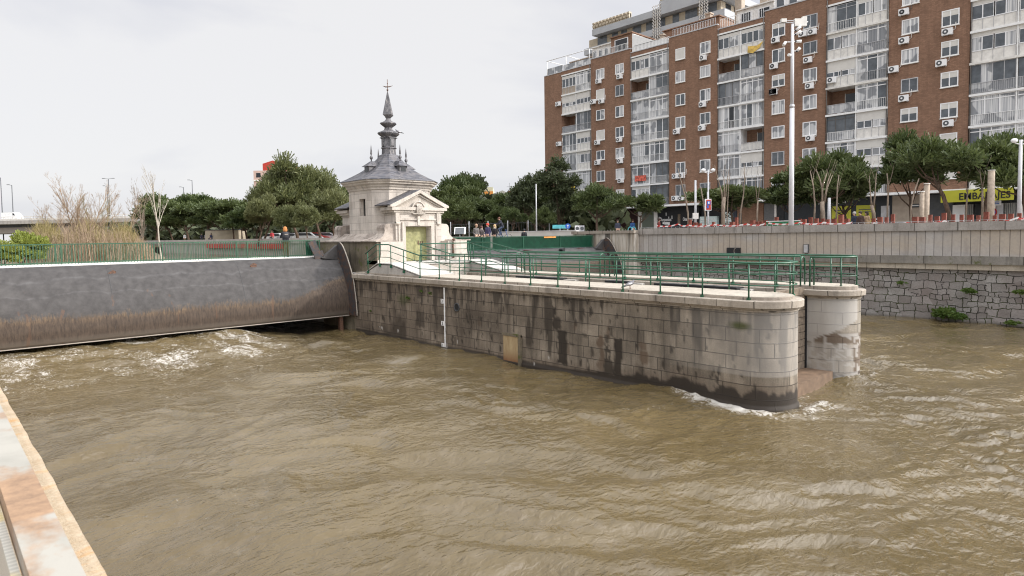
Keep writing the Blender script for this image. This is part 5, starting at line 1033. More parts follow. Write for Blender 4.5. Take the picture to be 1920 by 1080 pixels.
def castel(y0, y1, z):
    m = MB(); y = y0
    while y < y1: m.box(TX + .3, TX + .9, y, y + .55, z, z + 1.3 + .0 * y); m.box(TX + .15, TX + .3, y, y + .55, z + .35, z + .75); m.box(TX + .15, TX + .3, y, y + .55, z + .95, z + 1.25); y += .8
    m.box(TX + .5, TX + .8, y0, y1, z, z + 1.0); pbuild(m, 'openwork_parapet', MAT['tan'], gb)
castel(71.5, 79.5, 43.75); castel(56.5, 64.5, 43.75 + 1.2); m = MB(); m.box(TX, TX + 8, 56, 65, 43.75, 44.9); pbuild(m, 'upper_band', MAT['slab'], gb)
for y in (55.6, 64.6):
    m = MB(); z = 30.0
    while z < 44.5:
        for j in range(4): m.obox((TX - .1, y + .2 + j * .45, z), (.12, .5, .09), Matrix.Rotation(.75, 3, 'X')); m.obox((TX - .1, y + .2 + j * .45, z + .25), (.12, .5, .09), Matrix.Rotation(-.75, 3, 'X'))
        z += .52
    pbuild(m, 'lattice_screen', MAT['cream'], gb)
# distant blocks beyond the trees
def farblock(label, px0, px1, ytop, dep, mat, stor=3.0, roofm=None, band=None, depth=14, name='distant_block', zb=4.3):
    a = atd(px0, ytop, dep); b = atd(px1, ytop, dep); g = thing(name, label, 'building', (a.x, a.y, zb), math.atan2(b.y - a.y, b.x - a.x)); w = math.hypot(b.x - a.x, b.y - a.y); h = a.z - zb
    m = MB(); m.box(0, w, 0, depth, 0, h); lbuild(m, 'wall', mat, g)
    k = 1
    while k * stor < h:
        z = h - k * stor; m = MB(); x = .8
        while x < w - 1.6: m = MB(); m.box(x, x + 1.3, -.06, .02, z + 1.0, z + 2.3); x += 2.9; lbuild(m, 'window', MAT['glassd'], g)
        m = MB(); m.box(-.2, w + .2, -.35, 0.01, z - .1, z + .25); lbuild(m, 'floor_band', band or MAT['cream'], g); k += 1
        if k > 7: break
    if roofm: m = MB(); m.extr([(-.6, h), (w + .6, h), (w * .5, h + 1.6)] if roofm[1] == 'g' else [(w * .3, h), (w * .98, h), (w * .98, h + 2.3), (w * .62, h + 2.9), (w * .3, h + 2.0)], 'y', 0, depth); lbuild(m, 'roof', roofm[0], g)
    return g
farblock('tall far block with red roof showing above the big pines', 475, 534, 320, 190, plain('pink_render', (.50, .36, .30), .8), roofm=(MAT['red'], 'b'))
farblock('cream far house end just left of the big pines', 445, 470, 379, 150, MAT['tan'])
yb = farblock('small orange and pale green tower block above the central pines', 906, 924, 351, 150, plain('pale_green_render', (.50, .50, .36), .8))
m = MB(); m.box(-.1, 2.3, -.5, -.08, yb.location.z * 0 + (atd(906, 366, 150).z - 4.3) - 1.3, (atd(906, 359, 150).z - 4.3)); lbuild(m, 'orange_panel', MAT['orange'], yb)
farblock('low pale green hall with shallow gable beyond the central pines', 918, 966, 371, 140, plain('pale_green_sheet', (.48, .50, .38), .7), roofm=(plain('pale_roof', (.42, .42, .36), .7), 'g'))
farblock('far terracotta roofed house right of the pale green hall', 943, 985, 366, 170, plain('pink_render2', (.48, .33, .25), .8), roofm=(MAT['red'], 'g'))
# ============================================================ VIADUCT with traffic
va = thing('viaduct', 'long concrete road viaduct crossing the background on the left', 'bridge', (0, 0, 0)); D = 185
a = atd(-900, 415, D + 36); b = atd(345, 415, D - 15); vv = Vector((b.x - a.x, b.y - a.y, 0)); vl = vv.length; va.location = (a.x, a.y, 4.3); va.rotation_euler = (0, 0, math.atan2(vv.y, vv.x)); zd = atd(60, 414, D).z - 4.3
m = MB(); m.box(0, vl, 0, 16, zd - 1.0, zd); lbuild(m, 'deck', MAT['concrete'], va)
m = MB(); m.box(0, vl, 1.5, 14, zd - 3.6, zd - 1.9); lbuild(m, 'girder', plain('girder_concrete', (.24, .215, .19), .9), va)
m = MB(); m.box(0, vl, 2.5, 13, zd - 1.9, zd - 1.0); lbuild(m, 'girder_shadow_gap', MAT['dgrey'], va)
m = MB(); m.box(0, vl, .0, .3, zd, zd + .55); m.box(0, vl, .05, .2, zd + .95, zd + 1.1)
x = 0
while x < vl: m.box(x, x + .2, .05, .2, zd + .55, zd + .95); x += 3
lbuild(m, 'parapet', MAT['cream'], va)
for i in range(7): m = MB(); m.box(18 + i * 26, 21 + i * 26, 3, 12, 0, zd - 3.6); lbuild(m, 'pier', MAT['concrete'], va)
def vehicle(label, cat, px, py, dep, L, Hh, W, bodymat, rz, kind, ground=None):
    p = atd(px, py, dep); z = ground if ground is not None else p.z
    g = thing({'van': 'white_van'}.get(kind, 'parked_car'), label, cat, (p.x, p.y, z), rz)
    if kind == 'van': prof = [(-.5, .12), (-.5, .95), (-.48, 1.0), (.18, 1.0), (.30, .93), (.40, .60), (.47, .52), (.5, .40), (.5, .12)]
    else: prof = [(-.5, .2), (-.5, .62), (-.44, .68), (-.30, .98), (-.22, 1.0), (.08, 1.0), (.22, .68), (.44, .58), (.5, .45), (.5, .2)]
    m = MB(); m.extr([(a_ * L, b_ * Hh) for a_, b_ in prof], 'y', -W / 2, W / 2); lbuild(m, 'body', bodymat, g)
    m = MB()
    for s in (-1, 1):
        if kind == 'van': m.extr([(.20 * L, .90 * Hh), (.20 * L, .66 * Hh), (.36 * L, .64 * Hh), (.29 * L, .88 * Hh)], 'y', s * W / 2, s * (W / 2 + .02))
        else: m.extr([(-.40 * L, .7 * Hh), (-.28 * L, .94 * Hh), (.06 * L, .94 * Hh), (.17 * L, .7 * Hh)], 'y', s * W / 2, s * (W / 2 + .02))
    lbuild(m, 'side_window', MAT['glassd'], g)
    for xx in (-.32, .33):
        for s in (-1, 1): m = MB(); m.tube([(xx * L, s * (W / 2 - .12), .33), (xx * L, s * (W / 2 + .03), .33)], .33, 16); wl = lbuild(m, 'wheel', MAT['black'], g)
    for s in (-1, 1): m = MB(); m.box(.49 * L, .505 * L, s * W * .3, s * W * .45, .38 * Hh, .46 * Hh); lbuild(m, 'headlight', MAT['glass2'], g)
    return g
va_r = va.rotation_euler.z
lp = atd(22, 413, D); vehicle('white panel van driving on the viaduct at the far left', 'van', 24, 411, D + 1.5, 5.6, 2.5, 2.0, MAT['white'], va_r, 'van', ground=zd + 4.3)
# ============================================================ TREES
def crown_mesh(name, seed, R, Hc, blobs, tufts, lsize, mat, flat=.55, lw=.3, up=.5):
    """crown of many small leaf faces spread over clumps; R radius, Hc height, origin at crown base centre"""
    r = np.random.RandomState(seed); V = []; tufts = int(tufts * 1.15); lsize = lsize * 1.2; lw = lw * .62
    cs = []
    for i in range(blobs):
        a = r.rand() * 2 * PI; rr = R * math.sqrt(r.rand()) * .78; zz = Hc * (.18 + .68 * r.rand() * (1 - .45 * (rr / R) ** 2)); br = R * (.20 + .20 * r.rand()) * (1.0 - .15 * rr / R)
        cs.append((rr * math.cos(a), rr * math.sin(a), zz, br))
    per = tufts // blobs
    for (cx, cy, cz, br) in cs:
        n = int(per * (br / (R * .3)) ** 2) + 1
        d = r.normal(size=(n, 3)); d /= np.linalg.norm(d, axis=1)[:, None]; d[:, 2] = np.abs(d[:, 2]) * .75 + d[:, 2] * .25
        rad = br * (.35 + .85 * r.rand(n) ** .8); p = np.stack([cx + d[:, 0] * rad, cy + d[:, 1] * rad, cz + d[:, 2] * rad * flat / .7], -1)
        dirn = d * .9 + r.normal(size=(n, 3)) * .55 + np.array([0, 0, up]); dirn /= np.linalg.norm(dirn, axis=1)[:, None]
        sd = np.cross(dirn, r.normal(size=(n, 3))); sd /= np.linalg.norm(sd, axis=1)[:, None]; L = lsize * (.6 + .8 * r.rand(n))[:, None]; Wd = L * lw
        V.append(np.stack([p - sd * Wd * .3, p + sd * Wd * .3, p + dirn * L + sd * Wd * .55, p + dirn * L - sd * Wd * .55], 1))
    V = np.concatenate(V).reshape(-1, 3); n = len(V) // 4; me = bpy.data.meshes.new(name)
    me.vertices.add(n * 4); me.vertices.foreach_set('co', V.reshape(-1).astype(np.float32)); me.loops.add(n * 4); me.loops.foreach_set('vertex_index', np.arange(n * 4, dtype=np.int32)); me.polygons.add(n)
    me.polygons.foreach_set('loop_start', np.arange(0, n * 4, 4, dtype=np.int32)); me.polygons.foreach_set('loop_total', np.full(n, 4, dtype=np.int32)); me.update(calc_edges=True); me.materials.append(mat); return me, cs
def trunk_mb(seed, h, r0, lean, cs, zc, nl=6):
    q = random.Random(seed); m = MB(); top = Vector((lean[0], lean[1], zc + h * .12)); k = [Vector((0, 0, -.3)), Vector((lean[0] * .15, lean[1] * .15, zc * .35)), Vector((lean[0] * .55 + q.uniform(-.1, .1), lean[1] * .55, zc * .75)), top]
    m.tube(k, [r0 * 1.15, r0 * .9, r0 * .72, r0 * .5], 8)
    for c in sorted(cs, key=lambda c: -c[3])[:nl]:
        e = Vector((c[0] + lean[0], c[1] + lean[1], zc + c[2])); s_ = k[2].lerp(top, q.uniform(.0, .9)); mid = s_.lerp(e, .5) + Vector((0, 0, -.12 * (e - s_).length)); m.tube([s_, mid, e], [r0 * .42, r0 * .28, r0 * .08], 6)
    return m
VAR = {}
def variant(key, seed, R, Hc, zc, r0, lean, blobs, tufts, lsize, mat, flat=.6, bark='bark', lw=.3, up=.5):
    me, cs = crown_mesh('crown', seed, R, Hc, blobs, tufts, lsize, MAT[mat], flat, lw, up); tm = trunk_mb(seed, Hc, r0, lean, cs, zc)
    bm = tm.build('trunk', MAT[bark]); tme = bm.data; bpy.data.objects.remove(bm); VAR[key] = (me, tme, zc, lean, zc + Hc)
variant('p1', 1, 2.9, 3.6, 2.4, .17, (.4, .2), 17, 11000, .34, 'pine'); variant('p2', 2, 2.7, 4.0, 2.6, .15, (-.7, .3), 15, 10000, .34, 'pine'); variant('p3', 3, 3.0, 3.2, 2.8, .16, (.9, -.5), 15, 10000, .34, 'pine')
variant('p4', 14, 3.4, 2.7, 4.0, .2, (1.3, -.3), 17, 11000, .34, 'pine')
variant('f1', 4, 3.0, 3.6, 2.3, .16, (.5, 0), 15, 7500, .42, 'pine'); variant('f2', 5, 2.6, 4.2, 2.2, .14, (-.6, .3), 13, 7000, .42, 'pine')
variant('b1', 6, 4.4, 6.6, 3.0, .24, (1.2, .4), 30, 16000, .46, 'pine_far', .8); variant('b2', 7, 4.0, 6.2, 2.8, .22, (-1.3, .4), 26, 15000, .46, 'pine_far', .8)
variant('c1', 8, 2.6, 7.8, 1.4, .18, (.1, .1), 34, 15000, .30, 'broad', .9, lw=.5, up=.1); variant('s1', 9, 1.4, 1.9, 1.7, .07, (.1, .05), 10, 5000, .26, 'pine'); variant('o1', 10, 2.6, 5.0, 2.4, .15, (.2, .2), 16, 4200, .36, 'broad', .9, lw=.55, up=.1)
def tree(label, key, px, ytop, dep, zb=4.5, cat='pine tree', name='pine_tree', rz=None, group=None, wide=1.0):
    p = atd(px, ytop, dep); me, tme, zc, lean, ht = VAR[key]; s = (p.z - zb) / (ht * .97); r = rz if rz is not None else rnd.uniform(0, 6)
    g = thing(name, label, cat, (p.x, p.y, zb), r, group); g.scale = (s * wide, s * wide, s)
    c = bpy.data.objects.new('crown', me); C.objects.link(c); c.parent = g; c.location = (lean[0], lean[1], zc)
    t = bpy.data.objects.new('trunk', tme); C.objects.link(t); t.parent = g; return g
A_ = -0.744 # rotation that makes local +x point right in the view
def rzv(a=0): return A_ + a
GP1 = 'pines along the right bank promenade'
tree('wide dark pine directly right of the tall white camera pole', 'p1', 1540, 281, 52, rz=rzv(), group=GP1, wide=.95); tree('small pine filling in low behind the left side of the pole pine', 'p2', 1492, 335, 55, rz=rzv(.6), group=GP1, wide=1.05); tree('low pine under the right edge of the pole pine', 'f1', 1590, 318, 56, rz=rzv(2), group=GP1, wide=.95)
tree('dark pine behind the two square stakes', 'p2', 1712, 267, 50, rz=rzv(1.2), group=GP1, wide=.8); tree('broad pine with leaning red-brown trunk in front of the lime shop sign', 'p4', 1790, 272, 45, rz=rzv(2.9), group=GP1, wide=.95); tree('pine crown overlapping the right shoulder of the leaning pine', 'p4', 1842, 268, 49, rz=rzv(.4), group=GP1, wide=.8); tree('pine cut off by the right edge of the picture', 'p1', 1932, 262, 44, rz=rzv(2.4), group=GP1)
tree('small rounded pine beside the pillar left of the black therapy shop', 's1', 1199, 366, 60, rz=rzv(), group=GP1, wide=1.2); tree('round pine before the red shop at the left foot of the brick block', 'p1', 1119, 342, 62, rz=rzv(1), group=GP1, wide=.95)
tree('tall dark leafy tree covering the left corner of the brick block', 'c1', 1046, 303, 66, rz=rzv(), cat='tree', name='broadleaf_tree', wide=1.05); tree('sparse pale-leaved tree left of the tall dark tree', 'o1', 988, 331, 72, rz=rzv(1), cat='tree', name='broadleaf_tree', wide=.85)
tree('low pine hidden behind the mint poster boards', 's1', 1352, 352, 58, rz=rzv(), group=GP1, wide=1.5); tree('low pine right of the parking sign behind bare stems', 's1', 1376, 350, 56, rz=rzv(2), group=GP1, wide=1.5)
G2 = 'pines behind the right gate'
for i, (px, y, d, k, w, lb) in enumerate(((842, 356, 84, 'f1', 1.1, 'pine touching the right edge of the pavilion'), (876, 331, 88, 'f2', .8, 'tallest pine of the group just right of the pavilion'), (868, 372, 74, 'p1', 1.0, 'front pine above the tilted solar panel'), (900, 374, 78, 'f1', .8, 'pine left of the orange tower block'), (930, 392, 74, 'p2', .9, 'low pine below the pale green hall'), (957, 390, 66, 'p3', .8, 'bright low pine over the dark-coated sitting person'), (975, 362, 80, 'f2', 1.1, 'pine behind the slim grey lamp post'), (1006, 360, 74, 'f1', 1.1, 'dense pine right of the slim grey lamp post'), (1020, 388, 64, 'p1', .8, 'low pine at the foot of the tall dark tree'))):
    tree(lb, k, px, y, d, rz=rzv(i * 1.3), group=G2, wide=w)
tree('pale open-crowned tree rising above the pavilion-side pines', 'o1', 880, 329, 96, cat='tree', name='broadleaf_tree', wide=.8)
G3 = 'big pines left of the pavilion'
for i, (px, y, d, k, w, lb) in enumerate(((492, 345, 84, 'b1', .8, 'big pine under the red-roofed far block'), (556, 310, 82, 'b2', .8, 'tallest big pine in the middle of the clump'), (598, 319, 84, 'b1', .85, 'big pine on the right side of the clump'), (482, 372, 76, 'b2', .75, 'lower big pine at the left end of the clump'), (625, 362, 74, 'b1', .85, 'pine partly hidden by the pavilion rear wing'), (575, 385, 70, 'b2', .8, 'low spreading pine in front of the clump'), (528, 388, 72, 'b1', .75, 'low olive pine above the person with the backpack'), (664, 350, 92, 'f1', 1.0, 'pine behind the pavilion roof edge'))):
    tree(lb, k, px, y, d, 4.4, rz=rzv(i * 1.1), group=G3, wide=w)
G4 = 'row of pines on the far park terrace'
lbs = ['pine at the left end of the park row behind the cream bare trunk', 'second pine of the park row right of the cream bare trunk', 'third park pine with dark round crown', 'fourth park pine above the group of distant people', 'fifth park pine above the pale hut wall', 'sixth park pine with forked trunk by the pale hut', 'seventh park pine standing a little taller', 'eighth park pine nearest the big clump', 'pine filling behind the eighth park pine', 'back pine peeping above the middle of the park row', 'back pine above the left part of the park row']
for i, (px, y, d) in enumerate(((290, 384, 112), (322, 388, 108), (352, 382, 104), (383, 378, 100), (410, 380, 97), (437, 378, 94), (462, 380, 92), (452, 392, 84), (478, 390, 90), (370, 366, 130), (318, 372, 134))):
    tree(lbs[i], ('f1', 'f2')[i % 2], px, y, d, 4.4, rz=rzv(i * 1.7), group=G4, wide=1.1)
# far woodland closing the horizon behind the parks (reads as one mass)
def woods(name, label, pts, hgt, mat, seed, n=16000):
    q = np.random.RandomState(seed); A = np.array(pts); V = []
    seg = q.randint(0, len(A) - 1, n); t = q.rand(n)[:, None]; P = A[seg] * (1 - t) + A[seg + 1] * t; P = P + q.normal(size=(n, 2)) * 3.0
    u = P[:, 0] * .13 + P[:, 1] * .13; top = hgt * (.62 + .6 * vn(u, u * 0 + seed) + .22 * vn(u * 4, u * 0)); z = 4.3 + top * q.rand(n) ** .7
    d = q.normal(size=(n, 3)); d /= np.linalg.norm(d, axis=1)[:, None]; s = np.cross(d, q.normal(size=(n, 3))); s /= np.linalg.norm(s, axis=1)[:, None]; c = np.stack([P[:, 0], P[:, 1], z], -1); L = 1.0
    V = np.stack([c - s * .4 * L, c + s * .4 * L, c + d * L + s * .4, c + d * L - s * .4], 1).reshape(-1, 3); me = bpy.data.meshes.new(name); me.vertices.add(n * 4); me.vertices.foreach_set('co', V.reshape(-1).astype(np.float32)); me.loops.add(n * 4); me.loops.foreach_set('vertex_index', np.arange(n * 4, dtype=np.int32)); me.polygons.add(n)
    me.polygons.foreach_set('loop_start', np.arange(0, n * 4, 4, dtype=np.int32)); me.polygons.foreach_set('loop_total', np.full(n, 4, dtype=np.int32)); me.update(calc_edges=True); me.materials.append(mat); o = bpy.data.objects.new(name, me); C.objects.link(o); return tag(o, label, 'woodland', None, 'stuff')
def g2(px, d): p = atd(px, 440, d); return (p.x, p.y)
woods('far_woodland', 'dark far woodland closing the view under the park pines', [g2(255, 150), g2(400, 128), g2(520, 118), g2(660, 112), g2(800, 112)], 4.2, MAT['broad'], 5)
woods('promenade_hedge', 'dark hedge and undergrowth behind the right bank pines', [g2(815, 104), g2(900, 98), g2(980, 92), g2(1075, 84)], 4.6, MAT['broad'], 8)
# bare trees and stakes
def bare_mesh(seed, h, r0, n, spread, levels=3, up=.9, twig=1, low=.35, fork=0):
    q = random.Random(seed); m = MB()
    def branch(p, d, L, r, lv):
        pts = [p]; rs = [r]; k = 4
        for i in range(k):
            d = (d + Vector((q.uniform(-1, 1), q.uniform(-1, 1), q.uniform(-.2, .8) * up)) * .13).normalized(); p = p + d * (L / k); pts.append(p); rs.append(max(.004, r * (1 - (i + 1) / k * .72)))
        m.tube(pts, rs, 5 if lv else 7, cap=False)
        if lv < levels:
            for j in range(n if lv == 0 else max(2, n // 3)):
                t = q.uniform(low if lv == 0 else .25, .98); i = min(k - 1, int(t * k)); s_ = pts[i].lerp(pts[i + 1], t * k - i); a = q.uniform(0, 2 * PI)
                dd = (d * (1.0 if lv else .9) + Vector((math.cos(a), math.sin(a), .25)) * spread * q.uniform(.6, 1.1)).normalized(); branch(s_, dd, L * q.uniform(.28, .48) * (1.15 - t * .5), rs[i] * .5, lv + 1)
    if fork:
        for j in range(fork): a = j * 2 * PI / fork + q.uniform(-.4, .4); branch(Vector((0, 0, -.1)), Vector((math.cos(a) * .16, math.sin(a) * .16, 1)).normalized(), h * q.uniform(.8, 1), r0 * .7, 0)
    else: branch(Vector((0, 0, -.2)), Vector((0, 0, 1)), h, r0, 0)
    return m
def bare(label, px, py, ytop, dep, zb, seed, r0, n, spread, mat='twig', levels=3, cat='bare tree', name='bare_tree', group=None, low=.35, fork=0):
    p = atd(px, ytop, dep); h = p.z - zb; g = thing(name, label, cat, (p.x, p.y, zb), 0, group); m = bare_mesh(seed, h, r0, n, spread, levels, low=low, fork=fork); lbuild(m, 'branches', MAT[mat], g); return g
G5 = 'bare trees on the river island'
bare('bare tree with cream trunk standing beside the left gate railing', 298, 490, 343, 58, 3.1, 31, .085, 15, .26, 'birch', 3, group=G5, low=.35)
bare('pale bare tree just left of the cream-trunked tree', 266, 480, 358, 66, 3.1, 32, .07, 16, .38, 'pale_bark', 3, group=G5, low=.2)
bare('large twiggy bare tree rising above the scrub', 150, 480, 345, 62, 3.1, 33, .12, 22, .8, 'twig', 3, group=G5, low=.18, fork=3)
bare('slim budding bare tree right of the large twiggy tree', 186, 480, 375, 70, 3.1, 34, .08, 20, .5, 'twig2', 3, group=G5, low=.2, fork=2)
bare('small faint bare tree behind the scrub near the white van', 90, 480, 384, 84, 3.1, 35, .08, 20, .6, 'twig', 3, group=G5, low=.25, fork=2)
bare('bare tree with many upright twigs between the slim and the pale trees', 222, 480, 376, 74, 3.1, 36, .08, 20, .5, 'twig', 3, group=G5, low=.25, fork=2)
# scrub on the island: uncountable mass of twigs
def scrub(name, label, cx0, cx1, y0, y1, ztop, zb, n, mat, seed, kind=None, cat=None, depth=(52, 78), lw=.012, leaf=None):
    q = np.random.RandomState(seed); V = []; 
    for i in range(n):
        px = q.uniform(cx0, cx1); d = q.uniform(*depth); p = atd(px, 450, d); f = ztop(px); h = (f * (.55 + .5 * q.rand())); a = q.uniform(0, 2 * PI); ln = q.uniform(.05, .5)
        b = Vector((p.x, p.y, zb)); t = b + Vector((math.cos(a) * ln * h * .6, math.sin(a) * ln * h * .6, h)); md = b.lerp(t, .5) + Vector((q.uniform(-.1, .1), q.uniform(-.1, .1), .1 * h))
        s = Vector((math.cos(a + 1.5), math.sin(a + 1.5), 0)) * lw * (1 + q.rand())
        V += [b - s, b + s, md + s * .8, md - s * .8, md - s * .8, md + s * .8, t + s * .2, t - s * .2]
        for k in range(3):
            u = q.uniform(.35, .95); o = b.lerp(md, u * 2) if u < .5 else md.lerp(t, u * 2 - 1); e = o + Vector((q.uniform(-.5, .5), q.uniform(-.5, .5), q.uniform(.1, .8))) * h * .28; V += [o - s * .5, o + s * .5, e + s * .3, e - s * .3]
    V = np.array([tuple(v) for v in V]); n4 = len(V) // 4; me = bpy.data.meshes.new(name); me.vertices.add(n4 * 4); me.vertices.foreach_set('co', V.reshape(-1).astype(np.float32)); me.loops.add(n4 * 4); me.loops.foreach_set('vertex_index', np.arange(n4 * 4, dtype=np.int32)); me.polygons.add(n4)
    me.polygons.foreach_set('loop_start', np.arange(0, n4 * 4, 4, dtype=np.int32)); me.polygons.foreach_set('loop_total', np.full(n4, 4, dtype=np.int32)); me.update(calc_edges=True); me.materials.append(mat); o = bpy.data.objects.new(name, me); C.objects.link(o); return tag(o, label, cat, None, kind)
scrub('riverside_scrub', 'tan leafless scrub massed on the island beyond the left gate', 25, 285, 0, 0, lambda x: 3.4 + .6 * math.sin(x * .05) - 2.6 * max(0, (x - 235) / 50) - 2.4 * max(0, (70 - x) / 45), 3.1, 3400, MAT['twig'], 3, 'stuff', 'scrub', (54, 82))
scrub('budding_scrub', 'olive-yellow budding scrub mixed through the island growth', 60, 285, 0, 0, lambda x: 3.5 + .7 * math.sin(x * .08 + 1) - 2.6 * max(0, (x - 230) / 50), 3.1, 3800, MAT['twig2'], 4, 'stuff', 'scrub', (58, 86), .02)
m = MB(); q_ = [atd(x, 470, d) for x, d in ((-60, 50), (60, 47), (180, 48), (300, 55), (310, 66), (290, 100), (-150, 100))]; m.prism([(p.x, p.y) for p in q_], 2.5, 3.28); tag(m.build('island_bank', MAT['soil']), kind='structure')
me, cs = crown_mesh('crown', 71, 2.2, 3.0, 14, 9000, .22, MAT['lime_leaf'], .8, .5, .3); p = atd(42, 450, 52)
for lb, px, d, s in (('bright yellow-green willow bush at the left edge of the island', 38, 52, .85), ('lower lime-green bush behind the left end of the gate railing', 4, 50, .62)):
    p = atd(px, 450, d); g = thing('willow_bush', lb, 'bush', (p.x, p.y, 3.2)); g.scale = (s, s, s); c = bpy.data.objects.new('foliage', me); C.objects.link(c); c.parent = g; m = MB()
    for i in range(6): a = i; m.tube([(0, 0, -.2), (math.cos(a) * .5, math.sin(a) * .5, 1.0), (math.cos(a) * 1.2, math.sin(a) * 1.2, 2.2)], [.05, .03, .01], 5)
    lbuild(m, 'stem', MAT['twig'], g)
# pruned bare trunks and stakes on the right promenade
def pruned(label, pts, dep, r0, r1=None, mat='pale_bark', name='pruned_tree', cat='bare tree', group='pruned bare trees on the promenade', extra=()):
    P = [atd(x, y, dep) for x, y in pts]; P[0] = Vector((P[0].x, P[0].y, 4.45)); g = thing(name, label, cat, P[0], 0, group); m = MB(); r0 *= .66; r1 = (r1 or r0 * .5) * .7; m.tube(P, [r0 + ((r1 or r0 * .5) - r0) * i / (len(P) - 1) for i in range(len(P))], 8)
    pbuild(m, 'trunk', MAT[mat], g)
    for e in extra:
        m = MB(); Q = [atd(x, y, dep) for x, y in e]; m.tube(Q, [r0 * .5 - r0 * .38 * i / (len(Q) - 1) for i in range(len(Q))], 6); tq = Q[-1]; m.tube([tq, tq + Vector((.1, -.12, .5)), tq + Vector((.05, -.3, 1.0))], [r0 * .12, r0 * .08, .006], 4); m.tube([Q[-2].lerp(tq, .5), tq + Vector((-.1, .3, .35))], [r0 * .12, .006], 4); pbuild(m, 'branch', MAT[mat], g)
    return g
pruned('thin pruned trunk with two props left of the forked trunk', [(1525, 425), (1528, 385), (1525, 350), (1519, 320)], 46, .12, .04, extra=([(1527, 370), (1524, 340), (1527, 318)],))
pruned('thick pruned trunk splitting into four upright limbs', [(1544, 425), (1543, 400), (1541, 378)], 46, .26, .2, extra=([(1541, 385), (1542, 355), (1537, 335), (1530, 317)], [(1543, 390), (1548, 365), (1552, 340), (1558, 325)], [(1546, 375), (1551, 352), (1561, 328)], [(1541, 352), (1547, 335), (1550, 325)]))
pruned('slim pruned tree with a fine fork right of the four-limbed trunk', [(1567, 425), (1569, 385), (1570, 350), (1573, 328)], 47, .11, .04, extra=([(1571, 360), (1575, 340), (1577, 333)],))
pruned('pruned tree shaped like a tall letter Y with pale limbs', [(1639, 425), (1638, 400), (1634, 385)], 45, .22, .16, extra=([(1635, 390), (1632, 365), (1630, 330)], [(1638, 390), (1641, 360), (1643, 325)]))
pruned('lone slender pruned tree before the dark shop', [(1664, 425), (1664, 390), (1666, 350), (1663, 325)], 46, .12, .05, extra=([(1667, 345), (1673, 325), (1676, 310)],))
pruned('bent slender trunk left of the square stakes', [(1707, 425), (1708, 390), (1714, 360), (1723, 335)], 44, .10, .05)
pruned('forked pruned tree under the lime shop sign', [(1842, 425), (1842, 385), (1842, 350)], 43, .13, .08, extra=([(1842, 350), (1839, 335), (1837, 318)], [(1842, 352), (1845, 338), (1848, 320)]))
pruned('short pruned stem left of the lime shop sign letters', [(1811, 425), (1812, 385), (1815, 352)], 44, .12, .05, extra=([(1813, 360), (1810, 345)],))
pruned('leaning pruned trunk before the parking sign', [(1291, 425), (1290, 400), (1285, 370), (1277, 340), (1271, 315)], 52, .13, .04, extra=([(1284, 365), (1282, 335), (1280, 315)],))
pruned('curved bare trunk just left of the parking sign', [(1323, 425), (1322, 400), (1318, 375), (1314, 350)], 52, .12, .05)
pruned('cluster of tall bare limbs right of the parking sign', [(1356, 425), (1356, 395), (1357, 370)], 50, .24, .2, extra=([(1356, 385), (1353, 360), (1346, 335), (1340, 310)], [(1357, 385), (1358, 350), (1357, 320)], [(1359, 385), (1362, 350), (1367, 318)]))
pruned('thin bare tree at the right edge of the mint poster', [(1362, 425), (1364, 390), (1366, 350), (1369, 325)], 51, .08, .03)
pruned('bare tree before the brick shopfront, left of the pair', [(1387, 425), (1389, 395), (1394, 365), (1396, 335), (1395, 306)], 51, .11, .03, extra=([(1394, 360), (1391, 335)], [(1396, 345), (1400, 325)]))
pruned('bare tree before the brick shopfront with wide Y fork', [(1419, 425), (1420, 395), (1421, 375)], 51, .12, .08, extra=([(1421, 378), (1424, 350), (1427, 325)], [(1420, 380), (1417, 350), (1417, 335)]))
for lb, a_, b_, w in (('squat square timber stake topped by a thinner pole', (1728, 425), (1729, 360), .16), ('tall square timber stake leaning a little left', (1735, 425), (1738, 345), .2), ('thick round pale post before the no parking disc', (1857, 425), (1859, 320), .22)):
    A = atd(*a_, 42); B = atd(*b_, 42); A.z = 4.4; g = thing('timber_stake', lb, 'stake', A); m = MB(); m.tube([A, B], [w, w * .88], 8 if 'round' in lb else 4); pbuild(m, 'shaft', plain('grey_timber' + str(w), (.33, .27, .21), .9, 0, .25, 5), g); m = MB(); m.tube([B, B + Vector((0, 0, .04))], w * .95, 8); pbuild(m, 'cut_top', MAT['cream'], g)
# ============================================================ BOLLARD POSTS with tape
GB = 'red-brown timber posts in a line behind the quay wall'
q = random.Random(9); pl_ = []
bmx = MB(); bmx.box(-.13, .13, -.13, .13, 0, 1); bb = bmx.build('timber_post', MAT['post']); bme = bb.data; bpy.data.objects.remove(bb)
def postpx():
    for x in (1456, 1463, 1487, 1500, 1508, 1520, 1531, 1543, 1552, 1564, 1577, 1588, 1638, 1650, 1662, 1674, 1716, 1729, 1744, 1757, 1770, 1787, 1803, 1819, 1834, 1849, 1865, 1879, 1895, 1911): yield x, 43.6
    for x in (1294, 1304, 1312, 1338, 1373, 1381, 1411, 1419, 1427, 1435): yield x, 46.5
for i, (px, d) in enumerate(postpx()):
    p = ray(px, 430); X_ = 44.0 + (i % 2) * .9; t_ = X_ / p.x; pos = Vector((p.x * t_, p.y * t_, 4.5)); o = bpy.data.objects.new('timber_post', bme); C.objects.link(o); o.location = pos; h = 1.18 + q.random() * .16 + (.22 if i % 5 == 0 else 0); w = q.uniform(.65, 1.15); o.scale = (w, w, h + .12)
    tag(o, 'red-brown timber post in the taped-off line behind the quay wall', 'post', GB); pl_.append((pos, h))
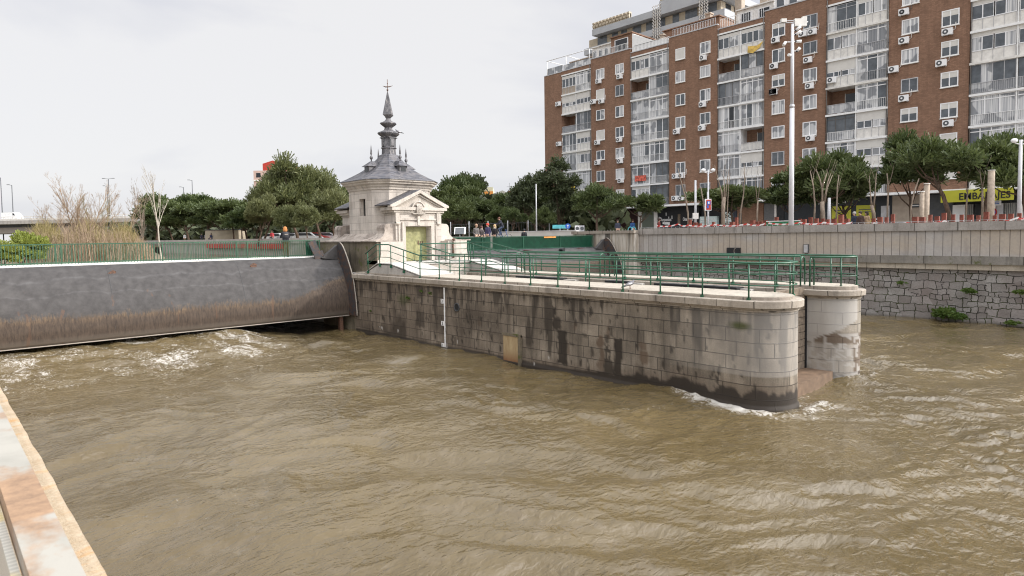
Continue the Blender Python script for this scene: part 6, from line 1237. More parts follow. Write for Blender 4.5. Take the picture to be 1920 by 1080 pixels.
def m_tape():
    t = NT('red_white_tape'); s = t.sep(t.obj()); f = t.math('FRACT', t.math('MULTIPLY', t.math('ADD', s[1], s[2]), 1.9)); t.col(t.mix(t.ramp(f, [(.5, 0), (.52, 1)], 'CONSTANT'), (.75, .72, .70), (.55, .04, .03))); return t.fin(.5)
tp = m_tape()
def tape(label, pts, w=.05):
    g = MB()
    for (a, b) in zip(pts[:-1], pts[1:]):
        for j in range(6):
            s0, s1 = j / 6, (j + 1) / 6; p = a.lerp(b, s0); r_ = a.lerp(b, s1); d0 = -.12 * 4 * s0 * (1 - s0); d1 = -.12 * 4 * s1 * (1 - s1)
            g.face([(p.x, p.y, p.z + d0 - w), (r_.x, r_.y, r_.z + d1 - w), (r_.x, r_.y, r_.z + d1 + w), (p.x, p.y, p.z + d0 + w)]); g.face([(p.x + .004, p.y, p.z + d0 - w), (r_.x + .004, r_.y, r_.z + d1 - w), (r_.x + .004, r_.y, r_.z + d1 + w), (p.x + .004, p.y, p.z + d0 + w)])
    tag(g.build('barrier_tape', tp), label, 'tape')
XT = 43.7
tape('red and white tape strung along the posts from the three walkers to the right edge', [onx(x, y, XT) for x, y in ((1636, 418), (1700, 418), (1772, 414), (1800, 420), (1850, 416), (1909, 408), (1925, 405))])
tape('red and white tape strung between the camera pole and the three walkers', [onx(x, y, XT) for x, y in ((1440, 418), (1500, 417), (1545, 417), (1598, 417))])
tape('red and white tape low before the black therapy shop', [onx(x, y, XT) for x, y in ((1231, 423), (1272, 420), (1290, 422), (1340, 421), (1400, 420), (1436, 419))], .05)
m = MB(); a = onx(1437, 424, 43.9); b = onx(1500, 424, 43.9); g = thing('green_mesh_barrier', 'low green and white mesh barrier at the foot of the camera pole', 'barrier', (43.9, (a.y + b.y) / 2, 4.5)); m.box(43.88, 43.92, b.y, a.y, 5.0, 5.78); pbuild(m, 'green_net', plain('green_net', (.02, .16, .07), .7, 0, .6, 12), g); m = MB(); m.box(43.86, 43.94, b.y, a.y, 5.78, 5.83); pbuild(m, 'top_band', MAT['white'], g)
# ============================================================ POLES and signs
def pole(label, px, dep, zb, ytop, r, mat='grey', head=None, cat='street lamp', name='street_lamp', lean=0):
    T_ = atd(px, ytop, dep); g = thing(name, label, cat, (T_.x, T_.y, zb)); h = T_.z - zb; m = MB(); m.tube([(0, 0, 0), (0, 0, h)], [r * 1.25, r * .8], 10); lbuild(m, 'pole', MAT[mat], g)
    if head == 'arm': m = MB(); m.tube([(0, 0, h - .1), (RT.x * -.9, RT.y * -.9, h + .1)], r * .5, 6); m.obox((-RT.x * 1.1, -RT.y * 1.1, h + .12), (.7, .3, .15), Matrix.Rotation(A_, 3, 'Z')); lbuild(m, 'lamp_head', MAT['dgrey'], g)
    if head == 'globe':
        for s in (-1, 1): m = MB(); m.tube([(0, 0, h - .3), (RT.x * s * .35, RT.y * s * .35, h - .2)], .03, 6); m.ball((RT.x * s * .4, RT.y * s * .4, h - .05), .19, 12, (1, 1, .75)); lbuild(m, 'lamp_head', MAT['whitep'], g)
    if head == 'double': m = MB(); m.tube([(-RT.x * 1.3, -RT.y * 1.3, h + .1), (0, 0, h - .1), (RT.x * 1.3, RT.y * 1.3, h + .1)], r * .4, 6); m.obox((-RT.x * 1.5, -RT.y * 1.5, h + .1), (.8, .3, .14), Matrix.Rotation(A_, 3, 'Z')); m.obox((RT.x * 1.5, RT.y * 1.5, h + .1), (.8, .3, .14), Matrix.Rotation(A_, 3, 'Z')); lbuild(m, 'lamp_head', MAT['dgrey'], g)
    return g, h
P0 = onx(1483.5, 412, 42.6); T_ = Vector((42.6, P0.y, onx(1486, 45, 42.6).z)); cp = thing('camera_pole', 'tall white pole carrying cameras and white boxes at its top', 'pole', (42.6, P0.y, 4.5)); h = T_.z - 4.5
m = MB(); m.tube([(0, 0, 0), (0, 0, h * .62)], [.165, .14], 14); m.tube([(0, 0, h * .62), (0, 0, h)], [.12, .095], 12); lbuild(m, 'mast', plain('galvanised_white', (.60, .60, .62), .5, .1, .08, .8), cp)
m = MB(); m.tube([(0, 0, h * .615), (0, 0, h * .63)], .15, 14); lbuild(m, 'collar', MAT['grey'], cp)
def camd(dx, z, s, a): # camera body
    m = MB(); q = RT * dx; m.tube([Vector((0, 0, z)), q + Vector((0, 0, z))], .03, 6); m.tube([q + Vector((0, 0, z)), q + RT * (math.cos(a) * s) - FW * .1 + Vector((0, 0, z + math.sin(a) * s))], [.085, .10], 10); o = lbuild(m, 'security_camera', MAT['whitep'], cp); m = MB(); e = q + Vector((0, 0, z)); e2 = e + (RT * (-math.cos(a)) + Vector((0, 0, -math.sin(a)))) * .02; m.ball(e2 - FW * .02, .07, 8); lbuild(m, 'lens', MAT['black'], o)
def hz(y): return onx(1485, y, 42.6).z - 4.5
camd(.22, hz(57), .33, .7); camd(.22, hz(65), .35, .6); camd(.25, hz(78), .3, -.1); camd(-.45, hz(79), -.3, .9); camd(.3, hz(96), .25, .9); camd(-.1, hz(104), -.2, -.1)
m = MB(); m.obox(Vector((0, 0, hz(43))) + RT * .36, (.5, .25, .48), Matrix.Rotation(A_, 3, 'Z')); m.obox(Vector((0, 0, hz(41))) + RT * .75, (.28, .25, .6), Matrix.Rotation(A_, 3, 'Z')); m.obox(Vector((0, 0, hz(39))) - RT * .6, (.34, .25, .22), Matrix.Rotation(A_, 3, 'Z')); lbuild(m, 'equipment_box', MAT['cream'], cp)
m = MB(); m.tube([Vector((0, 0, hz(43))) - RT * 1.0, Vector((0, 0, hz(42))) + RT * 1.0], .04, 6); m.tube([Vector((0, 0, hz(39))) - RT * .8, Vector((0, 0, hz(39))) + RT * .9], .03, 6); lbuild(m, 'cross_arm', MAT['grey'], cp)
pole('lamp post with twin round heads between the parking sign and the building', 1328, 52, 4.5, 318, .07, head='globe')
g, h = pole('grey pole with a small pale cabinet behind the leaning trunk', 1304, 54, 4.5, 338, .10, cat='pole', name='utility_pole'); m = MB(); m.obox((0, 0, 2.0), (.45, .22, .5), Matrix.Rotation(A_, 3, 'Z')); lbuild(m, 'cabinet', MAT['cream'], g)
pole('slim grey lamp post right of the dark-coated sitting person', 1005, 60, 4.5, 345, .06); pole('grey lamp post with round heads at the right edge', 1914, 40, 4.5, 262, .11, head='globe')
pole('short pale post behind the four-limbed trunk', 1555, 48, 4.5, 371, .13, mat='grey', cat='post', name='utility_pole')
for lb, px, yt, hd, d_ in (('tall highway lamp behind the white van', 22, 347, 'arm', 195), ('highway lamp at the far left edge of the picture', 1, 333, 'arm', 195), ('taller highway lamp of the pair above the scrub', 203, 335, 'double', 200), ('shorter highway lamp of the pair above the scrub', 201, 349, 'arm', 215), ('shorter distant lamp left of the big pines', 344, 351, 'arm', 220), ('taller distant lamp left of the big pines', 360, 338, 'arm', 210)):
    pole(lb, px, d_, 4.4, yt, .13, mat='dgrey', head=hd)
def antenna(lb, px, yt, yb_, d_): a = atd(px, yb_, d_); b = atd(px, yt, d_); g = thing('roof_antenna', lb, 'antenna', a); m = MB(); m.tube([a, b], .06, 4); pbuild(m, 'mast', MAT['dgrey'], g); m = MB(); m.tube([b - RT * .7 - Vector((0, 0, 1)), b + RT * .7 - Vector((0, 0, 1))], .04, 4); m.tube([b - RT * .5 - Vector((0, 0, 1.8)), b + RT * .5 - Vector((0, 0, 1.8))], .04, 4); pbuild(m, 'crossbar', MAT['dgrey'], g)
antenna('taller thin antenna above the terracotta house', 955, 343, 364, 168); antenna('shorter thin antenna right of the taller one', 963, 349, 366, 168)
pk = thing('parking_sign', 'upright red and blue bordered board sign on a slim post before the mint posters', 'sign', atd(1328, 425, 50)); pk.location.z = 4.5; q0 = atd(1327, 384, 50); Mz = Matrix.Rotation(A_, 3, 'Z')
def sb(name, c, sz, mat, par=pk): m = MB(); m.obox(c, sz, Mz); return pbuild(m, name, mat, par)
m = MB(); m.tube([(pk.location.x, pk.location.y, 4.5), (q0.x, q0.y, q0.z + 1)], .06, 8); pbuild(m, 'post', MAT['grey'], pk)
fr = sb('sign_frame', q0 - FW * .08, (.5, .06, .9), MAT['white']); sb('sign_face', q0 - FW * .13 + RT * .03, (.36, .03, .78), MAT['red']); sb('blue_field', q0 - FW * .155 + RT * .03 + Vector((0, 0, .14)), (.26, .02, .28), MAT['blue']); sb('blue_field', q0 - FW * .155 - RT * .05 + Vector((0, 0, -.16)), (.14, .02, .22), MAT['blue']); sb('white_mark', q0 - FW * .17 + RT * .03 + Vector((0, 0, .15)), (.1, .015, .16), MAT['white'])
bs = atd(1064.5, 424, 58); g = thing('arrow_sign', 'round blue sign with white arrow beside the turquoise painted board', 'sign', (bs.x, bs.y, 4.5)); m = MB(); m.tube([(bs.x, bs.y, 4.5), (bs.x, bs.y, bs.z)], .04, 6); pbuild(m, 'post', MAT['grey'], g); m = MB(); m.tube([bs - FW * .05, bs - FW * .08], .24, 20); d_ = pbuild(m, 'disc', MAT['blue'], g); m = MB(); m.obox(bs - FW * .09 + Vector((0, 0, -.03)), (.05, .02, .26), Mz); m.obox(bs - FW * .09 + Vector((0, 0, .08)) - RT * .04, (.13, .02, .04), Mz @ Matrix.Rotation(-.8, 3, 'Y')); m.obox(bs - FW * .09 + Vector((0, 0, .08)) + RT * .04, (.13, .02, .04), Mz @ Matrix.Rotation(.8, 3, 'Y')); pbuild(m, 'white_arrow', MAT['white'], d_)
tb = atd(1050, 425, 60); g = thing('painted_board', 'turquoise graffiti board on the parapet left of the blue arrow sign', 'board', (tb.x, tb.y, 4.5)); m = MB(); m.obox(tb, (1.4, .08, .34), Mz); m2 = pbuild(m, 'board', MAT['teal'], g); m = MB(); m.obox(tb - Vector((0, 0, .5)), (.08, .06, .9), Mz); pbuild(m, 'leg', MAT['grey'], g)
for lb, px in (('white rooftop-style cooling unit on the quay beside the blue sign', 1082), ('grey cooling unit on the quay right of the white one', 1091)):
    p = atd(px, 420, 60); g = thing('cooling_unit', lb, 'cooling unit', (p.x, p.y, 4.5)); m = MB(); m.obox((0, 0, 1.15), (.42, .35, .55), Mz); c_ = lbuild(m, 'casing', MAT['whitep'] if 'white' in lb[:6] else MAT['grey'], g); m = MB(); m.tube([Vector((0, 0, 1.15)) - FW * .18, Vector((0, 0, 1.15)) - FW * .2], .17, 14); lbuild(m, 'fan_grille', MAT['dgrey'], g); m = MB(); m.obox((0, 0, .45), (.36, .3, .9), Mz); lbuild(m, 'stand', MAT['grey'], g)
p = atd(862, 433, 58); g = thing('solar_panel', 'tilted grey panel in a white frame behind the right gate railing', 'panel', (p.x, p.y, 4.6)); Mt = Mz @ Matrix.Rotation(.7, 3, 'X'); m = MB(); m.obox(p, (.85, .9, .03), Mt); pbuild(m, 'panel', MAT['dgrey'], g); m = MB(); m.obox(p + RT * .47, (.12, .95, .07), Mt); m.obox(p - RT * .45, (.06, .95, .06), Mt); m.obox(p + Mt @ Vector((0, .47, 0)), (.95, .06, .06), Mt); pbuild(m, 'frame', MAT['white'], g); m = MB(); m.tube([(p.x, p.y, 4.5), (p.x, p.y, p.z)], .04, 6); pbuild(m, 'post', MAT['grey'], g)
# chain-link fence in the trees
fa = atd(845, 425, 72); fb = atd(1030, 425, 66); v_ = fb - fa; v_.z = 0; L_ = v_.length; fn = thing('mesh_fence', 'dark wire mesh fence on thin posts among the pines behind the right gate', 'fence', (fa.x, fa.y, 4.5), math.atan2(v_.y, v_.x)); m = MB(); x = 0
while x < L_: m.tube([(x, 0, 0), (x, 0, 1.9)], .012, 3); x += .3
m.tube([(0, 0, 1.9), (L_, 0, 1.9)], .02, 4); m.tube([(0, 0, 1.0), (L_, 0, 1.0)], .02, 4); lbuild(m, 'wire_mesh', MAT['dgrey'], fn)
for i in range(6): m = MB(); m.tube([(L_ * i / 5, 0, 0), (L_ * i / 5, 0, 2.2)], .05, 6); lbuild(m, 'post', MAT['grey'], fn)
for lb, px, dd, mt, w in (('pale wall of a low hut seen under the park pines', 416, 96, MAT['tan'], 5.0), ('grassy slope edge wall right of the hut under the pines', 470, 90, MAT['weed'], 4.0)):
    if 'slope' in lb: continue
    p = atd(px, 440, dd); g = thing('park_hut', lb, 'hut', (p.x, p.y, 4.4), A_); m = MB(); m.box(-w / 2, w / 2, 0, 3, 0, 2.1); lbuild(m, 'wall', mt, g); m = MB(); m.box(-w / 2 - .1, w / 2 + .1, -.1, 3.1, 2.1, 2.2); lbuild(m, 'roof', MAT['dgrey'], g)
# parked cars under the pines
MAT['carw'] = plain('silver_car_paint', (.5, .5, .52), .25, .2, .05, 2)
for lb, px, d_, mt in (('white car parked under the big pines right of the leaning trunk', 578, 92, MAT['white']), ('red car parked under the big pines near the pavilion', 592, 96, MAT['red']), ('silver car parked deeper under the big pines', 616, 98, MAT['carw']), ('pale car parked behind the backpack walker', 548, 96, MAT['carw']), ('white car parked at the left of the big pines', 520, 98, MAT['white'])):
    vehicle(lb, 'car', px, 445, d_, 4.2, 1.45, 1.75, mt, A_ + .2, 'car', ground=4.5)
# weeds on walls
def weed(label, P, s, seed, n=700, mat='weed'):
    me, _ = crown_mesh('foliage', seed, .5, .6, 7, n, .14, MAT[mat], .7, .6, .2); g = thing('wall_weed', label, 'weed', P); g.scale = (s * .5, s, s * .7); c = bpy.data.objects.new('foliage', me); C.objects.link(c); c.parent = g; m = MB(); m.tube([(.1, 0, 0), (-.02, 0, .25)], .02, 5); lbuild(m, 'stem', MAT['twig'], g)
for i, (lb, px, py, s) in enumerate((('largest green weed clump at the waterline of the rubble wall', 1772, 598, 1.35), ('green weed clump right beside the largest one', 1792, 600, 1.0), ('round weed tuft in the upper middle of the rubble wall', 1818, 552, .75), ('weed tuft high near the right edge of the rubble wall', 1911, 553, .6), ('mossy tuft just right of the far pier railing', 1692, 534, .5), ('weeds at the waterline by the right edge', 1898, 612, .7),)): weed(lb, onx(px, py, 41.02), s, 100 + i)
for i, (lb, px, py, s) in enumerate((('green sprig growing from the pier joint left of the gauge', 766, 564, .45), ('small sprig above the first one on the pier', 790, 549, .3), ('small sprig nearest the gauge on the pier', 806, 553, .28), ('weed sprig near the gate end of the pier', 696, 585, .25))): weed(lb, onx(px, py, XP - .03), s, 130 + i, 260)
# ============================================================ PIGEONS
def pigeon(label, P, rz, s=1, mat=None):
    g = thing('pigeon', label, 'pigeon', P, rz); g.scale = (s, s, s); m = MB()
    m.tube([(-.17, 0, .075), (-.10, 0, .10), (-.03, 0, .125), (.05, 0, .15), (.09, 0, .175), (.105, 0, .205), (.125, 0, .225), (.15, 0, .222)], [.018, .035, .058, .060, .042, .028, .026, .010], 10); lbuild(m, 'body', mat or plain('pigeon_grey', (.16, .155, .17), .7, 0, .2, 20), g)
    for sd in (-1, 1): m = MB(); m.tube([(.05, sd * .045, .155), (-.04, sd * .055, .13), (-.15, sd * .02, .085)], [.015, .034, .008], 8); lbuild(m, 'wing', MAT['grey'], g); m = MB(); m.tube([(0, sd * .02, .09), (.01, sd * .022, .0)], .005, 5); m.tube([(-.005, sd * .022, .004), (.03, sd * .022, .004)], .005, 4); lbuild(m, 'leg', MAT['post'], g)
    m = MB(); m.tube([(.146, 0, .221), (.168, 0, .213)], [.007, .001], 5); lbuild(m, 'beak', MAT['black'], g); m = MB(); m.tube([(-.15, 0, .08), (-.27, 0, .045)], [.03, .014], 6); lbuild(m, 'tail', MAT['dgrey'], g)
p = onz(1181, 541, 3.185); pigeon('grey pigeon standing on the pale pier walkway beside a railing post', p, A_ + .3, 1.2); p = onp = Vector((CX + .3, CY - .5, 11.24)); pigeon('pigeon perched on the lead collar of the pavilion spire', Vector((CX + .42, CY - .42, 11.16)), A_ + PI, 1.2)
# ============================================================ PEOPLE
def capsule(m, a, b, ra, rb, n=10):
    a = Vector(a); b = Vector(b); d = (b - a); L = max(d.length, 1e-5); d.normalize(); pts = []; rs = []
    for t in (-90, -60, -30): pts.append(a + d * ra * math.sin(math.radians(t))); rs.append(max(.002, ra * math.cos(math.radians(t))))
    pts.append(a); rs.append(ra); pts.append(b); rs.append(rb)
    for t in (30, 60, 90): pts.append(b + d * rb * math.sin(math.radians(t))); rs.append(max(.002, rb * math.cos(math.radians(t))))
    m.tube(pts, rs, n)
def person(label, P, rz, pose='stand', h=1.7, top=(.03, .03, .04), legs=(.04, .045, .06), hair=(.05, .03, .02), skin=(.52, .33, .24), hat=None, coat=0, bag=None, group=None, scarf=None, vox=.016, hairlen=0):
    """faces local -Y"""
    s = h / 1.7; g = thing('person', label, 'person', P, rz, group); m = MB(); V = Vector; bx_ = lambda *a: V(a)
    lean = {'lean': .30, 'stand': 0.02, 'walk': .05, 'sit': .12, 'ride': .45}[pose]; hipz = .92 if pose not in ('sit',) else .50; hip = V((0, 0, hipz)); ch = hip + V((0, -math.sin(lean) * .42, math.cos(lean) * .42)); nk = hip + V((0, -math.sin(lean) * .56, math.cos(lean) * .56)); hd = nk + V((0, -.03 - math.sin(lean) * .05, .155))
    for q in (-.05, .05): capsule(m, hip + V((q, 0, .02)), ch + V((q * 1.4, 0, -.02)), .125, .135)
    capsule(m, hip + V((-.08, 0, -.02)), hip + V((.08, 0, -.02)), .115, .115); capsule(m, ch + V((-.13, 0, .06)), ch + V((.13, 0, .06)), .085, .085); capsule(m, nk + V((0, 0, -.03)), nk + V((0, -.01, .09)), .058, .052)
    capsule(m, hd + V((0, .012, .02)), hd + V((0, -.02, -.045)), .098, .068); capsule(m, hd + V((0, -.085, -.01)), hd + V((0, -.105, -.025)), .014, .016, 6)
    for q in (-1, 1): capsule(m, hd + V((q * .088, .0, -.01)), hd + V((q * .094, .008, .015)), .014, .016, 6)
    st = {'walk': (.22, -.20), 'stand': (.03, -.03), 'lean': (.05, -.02)}.get(pose, (0, 0))
    for q, off in ((-1, st[0]), (1, st[1])):
        if pose in ('sit', 'ride'): kn = V((q * .11, -.42, hipz + .02)) if pose == 'sit' else V((q * .1, -.25 - .12 * q, .62 + .1 * q)); an = kn + V((0, .04, -.42)) if pose == 'sit' else kn + V((0, .16, -.40))
        else: kn = V((q * .095, -off * .5 - .03, .50)); an = V((q * .10, -off, .09))
        capsule(m, hip + V((q * .09, 0, -.03)), kn, .088, .06); capsule(m, kn, an, .062, .042); capsule(m, an + V((0, .03, -.045)), an + V((0, -.15, -.055)), .042, .036)
    for q in (-1, 1):
        sh = ch + V((q * .175, 0, .07))
        if pose in ('lean', 'ride'): el = sh + V((q * .06, -.16, -.24)); wr = el + V((-q * .10, -.22, -.03))
        elif pose == 'sit': el = sh + V((q * .05, .04, -.27)); wr = el + V((-q * .04, -.22, -.05))
        elif pose == 'walk': el = sh + V((q * .05, .06 * q, -.28)); wr = el + V((-q * .02, -.12 - .04 * q, -.22))
        else: el = sh + V((q * .05, .03, -.28)); wr = el + V((-q * .06, -.17, -.12))
        capsule(m, sh, el, .062, .048); capsule(m, el, wr, .046, .032); d = (wr - el).normalized(); pal = wr + d * .07; capsule(m, wr + d * .015, pal, .033, .034)
        sx = d.cross(V((0, 0, 1))).normalized()
        for f in range(4): b0 = pal + sx * (.024 * (f - 1.5)) * .9; l_ = (.062, .074, .07, .055)[f]; k1 = b0 + d * l_ * .55 + V((0, 0, -.006)); k2 = k1 + d * l_ * .45 + V((0, 0, -.02)); capsule(m, b0, k1, .011, .010, 6); capsule(m, k1, k2, .010, .008, 6)
        t0 = wr + d * .03 + sx * .025 * q; capsule(m, t0, t0 + sx * .03 * q + d * .03, .013, .011, 6); capsule(m, t0 + sx * .03 * q + d * .03, t0 + sx * .035 * q + d * .06, .011, .009, 6)
    if coat: capsule(m, hip + V((-.06, 0, -coat)), ch + V((-.05, 0, 0)), .15, .14); capsule(m, hip + V((.06, 0, -coat)), ch + V((.05, 0, 0)), .15, .14)
    m.v = [(x * s, y * s, z * s) for x, y, z in m.v]
    mats = [plain('skin', skin, .6, 0, .05, 8), plain('jacket', top, .85, 0, .25, 9), plain('trousers', legs, .85, 0, .2, 9), plain('shoes', (.03, .028, .026), .6)]
    o = lbuild(m, 'body_raw', mats[0], g); md = o.modifiers.new('r', 'REMESH'); md.mode = 'VOXEL'; md.voxel_size = vox; md.use_smooth_shade = True
    sm = o.modifiers.new('s', 'SMOOTH'); sm.factor = .5; sm.iterations = 2
    dg = bpy.context.evaluated_depsgraph_get(); me = bpy.data.meshes.new_from_object(o.evaluated_get(dg)); bpy.data.objects.remove(o); b = bpy.data.objects.new('body', me); C.objects.link(b); b.parent = g; me.materials.clear()
    for mt in mats: me.materials.append(mt)
    co = np.empty(len(me.polygons) * 3, dtype=np.float32); me.polygons.foreach_get('center', co); co = co.reshape(-1, 3) / s; mi = np.full(len(co), 1)
    z = co[:, 2]; mi[z < hipz - .02 - coat] = 2; mi[z < .10] = 3
    if pose in ('sit', 'ride'): mi[(z < hipz + .08) & (co[:, 1] < -.1)] = 2
    nz = nk.z + .02; mi[(z > nz) & (np.abs(co[:, 0]) < .13) & (np.hypot(co[:, 0] - nk.x, co[:, 1] - hd.y) < .17)] = 0
    for q in (-1, 1):
        sh = ch + V((q * .175, 0, .07))
        if pose in ('lean', 'ride'): el = sh + V((q * .06, -.16, -.24)); wr = el + V((-q * .10, -.22, -.03))
        elif pose == 'sit': el = sh + V((q * .05, .04, -.27)); wr = el + V((-q * .04, -.22, -.05))
        elif pose == 'walk': el = sh + V((q * .05, .06 * q, -.28)); wr = el + V((-q * .02, -.12 - .04 * q, -.22))
        else: el = sh + V((q * .05, .03, -.28)); wr = el + V((-q * .06, -.17, -.12))
        d = (wr - el).normalized(); rel = co - np.array(wr); mi[(rel @ np.array(d) > .005) & (np.linalg.norm(rel, axis=1) < .2) & (np.linalg.norm(rel, axis=1) > 0)] = 0
    me.polygons.foreach_set('material_index', mi.astype(np.int32)); me.polygons.foreach_set('use_smooth', np.ones(len(co), bool)); me.update()
    m = MB(); hh = hd * s; m.ball(hh + V((0, .022, .035)) * s, .112 * s, 14, (1, 1.02, .98))
    if hairlen: m.ball(hh + V((0, .05, -.05)) * s, .12 * s, 12, (1.05, .8, 1.25))
    hm = lbuild(m, 'hair' if not hat else 'hat', plain('hair', hat or hair, .8, 0, .3, 20), g)
    m = MB()
    for q in (-1, 1): m.ball(hh + V((q * .032, -.088, .005)) * s, .011 * s, 6)
    lbuild(m, 'eyes', MAT['black'], g); m = MB(); m.tube([hh + V((-.022, -.088, -.052)) * s, hh + V((.022, -.088, -.052)) * s], .005 * s, 5); lbuild(m, 'mouth', MAT['post'], g)
    if bag: m = MB(); m.ball((ch + V((0, .2, -.08))) * s, .17 * s, 12, (1.0, .62, 1.25)); lbuild(m, 'backpack', plain('backpack', bag, .7, 0, .3, 12), g); m = MB(); m.box(-.09 * s, .09 * s, (ch.y + .29) * s, (ch.y + .32) * s, (ch.z - .04) * s, (ch.z - .0) * s); lbuild(m, 'backpack_strip', MAT['seal'], g)
    if scarf: m = MB(); m.lathe([(.085 * s, -.04), (.10 * s, .0), (.08 * s, .05)], (nk + V((0, -.01, .03))) * s, 12); lbuild(m, 'scarf', plain('scarf', scarf, .9, 0, .2, 9), g)
    return g
TOC = A_ ; AWAY = A_ + PI                                  # facing the camera / facing away
def Z_at(px, Y): return ony(px, 450, Y)
p = ony(537, 480, 34.35); person('person with ginger hair and dark backpack leaning on the left gate railing, seen from behind', (p.x, p.y, 4.0), AWAY + .5, 'lean', 1.66, (.015, .015, .02), (.07, .06, .02), (.42, .17, .05), bag=(.03, .03, .035), hairlen=1, vox=.014)
gp = 'people on the right gate walkway'
for lb, px, yt, Y_, ps, hh, top, hr, hat, kw in (
 ('fair-haired person in grey-brown coat at the left of the group on the right gate', 893, 427, 35.0, 'stand', 1.72, (.11, .10, .095), (.30, .19, .12), None, {}),
 ('small dark person half hidden behind the grey-brown coat', 903, 431, 35.6, 'stand', 1.6, (.06, .05, .05), (.10, .04, .03), None, {'scarf': (.5, .45, .4)}),
 ('person in navy jacket and red cap in the middle of the group', 915, 424, 35.0, 'stand', 1.78, (.045, .04, .09), (.2, .05, .03), (.50, .05, .03), {}),
 ('blond person in black with cream scarf at the right of the group', 928, 427, 35.1, 'stand', 1.68, (.015, .013, .015), (.45, .32, .16), None, {'scarf': (.6, .55, .45), 'hairlen': 1})):
    p = ony(px, 450, Y_); person(lb, (p.x, p.y, 4.12), TOC + .6 * (1 if px < 910 else -1), ps, hh, top, (.05, .05, .06), hr, hat=hat, group=gp, vox=.018, **kw)
p = atd(942, 440, 55); person('dark-jacketed cyclist bending over handlebars behind the group', (p.x, p.y, 4.9), TOC - 1.2, 'ride', 1.75, (.02, .022, .035), (.05, .07, .12), (.12, .05, .03), vox=.018)
g = thing('bicycle', 'blue bicycle ridden behind the right gate railing', 'bicycle', (p.x, p.y, 4.55), A_)
m = MB()
for s_ in (-.5, .5): m = MB(); m.tube([(s_ + .33 * math.cos(t), 0, .33 + .33 * math.sin(t)) for t in np.linspace(0, 2 * PI, 20)], .02, 6); lbuild(m, 'wheel', MAT['black'], g)
m = MB(); m.tube([(-.5, 0, .33), (-.12, 0, .3), (.32, 0, .8), (-.25, 0, .78), (-.12, 0, .3)], .02, 6); m.tube([(-.5, 0, .33), (-.25, 0, .78), (-.28, 0, .95)], .018, 6); m.tube([(.5, 0, .33), (.32, 0, .8), (.3, 0, 1.05)], .02, 6); lbuild(m, 'frame', MAT['blue'], g); m = MB(); m.tube([(.3, -.25, 1.05), (.3, .25, 1.05)], .015, 6); lbuild(m, 'handlebar', MAT['grey'], g); m = MB(); m.box(-.4, -.16, -.07, .07, .94, .99); lbuild(m, 'saddle', MAT['black'], g)
p = ony(983, 450, 35.3); person('person in black hooded coat alone at the right gate railing', (p.x, p.y, 4.0), AWAY, 'stand', 1.5, (.012, .012, .015), (.03, .03, .04), (.02, .018, .018), hat=(.015, .015, .018), vox=.018)
for lb, px, yt, d_, ps, rz_, top, hr, leg, kw in (
 ('masked person in dark blue coat on the quay before the dark shopfront', 1158, 411, 60, 'stand', 0, (.04, .045, .07), (.07, .05, .04), (.04, .04, .05), {}),
 ('dark-haired person in blue behind the turquoise hoop chairs', 1186, 411, 60, 'stand', .3, (.02, .07, .20), (.05, .025, .015), (.04, .04, .05), {'hairlen': 1}),
 ('person in dark red coat before the pillar of the black shop', 1235, 411, 56, 'walk', 1.2, (.14, .025, .02), (.04, .02, .015), (.03, .03, .03), {}),
 ('grey-haired walker in navy coat, left of the three walkers', 1603, 396, 45.5, 'walk', -1.3, (.02, .028, .05), (.38, .36, .34), (.03, .03, .04), {'coat': .2}),
 ('walker in dark brown jacket in the middle of the three', 1614, 395, 44.5, 'walk', -1.2, (.055, .032, .025), (.04, .03, .025), (.03, .025, .02), {'coat': .1}),
 ('walker in camel coat with dark hair, right of the three', 1626, 393, 45, 'walk', -1.4, (.36, .25, .15), (.02, .014, .012), (.05, .04, .04), {'coat': .3, 'hairlen': 1}),
 ('distant person in white top under the park pines', 346, 431, 104, 'stand', 0, (.7, .7, .7), (.05, .04, .03), (.2, .17, .1), {}),
 ('distant person in red sitting on the quay by the park pines', 510, 436, 78, 'sit', 0, (.5, .06, .07), (.1, .05, .04), (.05, .05, .06), {}),
 ('distant person in dark coat left of the pale hut', 378, 440, 98, 'sit', .4, (.03, .03, .05), (.05, .04, .03), (.04, .04, .05), {}),
 ('distant person in navy sitting beside the pale hut', 396, 439, 96, 'sit', -.4, (.03, .035, .07), (.35, .3, .25), (.04, .04, .05), {}),
 ('distant person in grey sitting right of the first pale trunk', 386, 438, 97, 'sit', .1, (.2, .2, .22), (.05, .04, .03), (.04, .04, .05), {})):
    p = atd(px, yt, d_); hh = 1.7
    zb = p.z - hh if ps in ('stand', 'walk') else p.z - 1.28
    if d_ > 70: zb = 4.45 if ps == 'stand' else 4.75
    else: zb = 4.5; hh = min(1.85, max(1.5, p.z - 4.5))
    person(lb, (p.x, p.y, zb), TOC + rz_, ps, hh, top, leg, hr, vox=.03 if d_ > 70 else .02, **kw)
for lb, px in (('turquoise hoop-backed chair, left of the pair on the quay', 1182), ('turquoise hoop-backed chair, right of the pair on the quay', 1189)):
    p = atd(px, 424, 58); g = thing('hoop_chair', lb, 'chair', (p.x, p.y, 4.5), A_); m = MB(); m.tube([(.2 * math.cos(t), .18, .85 + .35 * math.sin(t)) for t in np.linspace(0, PI, 12)], .03, 6); lbuild(m, 'backrest', MAT['teal'], g); m = MB(); m.box(-.2, .2, -.2, .2, .42, .46); lbuild(m, 'seat', MAT['teal'], g)
    for a_, b_ in ((-.18, -.18), (.18, -.18), (-.18, .18), (.18, .18)): m = MB(); m.tube([(a_, b_, 0), (a_, b_, .85 if b_ > 0 else .42)], .018, 5); lbuild(m, 'leg', MAT['teal'], g)
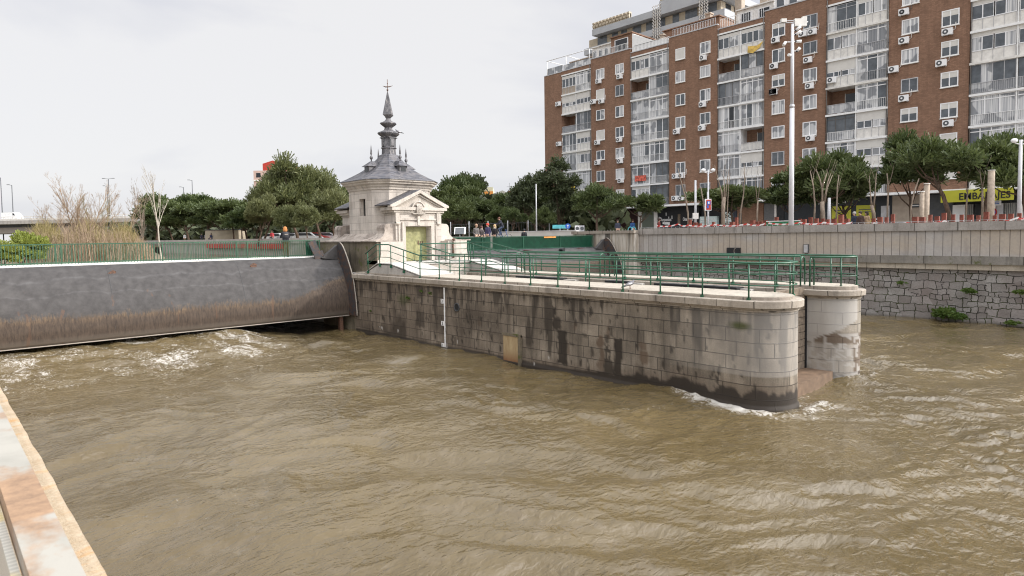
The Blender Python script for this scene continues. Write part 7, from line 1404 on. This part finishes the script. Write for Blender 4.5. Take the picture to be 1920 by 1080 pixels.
# ============================================================ LIGHT
az = math.degrees(math.atan2(.69, -.72)); SUN_EL = 27
sd = bpy.data.lights.new('sun', 'SUN'); sd.energy = 2.1; sd.angle = math.radians(3); sd.color = (1, .94, .86); so = bpy.data.objects.new('sun', sd); C.objects.link(so)
dirv = Vector((.69 * math.cos(math.radians(SUN_EL)), -.72 * math.cos(math.radians(SUN_EL)), math.sin(math.radians(SUN_EL)))); so.rotation_euler = dirv.to_track_quat('Z', 'Y').to_euler()
w = bpy.data.worlds.new('World'); scene.world = w; w.use_nodes = True; nt = w.node_tree; nn = nt.nodes; ll = nt.links; bg = nn['Background']
sky = nn.new('ShaderNodeTexSky'); sky.sky_type = 'NISHITA'; sky.sun_disc = False; sky.sun_elevation = math.radians(SUN_EL); sky.sun_rotation = math.atan2(.69, -.72); sky.altitude = 600; sky.dust_density = 2
tc = nn.new('ShaderNodeTexCoord'); mp = nn.new('ShaderNodeMapping'); mp.inputs['Scale'].default_value = (1, 1, 3.0); ll.new(tc.outputs['Generated'], mp.inputs[0])
n1 = nn.new('ShaderNodeTexNoise'); n1.inputs['Scale'].default_value = 1.6; n1.inputs['Detail'].default_value = 7; n1.inputs['Roughness'].default_value = .5; n1.inputs['Distortion'].default_value = .35; ll.new(mp.outputs[0], n1.inputs[0])
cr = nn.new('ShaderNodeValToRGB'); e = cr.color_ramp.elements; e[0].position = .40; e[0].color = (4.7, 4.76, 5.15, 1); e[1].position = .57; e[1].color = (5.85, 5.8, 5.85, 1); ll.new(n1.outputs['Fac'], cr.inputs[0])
# sky gain added out of frame, overhead and behind, to light scene and water
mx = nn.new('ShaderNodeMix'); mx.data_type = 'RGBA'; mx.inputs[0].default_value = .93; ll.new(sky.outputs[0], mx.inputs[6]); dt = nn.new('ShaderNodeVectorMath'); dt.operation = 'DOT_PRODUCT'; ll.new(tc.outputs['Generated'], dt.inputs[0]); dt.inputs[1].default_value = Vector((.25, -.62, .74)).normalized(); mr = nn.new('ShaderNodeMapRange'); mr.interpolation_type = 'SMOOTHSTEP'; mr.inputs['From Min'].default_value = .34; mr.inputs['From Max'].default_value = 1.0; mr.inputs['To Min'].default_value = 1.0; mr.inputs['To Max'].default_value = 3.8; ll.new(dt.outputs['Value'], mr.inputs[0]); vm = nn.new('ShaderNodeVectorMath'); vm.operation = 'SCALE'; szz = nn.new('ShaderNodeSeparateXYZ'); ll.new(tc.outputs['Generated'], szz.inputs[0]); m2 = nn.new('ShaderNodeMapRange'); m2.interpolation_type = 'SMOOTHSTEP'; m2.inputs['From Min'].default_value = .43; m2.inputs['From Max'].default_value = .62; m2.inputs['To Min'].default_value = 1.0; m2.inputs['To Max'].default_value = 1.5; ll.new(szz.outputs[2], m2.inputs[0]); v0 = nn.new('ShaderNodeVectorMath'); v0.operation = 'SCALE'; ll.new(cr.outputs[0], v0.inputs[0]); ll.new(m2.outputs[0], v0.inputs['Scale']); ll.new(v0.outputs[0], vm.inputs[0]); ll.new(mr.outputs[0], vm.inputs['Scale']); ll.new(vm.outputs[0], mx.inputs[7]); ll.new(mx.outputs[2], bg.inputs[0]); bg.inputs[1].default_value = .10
# air: thin even haze is not visible in the photograph
cam.dof.use_dof = True; cam.dof.focus_distance = 26; cam.dof.aperture_fstop = 7.0
scene.render.engine = 'CYCLES'; scene.cycles.use_denoising = True; scene.cycles.filter_width = 1.1; scene.cycles.max_bounces = 6; scene.cycles.transparent_max_bounces = 4
scene.view_settings.view_transform = 'Standard'; scene.view_settings.look = 'None'; scene.view_settings.exposure = .62; scene.view_settings.gamma = 1
